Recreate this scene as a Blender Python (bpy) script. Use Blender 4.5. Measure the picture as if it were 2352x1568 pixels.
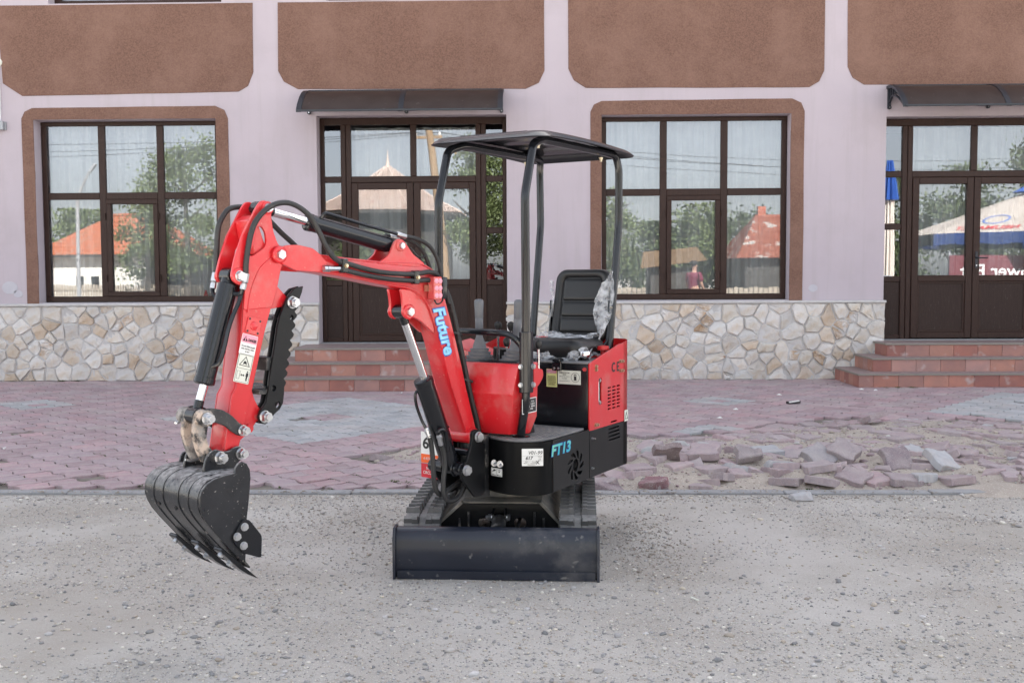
import bpy, bmesh, math, random
import numpy as np
from mathutils import Vector, Matrix, noise as mnoise
for o in list(bpy.data.objects): bpy.data.objects.remove(o)
SC = bpy.context.scene
COL = SC.collection
RND = random.Random(7)
rad = math.radians
V = Vector

# ------------------------------------------------------------------ camera, sky, sun, exposure
CAMPOS = V((0, 0, 1.5))
def make_camera():
    yaw, pitch, roll = rad(1.4), rad(-3.6), 0.005
    f = V((-math.sin(yaw)*math.cos(pitch), math.cos(yaw)*math.cos(pitch), math.sin(pitch)))
    r = V((math.cos(yaw), math.sin(yaw), 0)); u = r.cross(f)
    r2 = r*math.cos(roll) - u*math.sin(roll); u2 = u*math.cos(roll) + r*math.sin(roll)
    cd = bpy.data.cameras.new('camera'); cam = bpy.data.objects.new('camera', cd); COL.objects.link(cam)
    m = Matrix((r2, u2, -f)).transposed().to_4x4(); m.translation = CAMPOS
    cam.matrix_world = m
    cd.sensor_width = 36; cd.sensor_fit = 'HORIZONTAL'; cd.lens = 36*2400/2352
    cd.clip_start = 0.05; cd.clip_end = 1500
    cd.dof.use_dof = True; cd.dof.focus_distance = 5.3; cd.dof.aperture_fstop = 13.0
    SC.camera = cam
make_camera()
SUN_EL, SUN_AZ = rad(47), rad(14)          # azimuth measured from +Y (behind the building) towards +X
w = bpy.data.worlds.new('World'); SC.world = w; w.use_nodes = True
nt = w.node_tree; bg = nt.nodes['Background']
sky = nt.nodes.new('ShaderNodeTexSky'); sky.sky_type = 'NISHITA'; sky.sun_disc = False
sky.sun_elevation = SUN_EL; sky.sun_rotation = SUN_AZ
sky.air_density = 1.0; sky.dust_density = 1.3; sky.ozone_density = 1.2
hz = nt.nodes.new('ShaderNodeHueSaturation'); hz.inputs['Saturation'].default_value = .32      # hazy, pale summer sky
nt.links.new(sky.outputs[0], hz.inputs['Color']); nt.links.new(hz.outputs[0], bg.inputs[0]); bg.inputs[1].default_value = 0.06
sd = bpy.data.lights.new('sun', 'SUN'); sd.energy = 5.0; sd.angle = rad(0.5); sd.color = (1, .95, .87)
so = bpy.data.objects.new('sun', sd); COL.objects.link(so)
sdir = V((math.sin(SUN_AZ)*math.cos(SUN_EL), math.cos(SUN_AZ)*math.cos(SUN_EL), math.sin(SUN_EL)))
so.rotation_euler = sdir.to_track_quat('Z', 'Y').to_euler(); so.location = (0, 30, 40)
SC.render.engine = 'CYCLES'
SC.view_settings.view_transform = 'Standard'; SC.view_settings.look = 'None'
SC.view_settings.gamma = 1; SC.view_settings.exposure = 2.95
SC.cycles.max_bounces = 8; SC.cycles.transparent_max_bounces = 16

# ------------------------------------------------------------------ materials
def ramp(nt, src, p0, p1, c0=(0,0,0,1), c1=(1,1,1,1)):
    r = nt.nodes.new('ShaderNodeValToRGB'); r.color_ramp.elements[0].position = p0; r.color_ramp.elements[1].position = p1
    r.color_ramp.elements[0].color = c0; r.color_ramp.elements[1].color = c1
    nt.links.new(src, r.inputs[0]); return r.outputs[0]
def c4(c): return (c[0], c[1], c[2], 1)
MATS = {}
def mk(name, c1, c2=None, scale=5., detail=6., rough=.6, rvar=0., metal=0., bump=0., bscale=60., coat=0., spec=.5,
       dust=None, dscale=8., damt=(.5, .7), dup=False, colsrc=None, cmix=(.35, .65), speck=None, spscale=200, spamt=(.62, .66), bump2=0., b2scale=6., aniso=None, stretch=None, streak=None, stamt=(.55, .8)):
    """principled material; c1/c2 mixed by noise; optional dust layer, specks and bump"""
    m = bpy.data.materials.new(name); m.use_nodes = True; nt = m.node_tree; N = nt.nodes; L = nt.links
    b = N['Principled BSDF']
    tc = N.new('ShaderNodeTexCoord'); co = tc.outputs['Object']
    if stretch:
        mp = N.new('ShaderNodeMapping'); mp.inputs['Scale'].default_value = stretch; L.new(co, mp.inputs[0]); co = mp.outputs[0]
    def nz(s, d=6., r=.55):
        n = N.new('ShaderNodeTexNoise'); n.inputs['Scale'].default_value = s; n.inputs['Detail'].default_value = d
        n.inputs['Roughness'].default_value = r; L.new(co, n.inputs['Vector']); return n.outputs['Fac']
    def mix(f, a, bb, typ='MIX'):
        x = N.new('ShaderNodeMix'); x.data_type = 'RGBA'; x.blend_type = typ
        if isinstance(f, float): x.inputs[0].default_value = f
        else: L.new(f, x.inputs[0])
        for i, s in ((6, a), (7, bb)):
            if isinstance(s, tuple): x.inputs[i].default_value = c4(s)
            else: L.new(s, x.inputs[i])
        return x.outputs[2]
    if colsrc == 'object':
        oi = N.new('ShaderNodeObjectInfo'); base = oi.outputs['Color']
    elif colsrc == 'attr':
        at = N.new('ShaderNodeAttribute'); at.attribute_name = 'Col'; base = at.outputs['Color']
    else: base = tuple(c1)
    if c2 is not None:
        f = ramp(nt, nz(scale, detail), cmix[0], cmix[1])
        if colsrc: base = mix(f, base, mix(1.0, base, tuple(c2), 'MULTIPLY'))
        else: base = mix(f, base, tuple(c2))
    if streak:
        mp2 = N.new('ShaderNodeMapping'); mp2.inputs['Scale'].default_value = (2.6, 2.6, .16); L.new(tc.outputs['Object'], mp2.inputs[0])
        n2 = N.new('ShaderNodeTexNoise'); n2.inputs['Scale'].default_value = 2.2; n2.inputs['Detail'].default_value = 9; n2.inputs['Roughness'].default_value = .7; L.new(mp2.outputs[0], n2.inputs['Vector'])
        base = mix(ramp(nt, n2.outputs['Fac'], stamt[0], stamt[1]), base, tuple(streak))
    if speck:
        base = mix(ramp(nt, nz(spscale, 2., .5), spamt[0], spamt[1]), base, tuple(speck))
    rsock = None
    if dust:
        f = ramp(nt, nz(dscale, 8., .65), damt[0], damt[1])
        if dup:
            g = N.new('ShaderNodeNewGeometry'); sx = N.new('ShaderNodeSeparateXYZ'); L.new(g.outputs['Normal'], sx.inputs[0])
            mr = ramp(nt, sx.outputs[2], .15, .95)
            mm = N.new('ShaderNodeMath'); mm.operation = 'MULTIPLY'; L.new(f, mm.inputs[0]); L.new(mr, mm.inputs[1]); f = mm.outputs[0]
        base = mix(f, base, tuple(dust))
        rm = N.new('ShaderNodeMapRange'); rm.inputs[3].default_value = rough; rm.inputs[4].default_value = .9; L.new(f, rm.inputs[0]); rsock = rm.outputs[0]
    if isinstance(base, tuple): b.inputs['Base Color'].default_value = c4(base)
    else: L.new(base, b.inputs['Base Color'])
    b.inputs['Roughness'].default_value = rough; b.inputs['Metallic'].default_value = metal
    b.inputs['Coat Weight'].default_value = coat; b.inputs['Coat Roughness'].default_value = .12
    b.inputs['Specular IOR Level'].default_value = spec
    if rsock: L.new(rsock, b.inputs['Roughness'])
    elif rvar:
        rm = N.new('ShaderNodeMapRange'); rm.inputs[3].default_value = max(.03, rough-rvar); rm.inputs[4].default_value = min(1, rough+rvar)
        L.new(nz(14.), rm.inputs[0]); L.new(rm.outputs[0], b.inputs['Roughness'])
    nrm = None
    for bs, sc_, dist in ((bump2, b2scale, .02), (bump, bscale, .004)):
        if bs:
            bn = N.new('ShaderNodeBump'); bn.inputs['Strength'].default_value = bs; bn.inputs['Distance'].default_value = dist
            L.new(nz(sc_, 5.), bn.inputs['Height'])
            if nrm: L.new(nrm, bn.inputs['Normal'])
            nrm = bn.outputs[0]
    if nrm: L.new(nrm, b.inputs['Normal'])
    MATS[name] = m; return m

mk('red_paint', (.62, .016, .024), (.56, .013, .020), scale=3, rough=.30, rvar=.06, coat=.5, bump=.06, bscale=220, speck=(.62, .12, .10), spscale=70, spamt=(.68, .74), dust=(.54, .22, .19), dscale=6, damt=(.50, .95))
mk('red_worn', (.62, .016, .024), (.54, .014, .020), scale=4, rough=.36, rvar=.1, coat=.3, bump=.12, bscale=120, dust=(.50, .22, .19), dscale=22, damt=(.60, .82))
mk('black_paint', (.005, .0055, .0065), (.009, .0095, .011), scale=4, rough=.34, rvar=.08, coat=0., spec=.28, bump=.04, bscale=260, dust=(.16, .15, .14), dscale=30, damt=(.66, .92))
mk('black_gloss', (.008, .009, .012), rough=.2, rvar=.05, coat=0., spec=.5, bump=.03, bscale=200)
mk('black_bucket', (.011, .012, .015), (.02, .021, .025), scale=9, rough=.26, rvar=.12, coat=0., bump=.10, bscale=90, dust=(.38, .37, .37), dscale=40, damt=(.36, .62), dup=True, speck=(.22, .21, .20), spscale=85, spamt=(.68, .72))
mk('worn_steel', (.10, .095, .09), (.20, .19, .18), scale=14, rough=.42, metal=.7, bump=.2, bscale=60, dust=(.012, .013, .016), dscale=9, damt=(.48, .58))
mk('black_dusty', (.013, .014, .016), (.03, .03, .032), scale=8, rough=.4, dust=(.26, .24, .22), dscale=26, damt=(.52, .78), bump=.1, bscale=90)
mk('blade_paint', (.014, .0175, .029), (.023, .028, .042), scale=3, rough=.30, rvar=.08, coat=0., dust=(.20, .19, .18), dscale=3.2, damt=(.56, 1.0), bump=.05, bscale=60, speck=(.17, .165, .16), spscale=22, spamt=(.66, .76))
mk('muddy_steel', (.022, .022, .024), (.30, .28, .265), scale=22, rough=.75, bump=.4, bscale=60, dust=(.50, .40, .33), dscale=13, damt=(.50, .60), cmix=(.42, .58))
mk('chrome', (.78, .78, .80), rough=.12, metal=1.)
mk('zinc_steel', (.62, .63, .65), (.50, .51, .53), scale=30, rough=.32, metal=1., bump=.1, bscale=120)
mk('brass_zinc', (.55, .47, .34), rough=.3, metal=1.)
mk('hose_rubber', (.018, .018, .019), (.028, .028, .029), rough=.52, bump=.12, bscale=150, dust=(.12, .115, .11), dscale=30, damt=(.6, .85))
mk('track_rubber', (.080, .081, .084), (.115, .116, .118), scale=9, rough=.72, bump=.2, bscale=80, dust=(.33, .32, .31), dscale=14, damt=(.28, .66), dup=True)
mk('vinyl', (.008, .008, .009), rough=.42, rvar=.05, bump=.12, bscale=320)
mk('grey_plastic', (.13, .135, .15), (.15, .155, .17), rough=.5, bump=.05)
mk('mat_grey', (.10, .10, .11), (.16, .16, .17), scale=6, rough=.8, dust=(.26, .25, .24), dscale=9, damt=(.35, .8))
mk('stitch', (.32, .29, .25), rough=.8)
mk('label_white', (.78, .78, .76), rough=.4)
mk('label_yellow', (.62, .62, .26), rough=.45)
mk('label_cream', (.66, .67, .60), rough=.45)
mk('label_pink', (.80, .33, .42), rough=.4)
mk('label_orange', (.85, .12, .015), rough=.4)
mk('label_red', (.60, .015, .03), rough=.4)
mk('label_magenta', (.50, .12, .22), rough=.45)
mk('ink', (.012, .012, .014), rough=.5)
mk('ink_grey', (.25, .25, .25), rough=.5)
mk('decal_blue', (.08, .30, .72), (.28, .62, .82), scale=14, rough=.35)
mk('decal_light', (.35, .68, .86), (.20, .55, .80), scale=20, rough=.35)
mk('decal_teal', (.03, .42, .50), (.20, .62, .40), scale=9, rough=.35)
mk('decal_dark', (.03, .14, .50), rough=.4)
mk('lens_red', (.55, .07, .07), rough=.15, coat=.5)
mk('red_plastic', (.55, .02, .02), rough=.4)
mk('chassis_grey', (.10, .10, .095), (.15, .145, .135), scale=8, rough=.7, dust=(.30, .27, .23), dscale=10, damt=(.4, .75))

def film_mat():
    m = bpy.data.materials.new('plastic_film'); m.use_nodes = True; nt = m.node_tree; N = nt.nodes; L = nt.links
    b = N['Principled BSDF']; b.inputs['Base Color'].default_value = (.78, .80, .84, 1); b.inputs['Roughness'].default_value = .18
    b.inputs['Transmission Weight'].default_value = 0.
    tr = N.new('ShaderNodeBsdfTransparent'); mx = N.new('ShaderNodeMixShader'); mx.inputs[0].default_value = .36
    tc = N.new('ShaderNodeTexCoord'); n = N.new('ShaderNodeTexNoise'); n.inputs['Scale'].default_value = 28; n.inputs['Detail'].default_value = 5
    L.new(tc.outputs['Object'], n.inputs['Vector'])
    L.new(ramp(nt, n.outputs['Fac'], .4, .7, (.22,.22,.22,1), (.70,.70,.70,1)), mx.inputs[0])
    bp_ = N.new('ShaderNodeBump'); bp_.inputs['Strength'].default_value = .7; bp_.inputs['Distance'].default_value = .02
    L.new(n.outputs['Fac'], bp_.inputs['Height']); L.new(bp_.outputs[0], b.inputs['Normal'])
    L.new(tr.outputs[0], mx.inputs[1]); L.new(b.outputs[0], mx.inputs[2]); L.new(mx.outputs[0], N['Material Output'].inputs[0])
    MATS['plastic_film'] = m
film_mat()
# building and ground
mk('patch_plaster', (.50, .49, .53), (.47, .455, .50), scale=8, rough=.9, bump=.3, bscale=40)
mk('plaster', (.455, .398, .438), (.482, .424, .464), scale=1.1, rough=.85, bump=.25, bscale=45, bump2=.10, b2scale=3, dust=(.43, .375, .405), dscale=1.6, damt=(.50, .80), streak=(.415, .365, .385), stamt=(.50, .80))
mk('roughcast', (.210, .116, .085), (.138, .075, .056), scale=55, detail=4, rough=.95, bump=1.0, bscale=55, bump2=.5, b2scale=26, dust=(.250, .145, .110), dscale=1.2, damt=(.45, .8), streak=(.19, .108, .085), stamt=(.55, .85))
mk('pvc_brown', (.027, .012, .009), (.040, .020, .015), scale=14, detail=8, rough=.45, spec=.25, stretch=(6, 6, .5))
mk('pvc_panel', (.022, .011, .009), (.036, .020, .016), scale=16, detail=8, rough=.5, spec=.25, stretch=(9, 9, .45), speck=(.12, .10, .09), spscale=24, spamt=(.70, .74))
mk('awning_sheet', (.040, .027, .024), (.050, .036, .032), scale=5, rough=.4, spec=.25, dust=(.20, .18, .17), dscale=9, damt=(.62, .85))
mk('awning_plastic', (.018, .022, .030), rough=.4)
mk('curtain', (.56, .56, .56), (.50, .50, .50), rough=.9)
mk('room_dark', (.10, .09, .085), rough=.9)
mk('stone', (.5, .5, .5), (.93, .84, .73), scale=6, detail=10, rough=.88, bump=1.0, bscale=30, bump2=1.0, b2scale=11, colsrc='object', cmix=(.48, .66), speck=(.34, .225, .15), spscale=9, spamt=(.66, .76))
mk('stone_attr', (.5, .5, .5), (.74, .58, .44), scale=7, detail=9, rough=.88, bump=.8, bscale=24, bump2=.9, b2scale=9, colsrc='attr', cmix=(.42, .60))
mk('mortar', (.56, .545, .54), (.48, .47, .465), scale=12, rough=.95, bump=.7, bscale=50)
mk('step_tile', (.30, .1, .08), (.80, .86, .92), scale=6, detail=8, rough=.5, colsrc='object', bump=.1, bscale=40, speck=(.42, .33, .31), spscale=7, spamt=(.62, .78))
mk('step_tread', (.30, .225, .215), (.265, .195, .190), scale=5, rough=.6, bump=.1, bscale=60)
mk('step_nose', (.22, .20, .175), rough=.5)
mk('paver', (.3, .2, .22), (.78, .80, .84), scale=22, detail=7, rough=.92, bump=.5, bscale=130, colsrc='object', dust=(.44, .39, .37), dscale=7, damt=(.46, .85), speck=(.42, .38, .38), spscale=120, spamt=(.62, .68))
mk('paver_attr', (.3, .2, .22), (.80, .82, .85), scale=22, detail=7, rough=.92, bump=.5, bscale=130, colsrc='attr', dust=(.43, .385, .37), dscale=2.2, damt=(.44, .80))
mk('sand', (.44, .385, .33), (.345, .30, .26), scale=5, detail=10, rough=.97, bump=1.0, bscale=75, bump2=.5, b2scale=16, speck=(.54, .49, .43), spscale=95, spamt=(.60, .66))
mk('joint_sand', (.12, .105, .09), (.24, .215, .185), scale=4, detail=10, rough=.97, bump=.8, bscale=90)
mk('kerb_concrete', (.33, .33, .335), (.27, .27, .275), scale=9, detail=9, rough=.93, bump=.5, bscale=90)
mk('gravel_ground', (.468, .442, .410), (.372, .342, .306), scale=1.3, detail=12, rough=.97, bump=1.0, bscale=130, bump2=.35, b2scale=30, dust=(.345, .312, .272), dscale=.55, damt=(.48, .70), speck=(.52, .50, .48), spscale=150, spamt=(.58, .64), cmix=(.38, .66))
mk('pebble', (.3, .3, .3), (.85, .85, .85), scale=60, rough=.9, colsrc='attr', bump=.2, bscale=300)
mk('weed', (.055, .085, .020), (.09, .11, .035), scale=20, rough=.7)
mk('white_pvc', (.80, .80, .82), rough=.4)
mk('grey_metal', (.34, .35, .37), rough=.5, metal=.3)

def glass_mat():
    m = bpy.data.materials.new('window_glass'); m.use_nodes = True; nt = m.node_tree; N = nt.nodes; L = nt.links
    N.remove(N['Principled BSDF'])
    g = N.new('ShaderNodeBsdfGlossy'); g.inputs['Roughness'].default_value = 0.0; g.inputs['Color'].default_value = (.90, .91, .97, 1)
    t = N.new('ShaderNodeBsdfTransparent'); t.inputs['Color'].default_value = (.86, .88, .88, 1)
    fr = N.new('ShaderNodeFresnel'); fr.inputs['IOR'].default_value = 1.5
    mr = N.new('ShaderNodeMapRange'); mr.inputs[1].default_value = 0; mr.inputs[2].default_value = 1; mr.inputs[3].default_value = .07; mr.inputs[4].default_value = 1.
    L.new(fr.outputs[0], mr.inputs[0])
    tc = N.new('ShaderNodeTexCoord'); nz = N.new('ShaderNodeTexNoise'); nz.inputs['Scale'].default_value = .9; nz.inputs['Detail'].default_value = 1
    L.new(tc.outputs['Object'], nz.inputs['Vector'])
    bn = N.new('ShaderNodeBump'); bn.inputs['Strength'].default_value = .012; bn.inputs['Distance'].default_value = .05
    L.new(nz.outputs['Fac'], bn.inputs['Height']); L.new(bn.outputs[0], g.inputs['Normal'])
    mx = N.new('ShaderNodeMixShader'); L.new(mr.outputs[0], mx.inputs[0]); L.new(t.outputs[0], mx.inputs[1]); L.new(g.outputs[0], mx.inputs[2])
    L.new(mx.outputs[0], N['Material Output'].inputs[0]); MATS['window_glass'] = m
glass_mat()

# ------------------------------------------------------------------ object helpers
def tag(o, label=None, cat=None, group=None, kind=None):
    if label: o['label'] = label
    if cat: o['category'] = cat
    if group: o['group'] = group
    if kind: o['kind'] = kind
    return o
def link(name, me, mat=None, parent=None, loc=None, rot=None):
    if mat is not None and me is not None:
        me.materials.clear(); me.materials.append(MATS[mat] if isinstance(mat, str) else mat)
    o = bpy.data.objects.new(name, me); COL.objects.link(o)
    if parent is not None: o.parent = parent
    if loc is not None: o.location = loc
    if rot is not None: o.rotation_euler = rot
    return o
def empty(name, loc=(0, 0, 0), parent=None):
    o = bpy.data.objects.new(name, None); COL.objects.link(o); o.location = loc; o.empty_display_size = .2
    if parent is not None: o.parent = parent
    return o
ORG = V((0, 0, 0))      # origin that meshes built from world coordinates are stored against
def setorg(p):
    global ORG; ORG = V(p)
def bm_mesh(bm, bevel=0., seg=1, smooth=30., recalc=True, name='m'):
    if recalc: bmesh.ops.recalc_face_normals(bm, faces=bm.faces)
    if bevel:
        es = [e for e in bm.edges if len(e.link_faces) == 2 and e.calc_face_angle(0) > rad(25)]
        if es: bmesh.ops.bevel(bm, geom=es, offset=bevel, segments=seg, affect='EDGES', profile=.6, clamp_overlap=True)
    me = bpy.data.meshes.new(name); bm.to_mesh(me); bm.free()
    if smooth:
        me.polygons.foreach_set('use_smooth', [True]*len(me.polygons)); me.set_sharp_from_angle(angle=rad(smooth))
    return me
class MB:
    """collects shapes given in world coordinates into one mesh"""
    def __init__(s): s.bm = bmesh.new()
    def face(s, pts):
        vs = [s.bm.verts.new(V(p)-ORG) for p in pts]; return s.bm.faces.new(vs)
    def hull_prism(s, bot, top):
        """closed prism between two matching loops"""
        b = [s.bm.verts.new(V(p)-ORG) for p in bot]; t = [s.bm.verts.new(V(p)-ORG) for p in top]; n = len(b)
        s.bm.faces.new(b[::-1]); s.bm.faces.new(t)
        for i in range(n): s.bm.faces.new((b[i], b[(i+1) % n], t[(i+1) % n], t[i]))
        return s
    def loft(s, loops, cap=True, closed=True):
        rows = [[s.bm.verts.new(V(p)-ORG) for p in l] for l in loops]; n = len(rows[0])
        for a, b in zip(rows, rows[1:]):
            for i in range(n if closed else n-1): s.bm.faces.new((a[i], a[(i+1) % n], b[(i+1) % n], b[i]))
        if cap: s.bm.faces.new(rows[0][::-1]); s.bm.faces.new(rows[-1])
        return s
    def box(s, c, sx, sy, sz, ax=None):
        c = V(c); X, Y, Z = ax if ax else (V((1,0,0)), V((0,1,0)), V((0,0,1)))
        q = [(-1,-1),(1,-1),(1,1),(-1,1)]
        return s.hull_prism([c+X*a*sx/2+Y*b*sy/2-Z*sz/2 for a, b in q], [c+X*a*sx/2+Y*b*sy/2+Z*sz/2 for a, b in q])
    def aabb(s, x0, x1, y0, y1, z0, z1): return s.box(((x0+x1)/2, (y0+y1)/2, (z0+z1)/2), x1-x0, y1-y0, z1-z0)
    def cyl(s, p0, p1, r0, r1=None, n=16):
        p0, p1 = V(p0), V(p1); r1 = r0 if r1 is None else r1
        a = (p1-p0).normalized(); u = a.orthogonal().normalized(); w_ = a.cross(u)
        ring = lambda p, r: [p+(u*math.cos(2*math.pi*i/n)+w_*math.sin(2*math.pi*i/n))*r for i in range(n)]
        return s.hull_prism(ring(p0, r0), ring(p1, r1))
    def lathe(s, p0, axis, prof, n=16):
        p0, a = V(p0), V(axis).normalized(); u = a.orthogonal().normalized(); w_ = a.cross(u)
        return s.loft([[p0+a*h+(u*math.cos(2*math.pi*i/n)+w_*math.sin(2*math.pi*i/n))*max(r, 1e-4) for i in range(n)] for h, r in prof])
    def tube(s, pts, r, n=10, sm=True, up=None):
        pts = [V(p) for p in pts]
        if sm and len(pts) > 2: pts = catmull(pts, 6)
        rr = r if callable(r) else (lambda t: r)
        m = len(pts); t0 = (pts[1]-pts[0]).normalized(); u = t0.orthogonal().normalized(); loops = []
        for i, p in enumerate(pts):
            t = (pts[min(i+1, m-1)]-pts[max(i-1, 0)]).normalized()
            u = (u-t*u.dot(t)).normalized(); w_ = t.cross(u)
            loops.append([p+(u*math.cos(2*math.pi*k/n)+w_*math.sin(2*math.pi*k/n))*rr(i/(m-1)) for k in range(n)])
        return s.loft(loops)
    def hexbolt(s, p, a, r=.014, h=.011, washer=True, nut=False):
        p, a = V(p), V(a).normalized()
        if washer: s.cyl(p-a*.002, p+a*.002, r*1.12, n=14)
        s.cyl(p+a*.002, p+a*h, r, r*.97, n=6)
        if nut: s.cyl(p+a*h, p+a*(h+.012), r*.62, n=12)
        else: s.cyl(p+a*h, p+a*(h+.002), r*.72, n=12)
        return s
    def sphere(s, c, r, n=12, sc=(1,1,1)):
        c = V(c); return s.lathe_raw(c, r, n, sc)
    def lathe_raw(s, c, r, n, sc):
        loops = []
        for j in range(n//2+1):
            th = math.pi*j/(n//2); z = -math.cos(th); q = max(math.sin(th), 1e-3)
            loops.append([c+V((q*math.cos(2*math.pi*i/n)*r*sc[0], q*math.sin(2*math.pi*i/n)*r*sc[1], z*r*sc[2])) for i in range(n)])
        return s.loft(loops)
    def build(s, name, mat, parent=None, bevel=0., seg=1, smooth=30., recalc=True):
        return link(name, bm_mesh(s.bm, bevel, seg, smooth, recalc, name), mat, parent)
def catmull(P, k):
    out = []
    for i in range(len(P)-1):
        a = P[i-1] if i else P[0]*2-P[1]; b, c = P[i], P[i+1]; d_ = P[i+2] if i+2 < len(P) else P[-1]*2-P[-2]
        for j in range(k):
            t = j/k
            out.append(.5*((2*b)+(c-a)*t+(2*a-5*b+4*c-d_)*t*t+(3*b-a-3*c+d_)*t**3))
    out.append(P[-1]); return out
def plate(name, outline, holes, thick, o, ux, uy, mat, parent, bevel=.0015, off=0., smooth=35.):
    """flat plate with holes from a filled 2D curve; outline in (ux,uy) coords about o, centred on the plane"""
    cu = bpy.data.curves.new('tmp', 'CURVE'); cu.dimensions = '2D'; cu.fill_mode = 'BOTH'
    cu.extrude = max(thick/2-bevel, 1e-4); cu.bevel_depth = bevel; cu.bevel_resolution = 1; cu.offset = -bevel if bevel else 0
    for loop in [outline]+list(holes):
        sp = cu.splines.new('POLY'); sp.points.add(len(loop)-1)
        for p, q in zip(sp.points, loop): p.co = (q[0], q[1], 0, 1)
        sp.use_cyclic_u = True
    to = bpy.data.objects.new('tmp', cu); me = bpy.data.meshes.new_from_object(to)
    bpy.data.objects.remove(to); bpy.data.curves.remove(cu)
    ux, uy = V(ux).normalized(), V(uy).normalized(); uz = ux.cross(uy)
    M_ = Matrix((ux, uy, uz)).transposed().to_4x4(); M_.translation = V(o)+uz*off-ORG
    me.transform(M_); me.name = name
    me.polygons.foreach_set('use_smooth', [True]*len(me.polygons)); me.set_sharp_from_angle(angle=rad(smooth))
    return link(name, me, mat, parent)
def lettering(name, text, size, o, ux, uy, mat, parent, thick=.0006, lift=.0016, align='CENTER', xs=1., shear=0., bold=0., width=None):
    """flat mesh lettering; o is the centre of the text"""
    cu = bpy.data.curves.new('tmp', 'FONT'); cu.body = text; cu.size = size; cu.align_x = align; cu.align_y = 'CENTER'
    cu.extrude = thick/2; cu.shear = shear; cu.offset = bold; cu.space_line = 1.0; cu.resolution_u = 3
    to = bpy.data.objects.new('tmp', cu); me = bpy.data.meshes.new_from_object(to)
    bpy.data.objects.remove(to); bpy.data.curves.remove(cu)
    if width and len(me.vertices):
        xs_ = [v.co.x for v in me.vertices]; ww = max(xs_)-min(xs_)
        if ww > 0: xs = width/ww
    ux, uy = V(ux).normalized(), V(uy).normalized(); uz = ux.cross(uy).normalized()
    M_ = Matrix((ux*xs, uy, uz)).transposed().to_4x4(); M_.translation = V(o)+uz*lift-ORG
    me.transform(M_); me.name = name
    return link(name, me, mat, parent)
def rrect(x0, x1, y0, y1, r, n=4):
    out = []
    for cx, cy, a0 in ((x1-r, y1-r, 0), (x0+r, y1-r, 90), (x0+r, y0+r, 180), (x1-r, y0+r, 270)):
        for i in range(n+1):
            a = rad(a0+90*i/n); out.append((cx+r*math.cos(a), cy+r*math.sin(a)))
    return out
def circ(cx, cy, r, n=16, ry=None): return [(cx+r*math.cos(2*math.pi*i/n), cy+(ry or r)*math.sin(2*math.pi*i/n)) for i in range(n)]
def roundpoly(P, r, n=3):
    """round the corners of a polygon"""
    out = []; m = len(P)
    for i in range(m):
        p = V((P[i][0], P[i][1], 0)); a = V((P[i-1][0], P[i-1][1], 0)); b = V((P[(i+1) % m][0], P[(i+1) % m][1], 0))
        da, db = (a-p), (b-p); k = min(r, da.length*.45, db.length*.45)
        s0, s1 = p+da.normalized()*k, p+db.normalized()*k
        for j in range(n+1):
            t = j/n; q = s0*(1-t)**2+p*2*t*(1-t)+s1*t*t; out.append((q.x, q.y))
    return out
# ------------------------------------------------------------------ ground
FY = 15.1                                   # facade plane
def fbm(x, y, s, o=4):
    return mnoise.fractal(V((x*s, y*s, 3.7)), 1.0, 2.0, o)
def ground_z(x, y):
    if y > 7.16: return -.10
    z = .010*fbm(x, y, .55)+.006*fbm(x+9, y, 2.2)
    # shallow heap of scraped soil in front of the kerb and beside the tracks
    z += .035*math.exp(-((x-.58)/.16)**2-((y-5.95)/.30)**2)*(1+.4*fbm(x, y, 6))
    z += .030*math.exp(-((x+1.15)/.55)**2-((y-6.55)/.20)**2)
    z += .022*math.exp(-((x-2.6-(y-6.3)*-.9)/.9)**2-((y-6.2+.25*(x-2.6))/.14)**2)
    if y > 7.0: z = z*(7.16-y)/.16-.012
    return z
def ground():
    xs = list(np.arange(-6, 6.01, .05)); ys = list(np.arange(2.6, 7.161, .05))+[7.17]
    xs = [-400, -120, -40, -15, -8]+xs+[8, 15, 40, 120, 400]; ys = [-400, -120, -40, -10, -3, 0, 1.5]+ys+[16, 40, 120, 400]
    vs = [(x, y, ground_z(x, y) if abs(x) < 7 and y > 2 else (-.10 if y > 7.16 else 0)) for y in ys for x in xs]
    n = len(xs); fs = [(j*n+i, j*n+i+1, (j+1)*n+i+1, (j+1)*n+i) for j in range(len(ys)-1) for i in range(n-1)]
    me = bpy.data.meshes.new('ground'); me.from_pydata(vs, [], fs); me.polygons.foreach_set('use_smooth', [True]*len(fs))
    tag(link('ground', me, 'gravel_ground'), 'grey compacted gravel and dust of the yard', None, None, 'structure')
ground()
ICO = None
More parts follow.
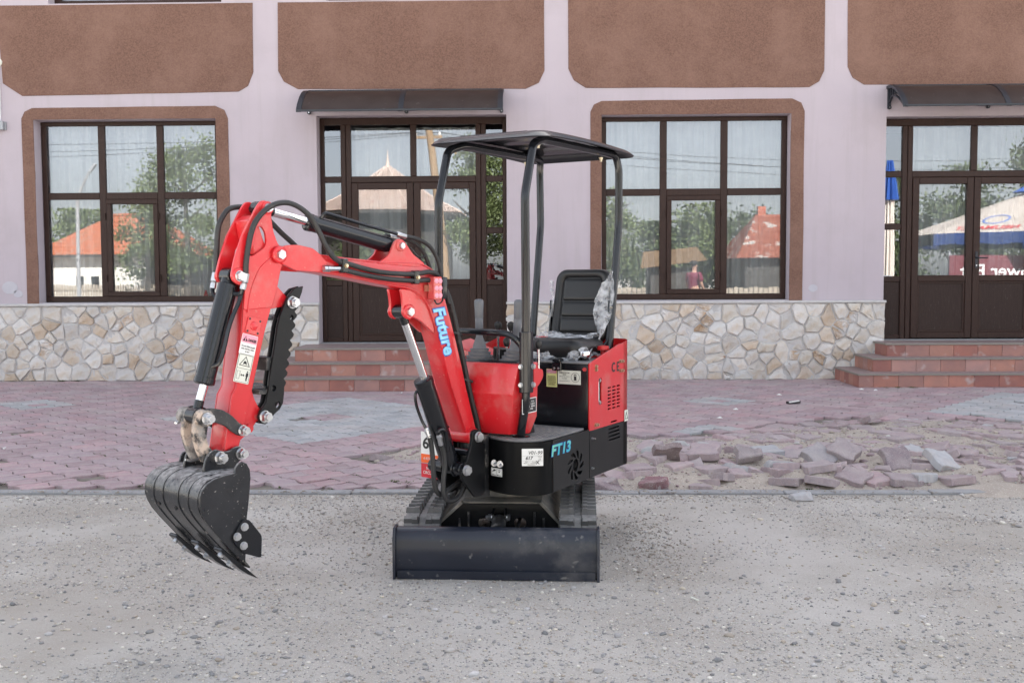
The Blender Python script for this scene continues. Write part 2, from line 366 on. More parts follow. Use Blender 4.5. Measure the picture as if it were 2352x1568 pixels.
def scatter(name, P, R, colors, mat, kind='stuff', squash=.6, parent=None, seed=1, label=None, coarse=False):
    """one mesh of many small angular stones (numpy); P (n,3), R (n,), colors (n,3)"""
    rng = np.random.default_rng(seed); t = (1+5**.5)/2; coarse = coarse
    base = np.array([(-1,t,0),(1,t,0),(-1,-t,0),(1,-t,0),(0,-1,t),(0,1,t),(0,-1,-t),(0,1,-t),(t,0,-1),(t,0,1),(-t,0,-1),(-t,0,1)])/math.hypot(1, t)
    tri = np.array([(0,11,5),(0,5,1),(0,1,7),(0,7,10),(0,10,11),(1,5,9),(5,11,4),(11,10,2),(10,7,6),(7,1,8),(3,9,4),(3,4,2),(3,2,6),(3,6,8),(3,8,9),(4,9,5),(2,4,11),(6,2,10),(8,6,7),(9,8,1)])
    if coarse:
        base = np.array([(1,0,0),(-1,0,0),(0,1,0),(0,-1,0),(0,0,1),(0,0,-1)], float); tri = np.array([(4,0,2),(4,2,1),(4,1,3),(4,3,0),(5,2,0),(5,1,2),(5,3,1),(5,0,3)])
    nb, nt_ = len(base), len(tri); n = len(P); v = base[None]*(1+rng.uniform(-.28, .28, (n, nb, 1)))
    v = v*np.stack([rng.uniform(.7, 1.35, n), rng.uniform(.7, 1.2, n), rng.uniform(.7, 1.2, n)*squash], 1)[:, None]
    a = rng.uniform(0, 6.28, n); c, s = np.cos(a)[:, None], np.sin(a)[:, None]
    v = np.stack([v[..., 0]*c-v[..., 1]*s, v[..., 0]*s+v[..., 1]*c, v[..., 2]], -1)*np.asarray(R)[:, None, None]+np.asarray(P)[:, None]
    f = tri[None]+(np.arange(n)*nb)[:, None, None]
    me = bpy.data.meshes.new(name); nv, nf = n*nb, n*nt_
    me.vertices.add(nv); me.vertices.foreach_set('co', v.astype('f4').ravel())
    me.loops.add(nf*3); me.loops.foreach_set('vertex_index', f.astype('i4').ravel())
    me.polygons.add(nf); me.polygons.foreach_set('loop_start', np.arange(0, nf*3, 3, dtype='i4'))
    ca = me.attributes.new('Col', 'FLOAT_COLOR', 'POINT')
    cc = np.ones((n, nb, 4), 'f4'); cc[..., :3] = np.asarray(colors)[:, None]; ca.data.foreach_set('color', cc.ravel())
    me.update(); me.validate()
    return tag(link(name, me, mat, parent), label, None, None, kind)
def gravel():
    rng = np.random.default_rng(3); P = []; R = []; C = []
    pal = np.array([(0.479,0.449,0.423), (0.394,0.381,0.378), (0.338,0.334,0.333), (0.592,0.530,0.448), (0.648,0.612,0.564), (0.451,0.394,0.333), (0.521,0.503,0.500), (0.267,0.266,0.269), (0.704,0.666,0.602)])
    N = 70000
    y = 3.3+3.85*rng.random(N)**1.25; x = rng.uniform(-1, 1, N)*(.56*y+.25)-.03*y
    r = .0036*np.exp(rng.normal(0, .45, N)); r = np.where(rng.random(N) < .012, r*2.1, r); r = np.clip(r, .002, .019)
    for i in range(N):
        # patchy: fewer stones where the dust lies bare
        d_ = fbm(x[i], y[i], .9, 3)
        if d_ < -.12 and r[i] < .008 and rng.random() < min(.85, (-.12-d_)*4): continue
        P.append((x[i], y[i], ground_z(x[i], y[i])+r[i]*.22)); R.append(r[i]); C.append(pal[rng.integers(len(pal))]*rng.uniform(.8, 1.15))
    P, R, C = np.array(P), np.array(R), np.array(C); b_ = R > .0085
    g = scatter('gravel', P[~b_], R[~b_], C[~b_], 'pebble', label='loose grey grit spread over the yard', coarse=True)
    scatter('pebbles', P[b_], R[b_], C[b_], 'pebble', label='larger rounded pebbles lying on the gravel')
    # churned soil beside the tracks and in front of the kerb, and grit washed over the kerb
    P, R, C = [], [], []
    for cx, cy, sx, sy, k in ((-1.0, 6.35, .55, .22, 1500), (.62, 5.75, .12, .40, 1200), (2.6, 6.35, .9, .10, 700), (-.2, 5.7, .5, .5, 1200), (-1.6, 7.05, 2.2, .10, 2600), (1.6, 7.03, 1.4, .10, 2200), (-4, 7.1, 2, .09, 1500)):
        for _ in range(k):
            x, y = rng.normal(cx, sx), rng.normal(cy, sy)
            if y > 7.23: continue
            r = min(.013, .0044*math.exp(rng.normal(0, .45))); P.append((x, y, (ground_z(x, y) if y < 7.13 else .004)+r*.25)); R.append(r)
            C.append(np.array([(.38,.335,.29),(.43,.385,.34),(.33,.29,.255),(.48,.45,.415)][rng.integers(4)])*rng.uniform(.8, 1.15))
    scatter('soil_crumbs', P, R, C, 'pebble', label='brown crumbs of churned soil beside the tracks and kerb', seed=6, coarse=True)
gravel()

# ------------------------------------------------------------------ paving
PA = rad(49); PT = .212                     # grid direction and pitch of the pavers
EX, EY = V((math.cos(PA), math.sin(PA), 0)), V((-math.sin(PA), math.cos(PA), 0))
PORG = V((-2.25, 11.1, 0))
def paver_loop(k=4, inset=.004, amp=.020):
    P = []; h = PT/2
    f = lambda t: amp*math.sin(2*math.pi*t)
    for i in range(k): t = i/k; P.append((-h+PT*t, -h+f(t)))
    for i in range(k): t = i/k; P.append((h-f(t), -h+PT*t))
    for i in range(k): t = 1-i/k; P.append((-h+PT*t, h+f(t)))
    for i in range(k): t = 1-i/k; P.append((-h-f(t), -h+PT*t))
    s = (h-inset)/h
    return [(x*s, y*s) for x, y in P]
PL = paver_loop()
def paver_mesh(loop, th=.06, ch=.004, rough=0., seed=0, name='paver'):
    rr = random.Random(seed); n = len(loop); vs = []; fs = []
    k = 1-ch*2.4/PT*1.6
    for z, sc in ((-th, 1), (-ch, 1), (0, k)):
        for x, y in loop: vs.append((x*sc+rr.uniform(-rough, rough), y*sc+rr.uniform(-rough, rough), z+rr.uniform(-rough, rough)*.5))
    for a in (0, 1):
        for i in range(n): j = (i+1) % n; fs.append((a*n+i, a*n+j, (a+1)*n+j, (a+1)*n+i))
    fs.append(tuple(range(2*n, 3*n)))
    fs.append(tuple(range(n-1, -1, -1)))
    me = bpy.data.meshes.new(name); me.from_pydata(vs, [], fs); return me
PINK = [(0.426,0.310,0.323), (0.402,0.297,0.311), (0.449,0.323,0.336), (0.407,0.316,0.331), (0.382,0.279,0.290), (0.456,0.306,0.318)]
GREY = [(0.460,0.466,0.471), (0.425,0.431,0.437), (0.483,0.483,0.489)]
def rub_back(x):                             # far edge of the torn-up area
    pts = [(-1.6, 8.6), (-1.1, 9.3), (-.6, 10.2), (.3, 10.35), (1.0, 9.7), (1.7, 9.9), (2.4, 10.5), (3.1, 10.9), (5.0, 10.75), (7, 10.3), (9, 10.2)]
    if x <= pts[0][0]: return 7.0
    for (x0, y0), (x1, y1) in zip(pts, pts[1:]):
        if x <= x1: return y0+(y1-y0)*(x-x0)/(x1-x0)
    return 10.2
def rub_front(x): return 7.22 if x > .35 else 7.22+(.35-x)*.75
def rubble(x, y, m=0.): return rub_front(x)+m*.5 < y < rub_back(x)-m and x > -1.5+m
def sand_z(x, y):
    b = rub_back(x); f = rub_front(x); e = max(0., min(1., (y-f)/.28))*max(0., min(1., (b-y)/.5))*max(0., min(1., (x+1.5)/.6))
    z = -.030+e*(.050+.030*fbm(x, y, 1.3)+.020*fbm(x+5, y, 3.4)+.006*fbm(x, y, 11))
    for cx, cy, r, h in ((1.15, 7.72, .30, .050), (2.05, 7.62, .26, .095), (3.1, 7.75, .32, .055), (.75, 8.0, .3, .06), (3.45, 7.35, .35, .055), (2.75, 8.3, .35, .05), (1.5, 8.4, .4, .05), (.7, 8.9, .35, .05)):
        z += h*math.exp(-(((x-cx)/r)**2+((y-cy)/(r*.75))**2))
    for cx, cy, r, h in ((2.85, 10.1, .22, .05), (-.72, 8.75, .10, .09)):
        z -= h*math.exp(-(((x-cx)/r)**2+((y-cy)/(r*.8))**2))
    return z
def paving():
    pav = MB(); pav.aabb(-16, 16, 7.25, FY+.3, -.30, -.022)
    P = tag(pav.build('paving', 'joint_sand', None, smooth=0), 'forecourt of pink interlocking pavers with grey diamond patterns', None, None, 'structure')
    cells = []
    for i in range(-70, 75):
        for j in range(-70, 75):
            c = PORG+EX*((i+.5)*PT)+EY*((j+.5)*PT)
            if not (7.38 < c.y < FY-.05 and abs(c.x) < .54*c.y+1.8 and -10 < c.x < 9.6): continue
            if rubble(c.x, c.y, -.02) : continue
            if -4.2 < c.x < .3 and c.y > 13.75 and c.x > -3.95: continue
            if c.x > 4.4 and c.y > 14.05: continue
            key = None
            grey = (-6 <= i < 6 and -6 <= j < 6 and not (-1 <= i < 1 and -1 <= j < 1))
            q = c-V((6.12, 11.52, 0)); a, b = q.dot(EX)/PT, q.dot(EY)/PT
            if max(abs(a), abs(b)) < 6.1: grey = True
            for ctr in ((2.08, 12.44), (-5.95, 12.32), (1.75, 9.98)):
                q = c-V((ctr[0], ctr[1], 0)); a, b = abs(q.dot(EX)/PT), abs(q.dot(EY)/PT)
                if max(a, b) < 1.6 and not max(a, b) < .55: grey = True
            h = RND.random()
            if h < .006: continue              # a few missing
            cells.append((c, grey))
    cells.sort(key=lambda t: t[0].y)
    mesh = [paver_mesh(PL, seed=s, rough=.0012) for s in range(5)]
    for m_ in mesh: m_.materials.append(MATS['paver'])
    def pose(c):
        x, y = c.x, c.y; near = 0
        if x > -2.2 and y < 11.6: near = max(0, 1-max(0, (y-rub_back(max(x, -1.5)))/.8))*.6
        dz = .004*fbm(x, y, 1.2)+RND.uniform(-.002, .002)-.0
        if y < 8.2: dz += .006*fbm(x, y, 3)
        t = .012+.05*near
        return V((x, y, dz+near*.008*RND.random())), (RND.gauss(0, t*.6), RND.gauss(0, t*.6), PA+RND.gauss(0, .012+.05*near))
    for c, g in cells[:300]:
        p, r = pose(c); o = bpy.data.objects.new('paver', mesh[RND.randrange(5)]); COL.objects.link(o)
        o.parent = P; o.location = p; o.rotation_euler = r
        kk = RND.uniform(.88, 1.1); o.color = c4(tuple(x*kk for x in RND.choice(GREY if g else PINK)))
    # the rest of the field: one joined part
    import numpy as np_
    base = mesh[0]; bv = np.array([v.co[:] for v in base.vertices]); bf = [tuple(p.vertices) for p in base.polygons][:-1]
    vs = []; fs = []; cs = []
    for k, (c, g) in enumerate(cells[300:]):
        p, r = pose(c); ca, sa = math.cos(r[2]), math.sin(r[2])
        v = np.stack([bv[:,0]*ca-bv[:,1]*sa, bv[:,0]*sa+bv[:,1]*ca, bv[:,2]+bv[:,0]*r[0]+bv[:,1]*r[1]], 1)+np.array(p)
        o_ = k*len(bv); vs.append(v); fs += [tuple(i+o_ for i in f) for f in bf]
        kk = RND.uniform(.88, 1.1); col = [x*kk for x in RND.choice(GREY if g else PINK)]; cs += [col+[1]]*len(bv)
    me = bpy.data.meshes.new('paver_field'); me.from_pydata(np.concatenate(vs).tolist(), [], fs)
    ca = me.attributes.new('Col', 'FLOAT_COLOR', 'POINT'); ca.data.foreach_set('color', np.array(cs, 'f4').ravel())
    tag(link('paver_field', me, 'paver_attr', P), kind='stuff')
    return P
PAVING = paving()
def kerb():
    K = MB(); K.aabb(-16, 3.3, 7.155, 7.325, -.25, -.06)
    o = tag(K.build('kerb', 'kerb_concrete', None, smooth=0), 'flush concrete edging between gravel yard and pink pavers', None, None, 'structure')
    x = -9.3; i = 0
    while x < 3.2:
        l = 1.0 if x < 2.2 else 3.15-x
        if l < .2: break
        m = MB(); m.aabb(x+.004, x+l-.004, 7.15, 7.24+.012, -.2, .004+RND.uniform(-.004, .004))
        s = m.build('kerb_stone', 'kerb_concrete', o, bevel=.006, smooth=0)
        x += l
kerb()
def sand():
    xs = np.arange(-1.7, 7.0, .035); ys = np.arange(7.2, 11.15, .035)
    vs = [(x, y, sand_z(x, y)-(.02 if not rubble(x, y, -.1) else 0)) for y in ys for x in xs]; n = len(xs)
    fs = [(j*n+i, j*n+i+1, (j+1)*n+i+1, (j+1)*n+i) for j in range(len(ys)-1) for i in range(n-1)]
    me = bpy.data.meshes.new('sand'); me.from_pydata(vs, [], fs); me.polygons.foreach_set('use_smooth', [True]*len(fs))
    o = tag(link('sand', me, 'sand'), 'heaped bedding sand laid bare under the torn up pavers', None, None, 'stuff')
    # spill of sand past the end of the kerb
    xs = np.arange(2.5, 7.5, .05); ys = np.arange(6.7, 7.5, .04)
    vs = [(x, y, -.03+.075*max(0, min(1, (x-2.7)/.6))*math.exp(-((y-7.3)/.28)**2)*(1+.35*fbm(x, y, 4))) for y in ys for x in xs]; n = len(xs)
    fs = [(j*n+i, j*n+i+1, (j+1)*n+i+1, (j+1)*n+i) for j in range(len(ys)-1) for i in range(n-1)]
    me = bpy.data.meshes.new('sand_spill'); me.from_pydata(vs, [], fs); me.polygons.foreach_set('use_smooth', [True]*len(fs))
    tag(link('sand_spill', me, 'sand'), 'low bank of sand past the end of the kerb', None, None, 'stuff')
    rng = np.random.default_rng(5); P = []; R = []; C = []
    while len(P) < 15000:
        x, y = rng.uniform(-1.4, 6.2), rng.uniform(7.25, 10.8)
        if not rubble(x, y): continue
        r = min(.028, .0048*math.exp(rng.normal(0, .6))); P.append((x, y, sand_z(x, y)+r*.3)); R.append(r)
        C.append(np.array([(.46,.40,.34),(.38,.33,.29),(.36,.27,.28),(.40,.31,.32),(.50,.48,.46)][rng.integers(5)])*rng.uniform(.8, 1.15))
    scatter('sand_grit', P, R, C, 'pebble', label='crumbs of stone and paver in the sand', seed=8)
sand()
def loose_pavers():
    rr = random.Random(21)
    big = paver_loop(k=7, inset=.001, amp=.013)
    sc = 1.0
    whole = [(x*sc, y*sc) for x, y in big]
    def clip(loop, a, off):
        n = (math.cos(a), math.sin(a)); out = []; m = len(loop)
        for i in range(m):
            p, q = loop[i], loop[(i+1) % m]; dp = p[0]*n[0]+p[1]*n[1]-off; dq = q[0]*n[0]+q[1]*n[1]-off
            if dp <= 0: out.append(p)
            if dp*dq < 0: t = dp/(dp-dq); out.append((p[0]+(q[0]-p[0])*t, p[1]+(q[1]-p[1])*t))
        return out
    def center(l):
        cx = sum(p[0] for p in l)/len(l); cy = sum(p[1] for p in l)/len(l); return [(x-cx, y-cy) for x, y in l]
    meshes = [paver_mesh(whole, .055, .005, .0012, s, 'loose_paver') for s in range(4)]
    frag = []
    for s in range(9):
        l = clip(whole, rr.uniform(0, 6.28), rr.uniform(-.03, .05))
        if s > 3: l = clip(l, rr.uniform(0, 6.28), rr.uniform(-.02, .05))
        if len(l) < 4: l = whole
        frag.append(paver_mesh(center(l), .06, .006, .004, s+40, 'broken_paver'))
    for m_ in meshes+frag: m_.materials.append(MATS['paver'])
    placed = []
    G1, G2 = 'whole pavers loose in the rubble', 'broken paver pieces in the rubble'
    LB1, LB2 = 'dusty pink whole paver lying loose in the sandy rubble', 'broken piece of pink paver in the sandy rubble'
    def put(kind, x, y, rx, ry, rz, dz, col, label, m_=None, s=1.):
        me = m_ or (rr.choice(meshes) if kind == 'loose_paver' else rr.choice(frag))
        o = bpy.data.objects.new(kind, me); COL.objects.link(o)
        o.location = (x, y, sand_z(x, y)+dz); o.rotation_euler = (rx, ry, rz); o.scale = (s, s, s); o.color = c4(col)
        o.scale = (s, s, s); 
        if label is None:
            tl = abs(rx)+abs(ry); pale = col[0]-col[1] < .03
            label = '%s %s %s %s, %s' % ('pale' if pale else 'pink', 'tilted' if tl > .22 else 'flat', 'whole paver' if kind == 'loose_paver' else 'broken paver piece',
                'near the kerb' if y < 8.1 else ('mid rubble' if y < 9.3 else 'far in the rubble'),
                'left of or behind the excavator' if x < .55 else ('just right of the excavator' if x < 1.4 else ('below the second window' if x < 2.6 else ('between window and right steps' if x < 3.9 else 'in front of the right steps'))))
        tag(o, label, 'paver', G1 if kind == 'loose_paver' else G2); placed.append((x, y))
    def pk():
        kk = rr.uniform(.85, 1.10); m_ = rr.uniform(.25, .6); return tuple(c*kk*(1-m_)+d_*m_*kk for c, d_ in zip(rr.choice(PINK), (.40, .355, .345)))
    wh = (.46, .455, .46)
    # the ones that stand out
    put('loose_paver', 3.02, 7.78, rad(30), rad(8), .5, .07, wh, 'whitish paver tilted on edge, cloverleaf outline, nearest the kerb end')
    put('loose_paver', 2.70, 7.82, rad(42), rad(-6), .3, .07, (.27,.215,.225), 'brownish pink paver propped up facing the yard beside the whitish one')
    put('loose_paver', 2.36, 8.02, rad(24), rad(16), -.5, .12, pk(), 'pink paver leaning over its neighbours right of the tall sand heap')
    put('loose_paver', 2.16, 7.98, rad(18), rad(30), -.7, .11, (.36,.33,.335), 'paver with pale dusty top slanting down to the right beside the sand heap')
    put('loose_paver', .98, 8.02, rad(-50), rad(0), .2, .05, (.25,.19,.185), 'paver standing on its side half sunk in sand near the excavator')
    put('loose_paver', .62, 7.98, rad(14), rad(-6), .8, .05, pk(), 'pink cloverleaf paver lying flat in sand just behind the excavator')
    put('loose_paver', 1.30, 8.15, rad(12), rad(-7), -.2, .095, pk(), 'pink paver lying on top of another in the middle rubble', s=1.1)
    put('broken_paver', .52, 7.30, rad(15), rad(10), .4, .04, (.25,.19,.2), 'broken paver corner lying at the kerb near the excavator', frag[1])
    put('broken_paver', .80, 7.36, rad(8), rad(-14), -.35, .05, (.27,.14,.15), 'long reddish paver piece lying along the kerb near the excavator', frag[0])
    put('broken_paver', 1.82, 7.86, rad(-20), rad(6), .1, .06, wh, 'paver piece with white mortar top left of the tall sand heap', frag[2])
    put('broken_paver', 1.62, 8.08, rad(30), rad(8), .2, .10, (.30,.25,.25), 'square paver piece tilted up on other pieces in mid rubble', frag[3])
    put('loose_paver', 1.88, 8.55, rad(5), rad(-3), .3, .035, (.44,.44,.45), 'greyish white paver lying flat in the middle of the rubble')
    put('loose_paver', 2.62, 7.48, rad(4), rad(4), .1, .03, pk(), 'pink paver half buried in sand right at the kerb')
    put('loose_paver', 3.30, 10.35, rad(-20), rad(-12), .4, .09, pk(), 'paver lifted and tilted at the far edge of the torn up area')
    n = 0; tries = 0
    while n < 285 and tries < 9000:
        tries += 1
        x, y = rr.uniform(-1.3, 6.4), 7.35+3.4*rr.random()
        if not rubble(x, y, .06) or x > .56*y+.4: continue
        dens = .9 if x > 1.0 else (.5 if x > .3 else .25)
        if rr.random() > dens: continue
        big_ = rr.random() < (.58 if y > 8.6 else .32)
        md = .175 if big_ else .10
        if any((x-a)**2+(y-b)**2 < md*md for a, b in placed): continue
        flat = min(1, max(0, (y-8.2)/1.4)); t = .15*(1-flat)+.05
        put('loose_paver' if big_ else 'broken_paver', x, y, rr.gauss(0, t), rr.gauss(0, t), rr.uniform(0, 6.28) if rr.random() > flat*.6 else PA+rr.gauss(0, .15), .003+.020*rr.random()+(.018*rr.random() if not flat else 0), wh if rr.random() < .06 else pk(), None)
        n += 1
    # grey boulder-like lumps of mortar
    for k, (x, y, s, c, lb) in enumerate(((1.76, 6.93, .085, (.46,.455,.46), 'pale chunk of concrete lying on the gravel in front of the kerb'), (-.52, 8.62, .19, (.36,.36,.365), 'flat grey concrete slab piece left of the tracks by the hole'), (.95, 8.55, .10, (.44,.43,.42), 'pale mortar lump in the rubble behind the excavator'), (1.2, 8.9, .09, (.45,.44,.43), 'small white mortar lump in the mid rubble'), (.45, 7.75, .07, (.30,.27,.24), 'grey brown rubble lump beside the rear of the excavator'))):
        bm = bmesh.new(); bmesh.ops.create_icosphere(bm, subdivisions=2, radius=1)
        for v in bm.verts:
            q = v.co.copy(); f = 1+.35*mnoise.noise(q*1.7+V((k*7, 0, 0)))+.12*mnoise.noise(q*5)
            v.co = V((q.x*f*s, q.y*f*s*.75, max(-.25, q.z)*f*s*.55))
        o = link('concrete_chunk', bm_mesh(bm, 0, 1, 25), 'paver', None, (x, y, (0 if y < 7.2 else sand_z(x, y))+s*.12)); o.color = c4(c)
        tag(o, lb, 'concrete chunk')
loose_pavers()
def weeds():
    rr = random.Random(4); vs = []; fs = []
    def tuft(x, y, z, n, h):
        for _ in range(n):
            a = rr.uniform(0, 6.28); l = h*rr.uniform(.4, 1.1); w_ = .003+.002*rr.random(); bx, by = x+rr.gauss(0, h*.5), y+rr.gauss(0, h*.5)
            dx, dy = math.cos(a)*l*.8, math.sin(a)*l*.8; px, py = -math.sin(a)*w_, math.cos(a)*w_; i = len(vs)
            vs.extend([(bx-px, by-py, z), (bx+px, by+py, z), (bx+dx*.5-px*.7, by+dy*.5-py*.7, z+l*.5), (bx+dx*.5+px*.7, by+dy*.5+py*.7, z+l*.5), (bx+dx, by+dy, z+l*.62)])
            fs.extend([(i, i+1, i+3, i+2), (i+2, i+3, i+4)])
    for _ in range(950):
        x, y = rr.gauss(-2.2, 1.6), rr.uniform(7.35, 12.5)
        if rubble(x, y): continue
        if x < -7 or x > 1.5: continue
        # weeds sit in the joints
        q = V((x, y, 0))-PORG; a = round(q.dot(EX)/PT); c = PORG+EX*(a*PT)+EY*q.dot(EY)
        tuft(c.x, c.y, -.012, rr.randint(4, 14), rr.uniform(.010, .026))
    for x, y, n, h in ((-.95, 7.5, 60, .035), (-1.05, 7.55, 60, .035), (-.75, 7.45, 50, .03), (-6.9, 14.95, 70, .05), (-6.7, 14.97, 50, .05), (4.75, 13.84, 60, .04), (4.95, 13.84, 60, .04), (4.6, 13.86, 40, .035), (1.9, 7.3, 20, .025), (-2.0, 13.5, 12, .03), (-1.2, 13.5, 14, .03), (1.0, 14.9, 25, .03)):
        tuft(x, y, -.01, n, h)
    me = bpy.data.meshes.new('weeds'); me.from_pydata(vs, [], fs)
    tag(link('weeds', me, 'weed'), 'small green weeds growing in the paver joints', None, None, 'stuff')
weeds()
def litter():
    rr = random.Random(5)
    m = MB(); m.box((2.97, 12.15, .018), .16, .06, .03, (V((.95, .3, .05)).normalized(), V((-.3, .95, 0)).normalized(), V((0, 0, 1))))
    o = m.build('cigarette_packet', 'ink', None, bevel=.004)
    tag(o, 'crushed dark packet lying on the pavers left of the right steps', 'packet')
    m2 = MB(); m2.box((2.97, 12.12, .03), .13, .03, .012, (V((.95, .3, .1)).normalized(), V((-.3, .95, 0)).normalized(), V((0, 0, 1)))); m2.build('lid_flap', 'label_white', o)
    t = MB(); t.tube([(.60, 8.75, .02), (.58, 8.78, .10), (.53, 8.80, .17), (.47, 8.82, .21)], lambda q: .008-.004*q, 6)
    tag(t.build('stick', 'ink_grey', None), 'thin curved dry stick standing out of the rubble beside the excavator', 'stick')
    for i, (x, y) in enumerate(((-5.2, 9.9), (-4.7, 9.0), (-2.8, 9.2), (-3.4, 11.7), (-2.3, 7.7), (1.9, 10.9), (2.2, 11.6), (1.65, 11.4), (3.0, 13.0), (-1.75, 13.3), (4.2, 13.6), (4.35, 13.5), (-1.0, 8.4), (-.9, 11.9))):
        m = MB(); a = rr.uniform(0, 3); m.hull_prism([(x-.03*math.cos(a), y-.03*math.sin(a), .003), (x+.03*math.cos(a), y+.03*math.sin(a), .003), (x+.01, y+.025, .003)], [(x-.03*math.cos(a), y-.03*math.sin(a), .009), (x+.03*math.cos(a), y+.03*math.sin(a), .007), (x+.01, y+.025, .02)])
        tag(m.build('paper_scrap', 'label_white', None), 'tiny white scrap lying on the pavers', 'scrap', 'white scraps on the pavers')
    bk = MB(); bk.box((.72, 4.75, .012), .009, .055, .004, (V((.86, .5, 0)), V((-.5, .86, 0)), V((0, 0, 1))))
    tag(bk.build('wood_splinter', 'label_cream', None), 'small pale wood splinter on the gravel right of the blade', 'splinter')
litter()
# ------------------------------------------------------------------ building
BLD = empty('building', (0, FY, 0)); setorg(BLD.location)
tag(BLD, 'lilac plastered building with brown roughcast panels and stone plinth', 'building')
HOLES = [(-7.27, -4.62, 1.135, 3.775), (.925, 3.61, 1.135, 3.775), (-3.165, -.435, .50, 3.80), (4.955, 7.62, .52, 3.72)]
WX0, WX1, WH = -19., 19., 14.0
UP = [(-7.0, -4.5, 5.42, 7.6), (1.0, 3.5, 5.42, 7.6), (-3.0, -.6, 5.42, 7.6), (5.2, 7.6, 5.42, 7.6)]
def wall():
    hs = HOLES+UP
    xs = sorted({WX0, WX1}|{h[0] for h in hs}|{h[1] for h in hs}); zs = sorted({0., WH}|{h[2] for h in hs}|{h[3] for h in hs})
    m = MB()
    inh = lambda x, z: any(a < x < b and c < z < d_ for a, b, c, d_ in hs)
    for x0, x1 in zip(xs, xs[1:]):
        for z0, z1 in zip(zs, zs[1:]):
            if not inh((x0+x1)/2, (z0+z1)/2): m.face([(x0, FY, z0), (x1, FY, z0), (x1, FY, z1), (x0, FY, z1)])
    D = .34
    for a, b, c, d_ in hs:
        m.face([(a, FY, c), (a, FY, d_), (a, FY+D, d_), (a, FY+D, c)]); m.face([(b, FY, c), (b, FY+D, c), (b, FY+D, d_), (b, FY, d_)])
        m.face([(a, FY, d_), (b, FY, d_), (b, FY+D, d_), (a, FY+D, d_)]); m.face([(a, FY, c), (a, FY+D, c), (b, FY+D, c), (b, FY, c)])
    bmesh.ops.remove_doubles(m.bm, verts=m.bm.verts, dist=1e-5)
    m.build('wall', 'plaster', BLD, smooth=0, recalc=False)
    # body behind the facade
    b = MB(); b.aabb(WX0, WX1, FY+4.2, FY+9.5, 0, WH-.01); b.build('rear_block', 'plaster', BLD, smooth=0)
    for x in (WX0, WX1):
        b = MB(); b.aabb(x-.15, x+.15, FY+.02, FY+4.19, 0, WH-.01); b.build('side_wall', 'plaster', BLD, smooth=0)
    b = MB(); b.aabb(WX0-.4, WX1+.4, FY-.35, FY+9.9, WH, WH+.3); b.build('roof', 'awning_sheet', BLD, smooth=0)
    b = MB(); b.aabb(WX0+.2, WX1-.2, FY+.36, FY+4.18, 4.0, 4.3); b.build('ceiling', 'room_dark', BLD, smooth=0)
    b = MB(); b.aabb(WX0+.2, WX1-.2, FY+.36, FY+4.18, -.05, .50); b.build('floor', 'room_dark', BLD, smooth=0)
    b = MB(); b.aabb(WX0+.2, WX1-.2, FY+4.0, FY+4.15, .5, 4.0); b.build('room_wall', 'room_dark', BLD, smooth=0)
    for a, b_, c, d_ in UP:
        g = MB(); g.aabb(a, b_, FY+.24, FY+.28, c, d_); g.build('upper_window', 'window_glass', BLD, smooth=0)
        f = MB()
        for x0, x1, z0, z1 in ((a, b_, c, c+.09), (a, b_, d_-.09, d_), (a, a+.09, c+.09, d_-.09), (b_-.09, b_, c+.09, d_-.09)): f.aabb(x0, x1, FY+.2, FY+.238, z0, z1)
        f.build('upper_window_frame', 'pvc_brown', BLD, smooth=0)
wall()
def wavy(P, a=.006, step=.25):
    out = []
    for (x0, z0), (x1, z1) in zip(P, P[1:]+P[:1]):
        l = math.hypot(x1-x0, z1-z0); k = max(1, int(l/step))
        for i in range(k):
            t = i/k; x, z = x0+(x1-x0)*t, z0+(z1-z0)*t
            out.append((x+a*mnoise.noise(V((x*1.5, z*1.5, 1))), z+a*mnoise.noise(V((x*1.5, z*1.5, 9)))))
    return out
def panels():
    X, Z = (1, 0, 0), (0, 0, 1); T = 5.36
    specs = [[(-7.70, 4.30), (-7.42, 4.12), (-4.28, 4.15), (-4.14, 4.23), (-4.06, 4.42), (-4.05, T), (-7.75, T)],
             [(-3.69, T), (-3.70, 4.44), (-3.62, 4.29), (-3.42, 4.18), (-.16, 4.155), (.03, 4.24), (.11, 4.41), (.11, T)],
             [(.45, T), (.45, 4.43), (.53, 4.27), (.70, 4.16), (3.86, 4.14), (4.00, 4.22), (4.07, 4.37), (4.07, T)],
             [(4.39, T), (4.40, 4.42), (4.47, 4.27), (4.63, 4.17), (8.2, 4.13), (8.45, 4.3), (8.45, T)]]
    # upper windows cut into the top edge of the first and last panel
    for P in specs:
        P = [(x, z if z < T else 5.40) for x, z in P]
        plate('roughcast_panel', wavy(P), [], .024, (0, FY, 0), X, Z, 'roughcast', BLD, bevel=.005, off=.0)
    for (a, b, top, i0, i1, it) in ((-7.445, -4.44, 3.945, -7.272, -4.618, 3.777), (.765, 3.80, 3.975, .923, 3.612, 3.777)):
        P = [(a, 1.10), (a, top-.15), (a+.05, top-.05), (a+.16, top), (b-.18, top+.01), (b-.05, top-.05), (b, top-.17), (b, 1.10), (i1, 1.10), (i1, it), (i0, it), (i0, 1.10)]
        plate('window_surround', wavy(P, .005), [], .024, (0, FY, 0), X, Z, 'roughcast', BLD, bevel=.004)
panels()
for cx, cz, k in ((-7.70, 1.36, 0), (-7.58, 1.27, 1), (3.95, 1.30, 2)):
    P_ = [(cx+(.10+.05*mnoise.noise(V((a, k*5, 0))))*math.cos(a*.6283)*(1.2 if k == 0 else .7), cz+(.08+.04*mnoise.noise(V((a, k*5, 7))))*math.sin(a*.6283)*(1.2 if k == 0 else .7)) for a in range(10)]
    plate('filler_patch', roundpoly(P_, .02, 2), [], .004, (0, FY-.002, 0), (1, 0, 0), (0, 0, 1), 'patch_plaster', BLD, bevel=.001)
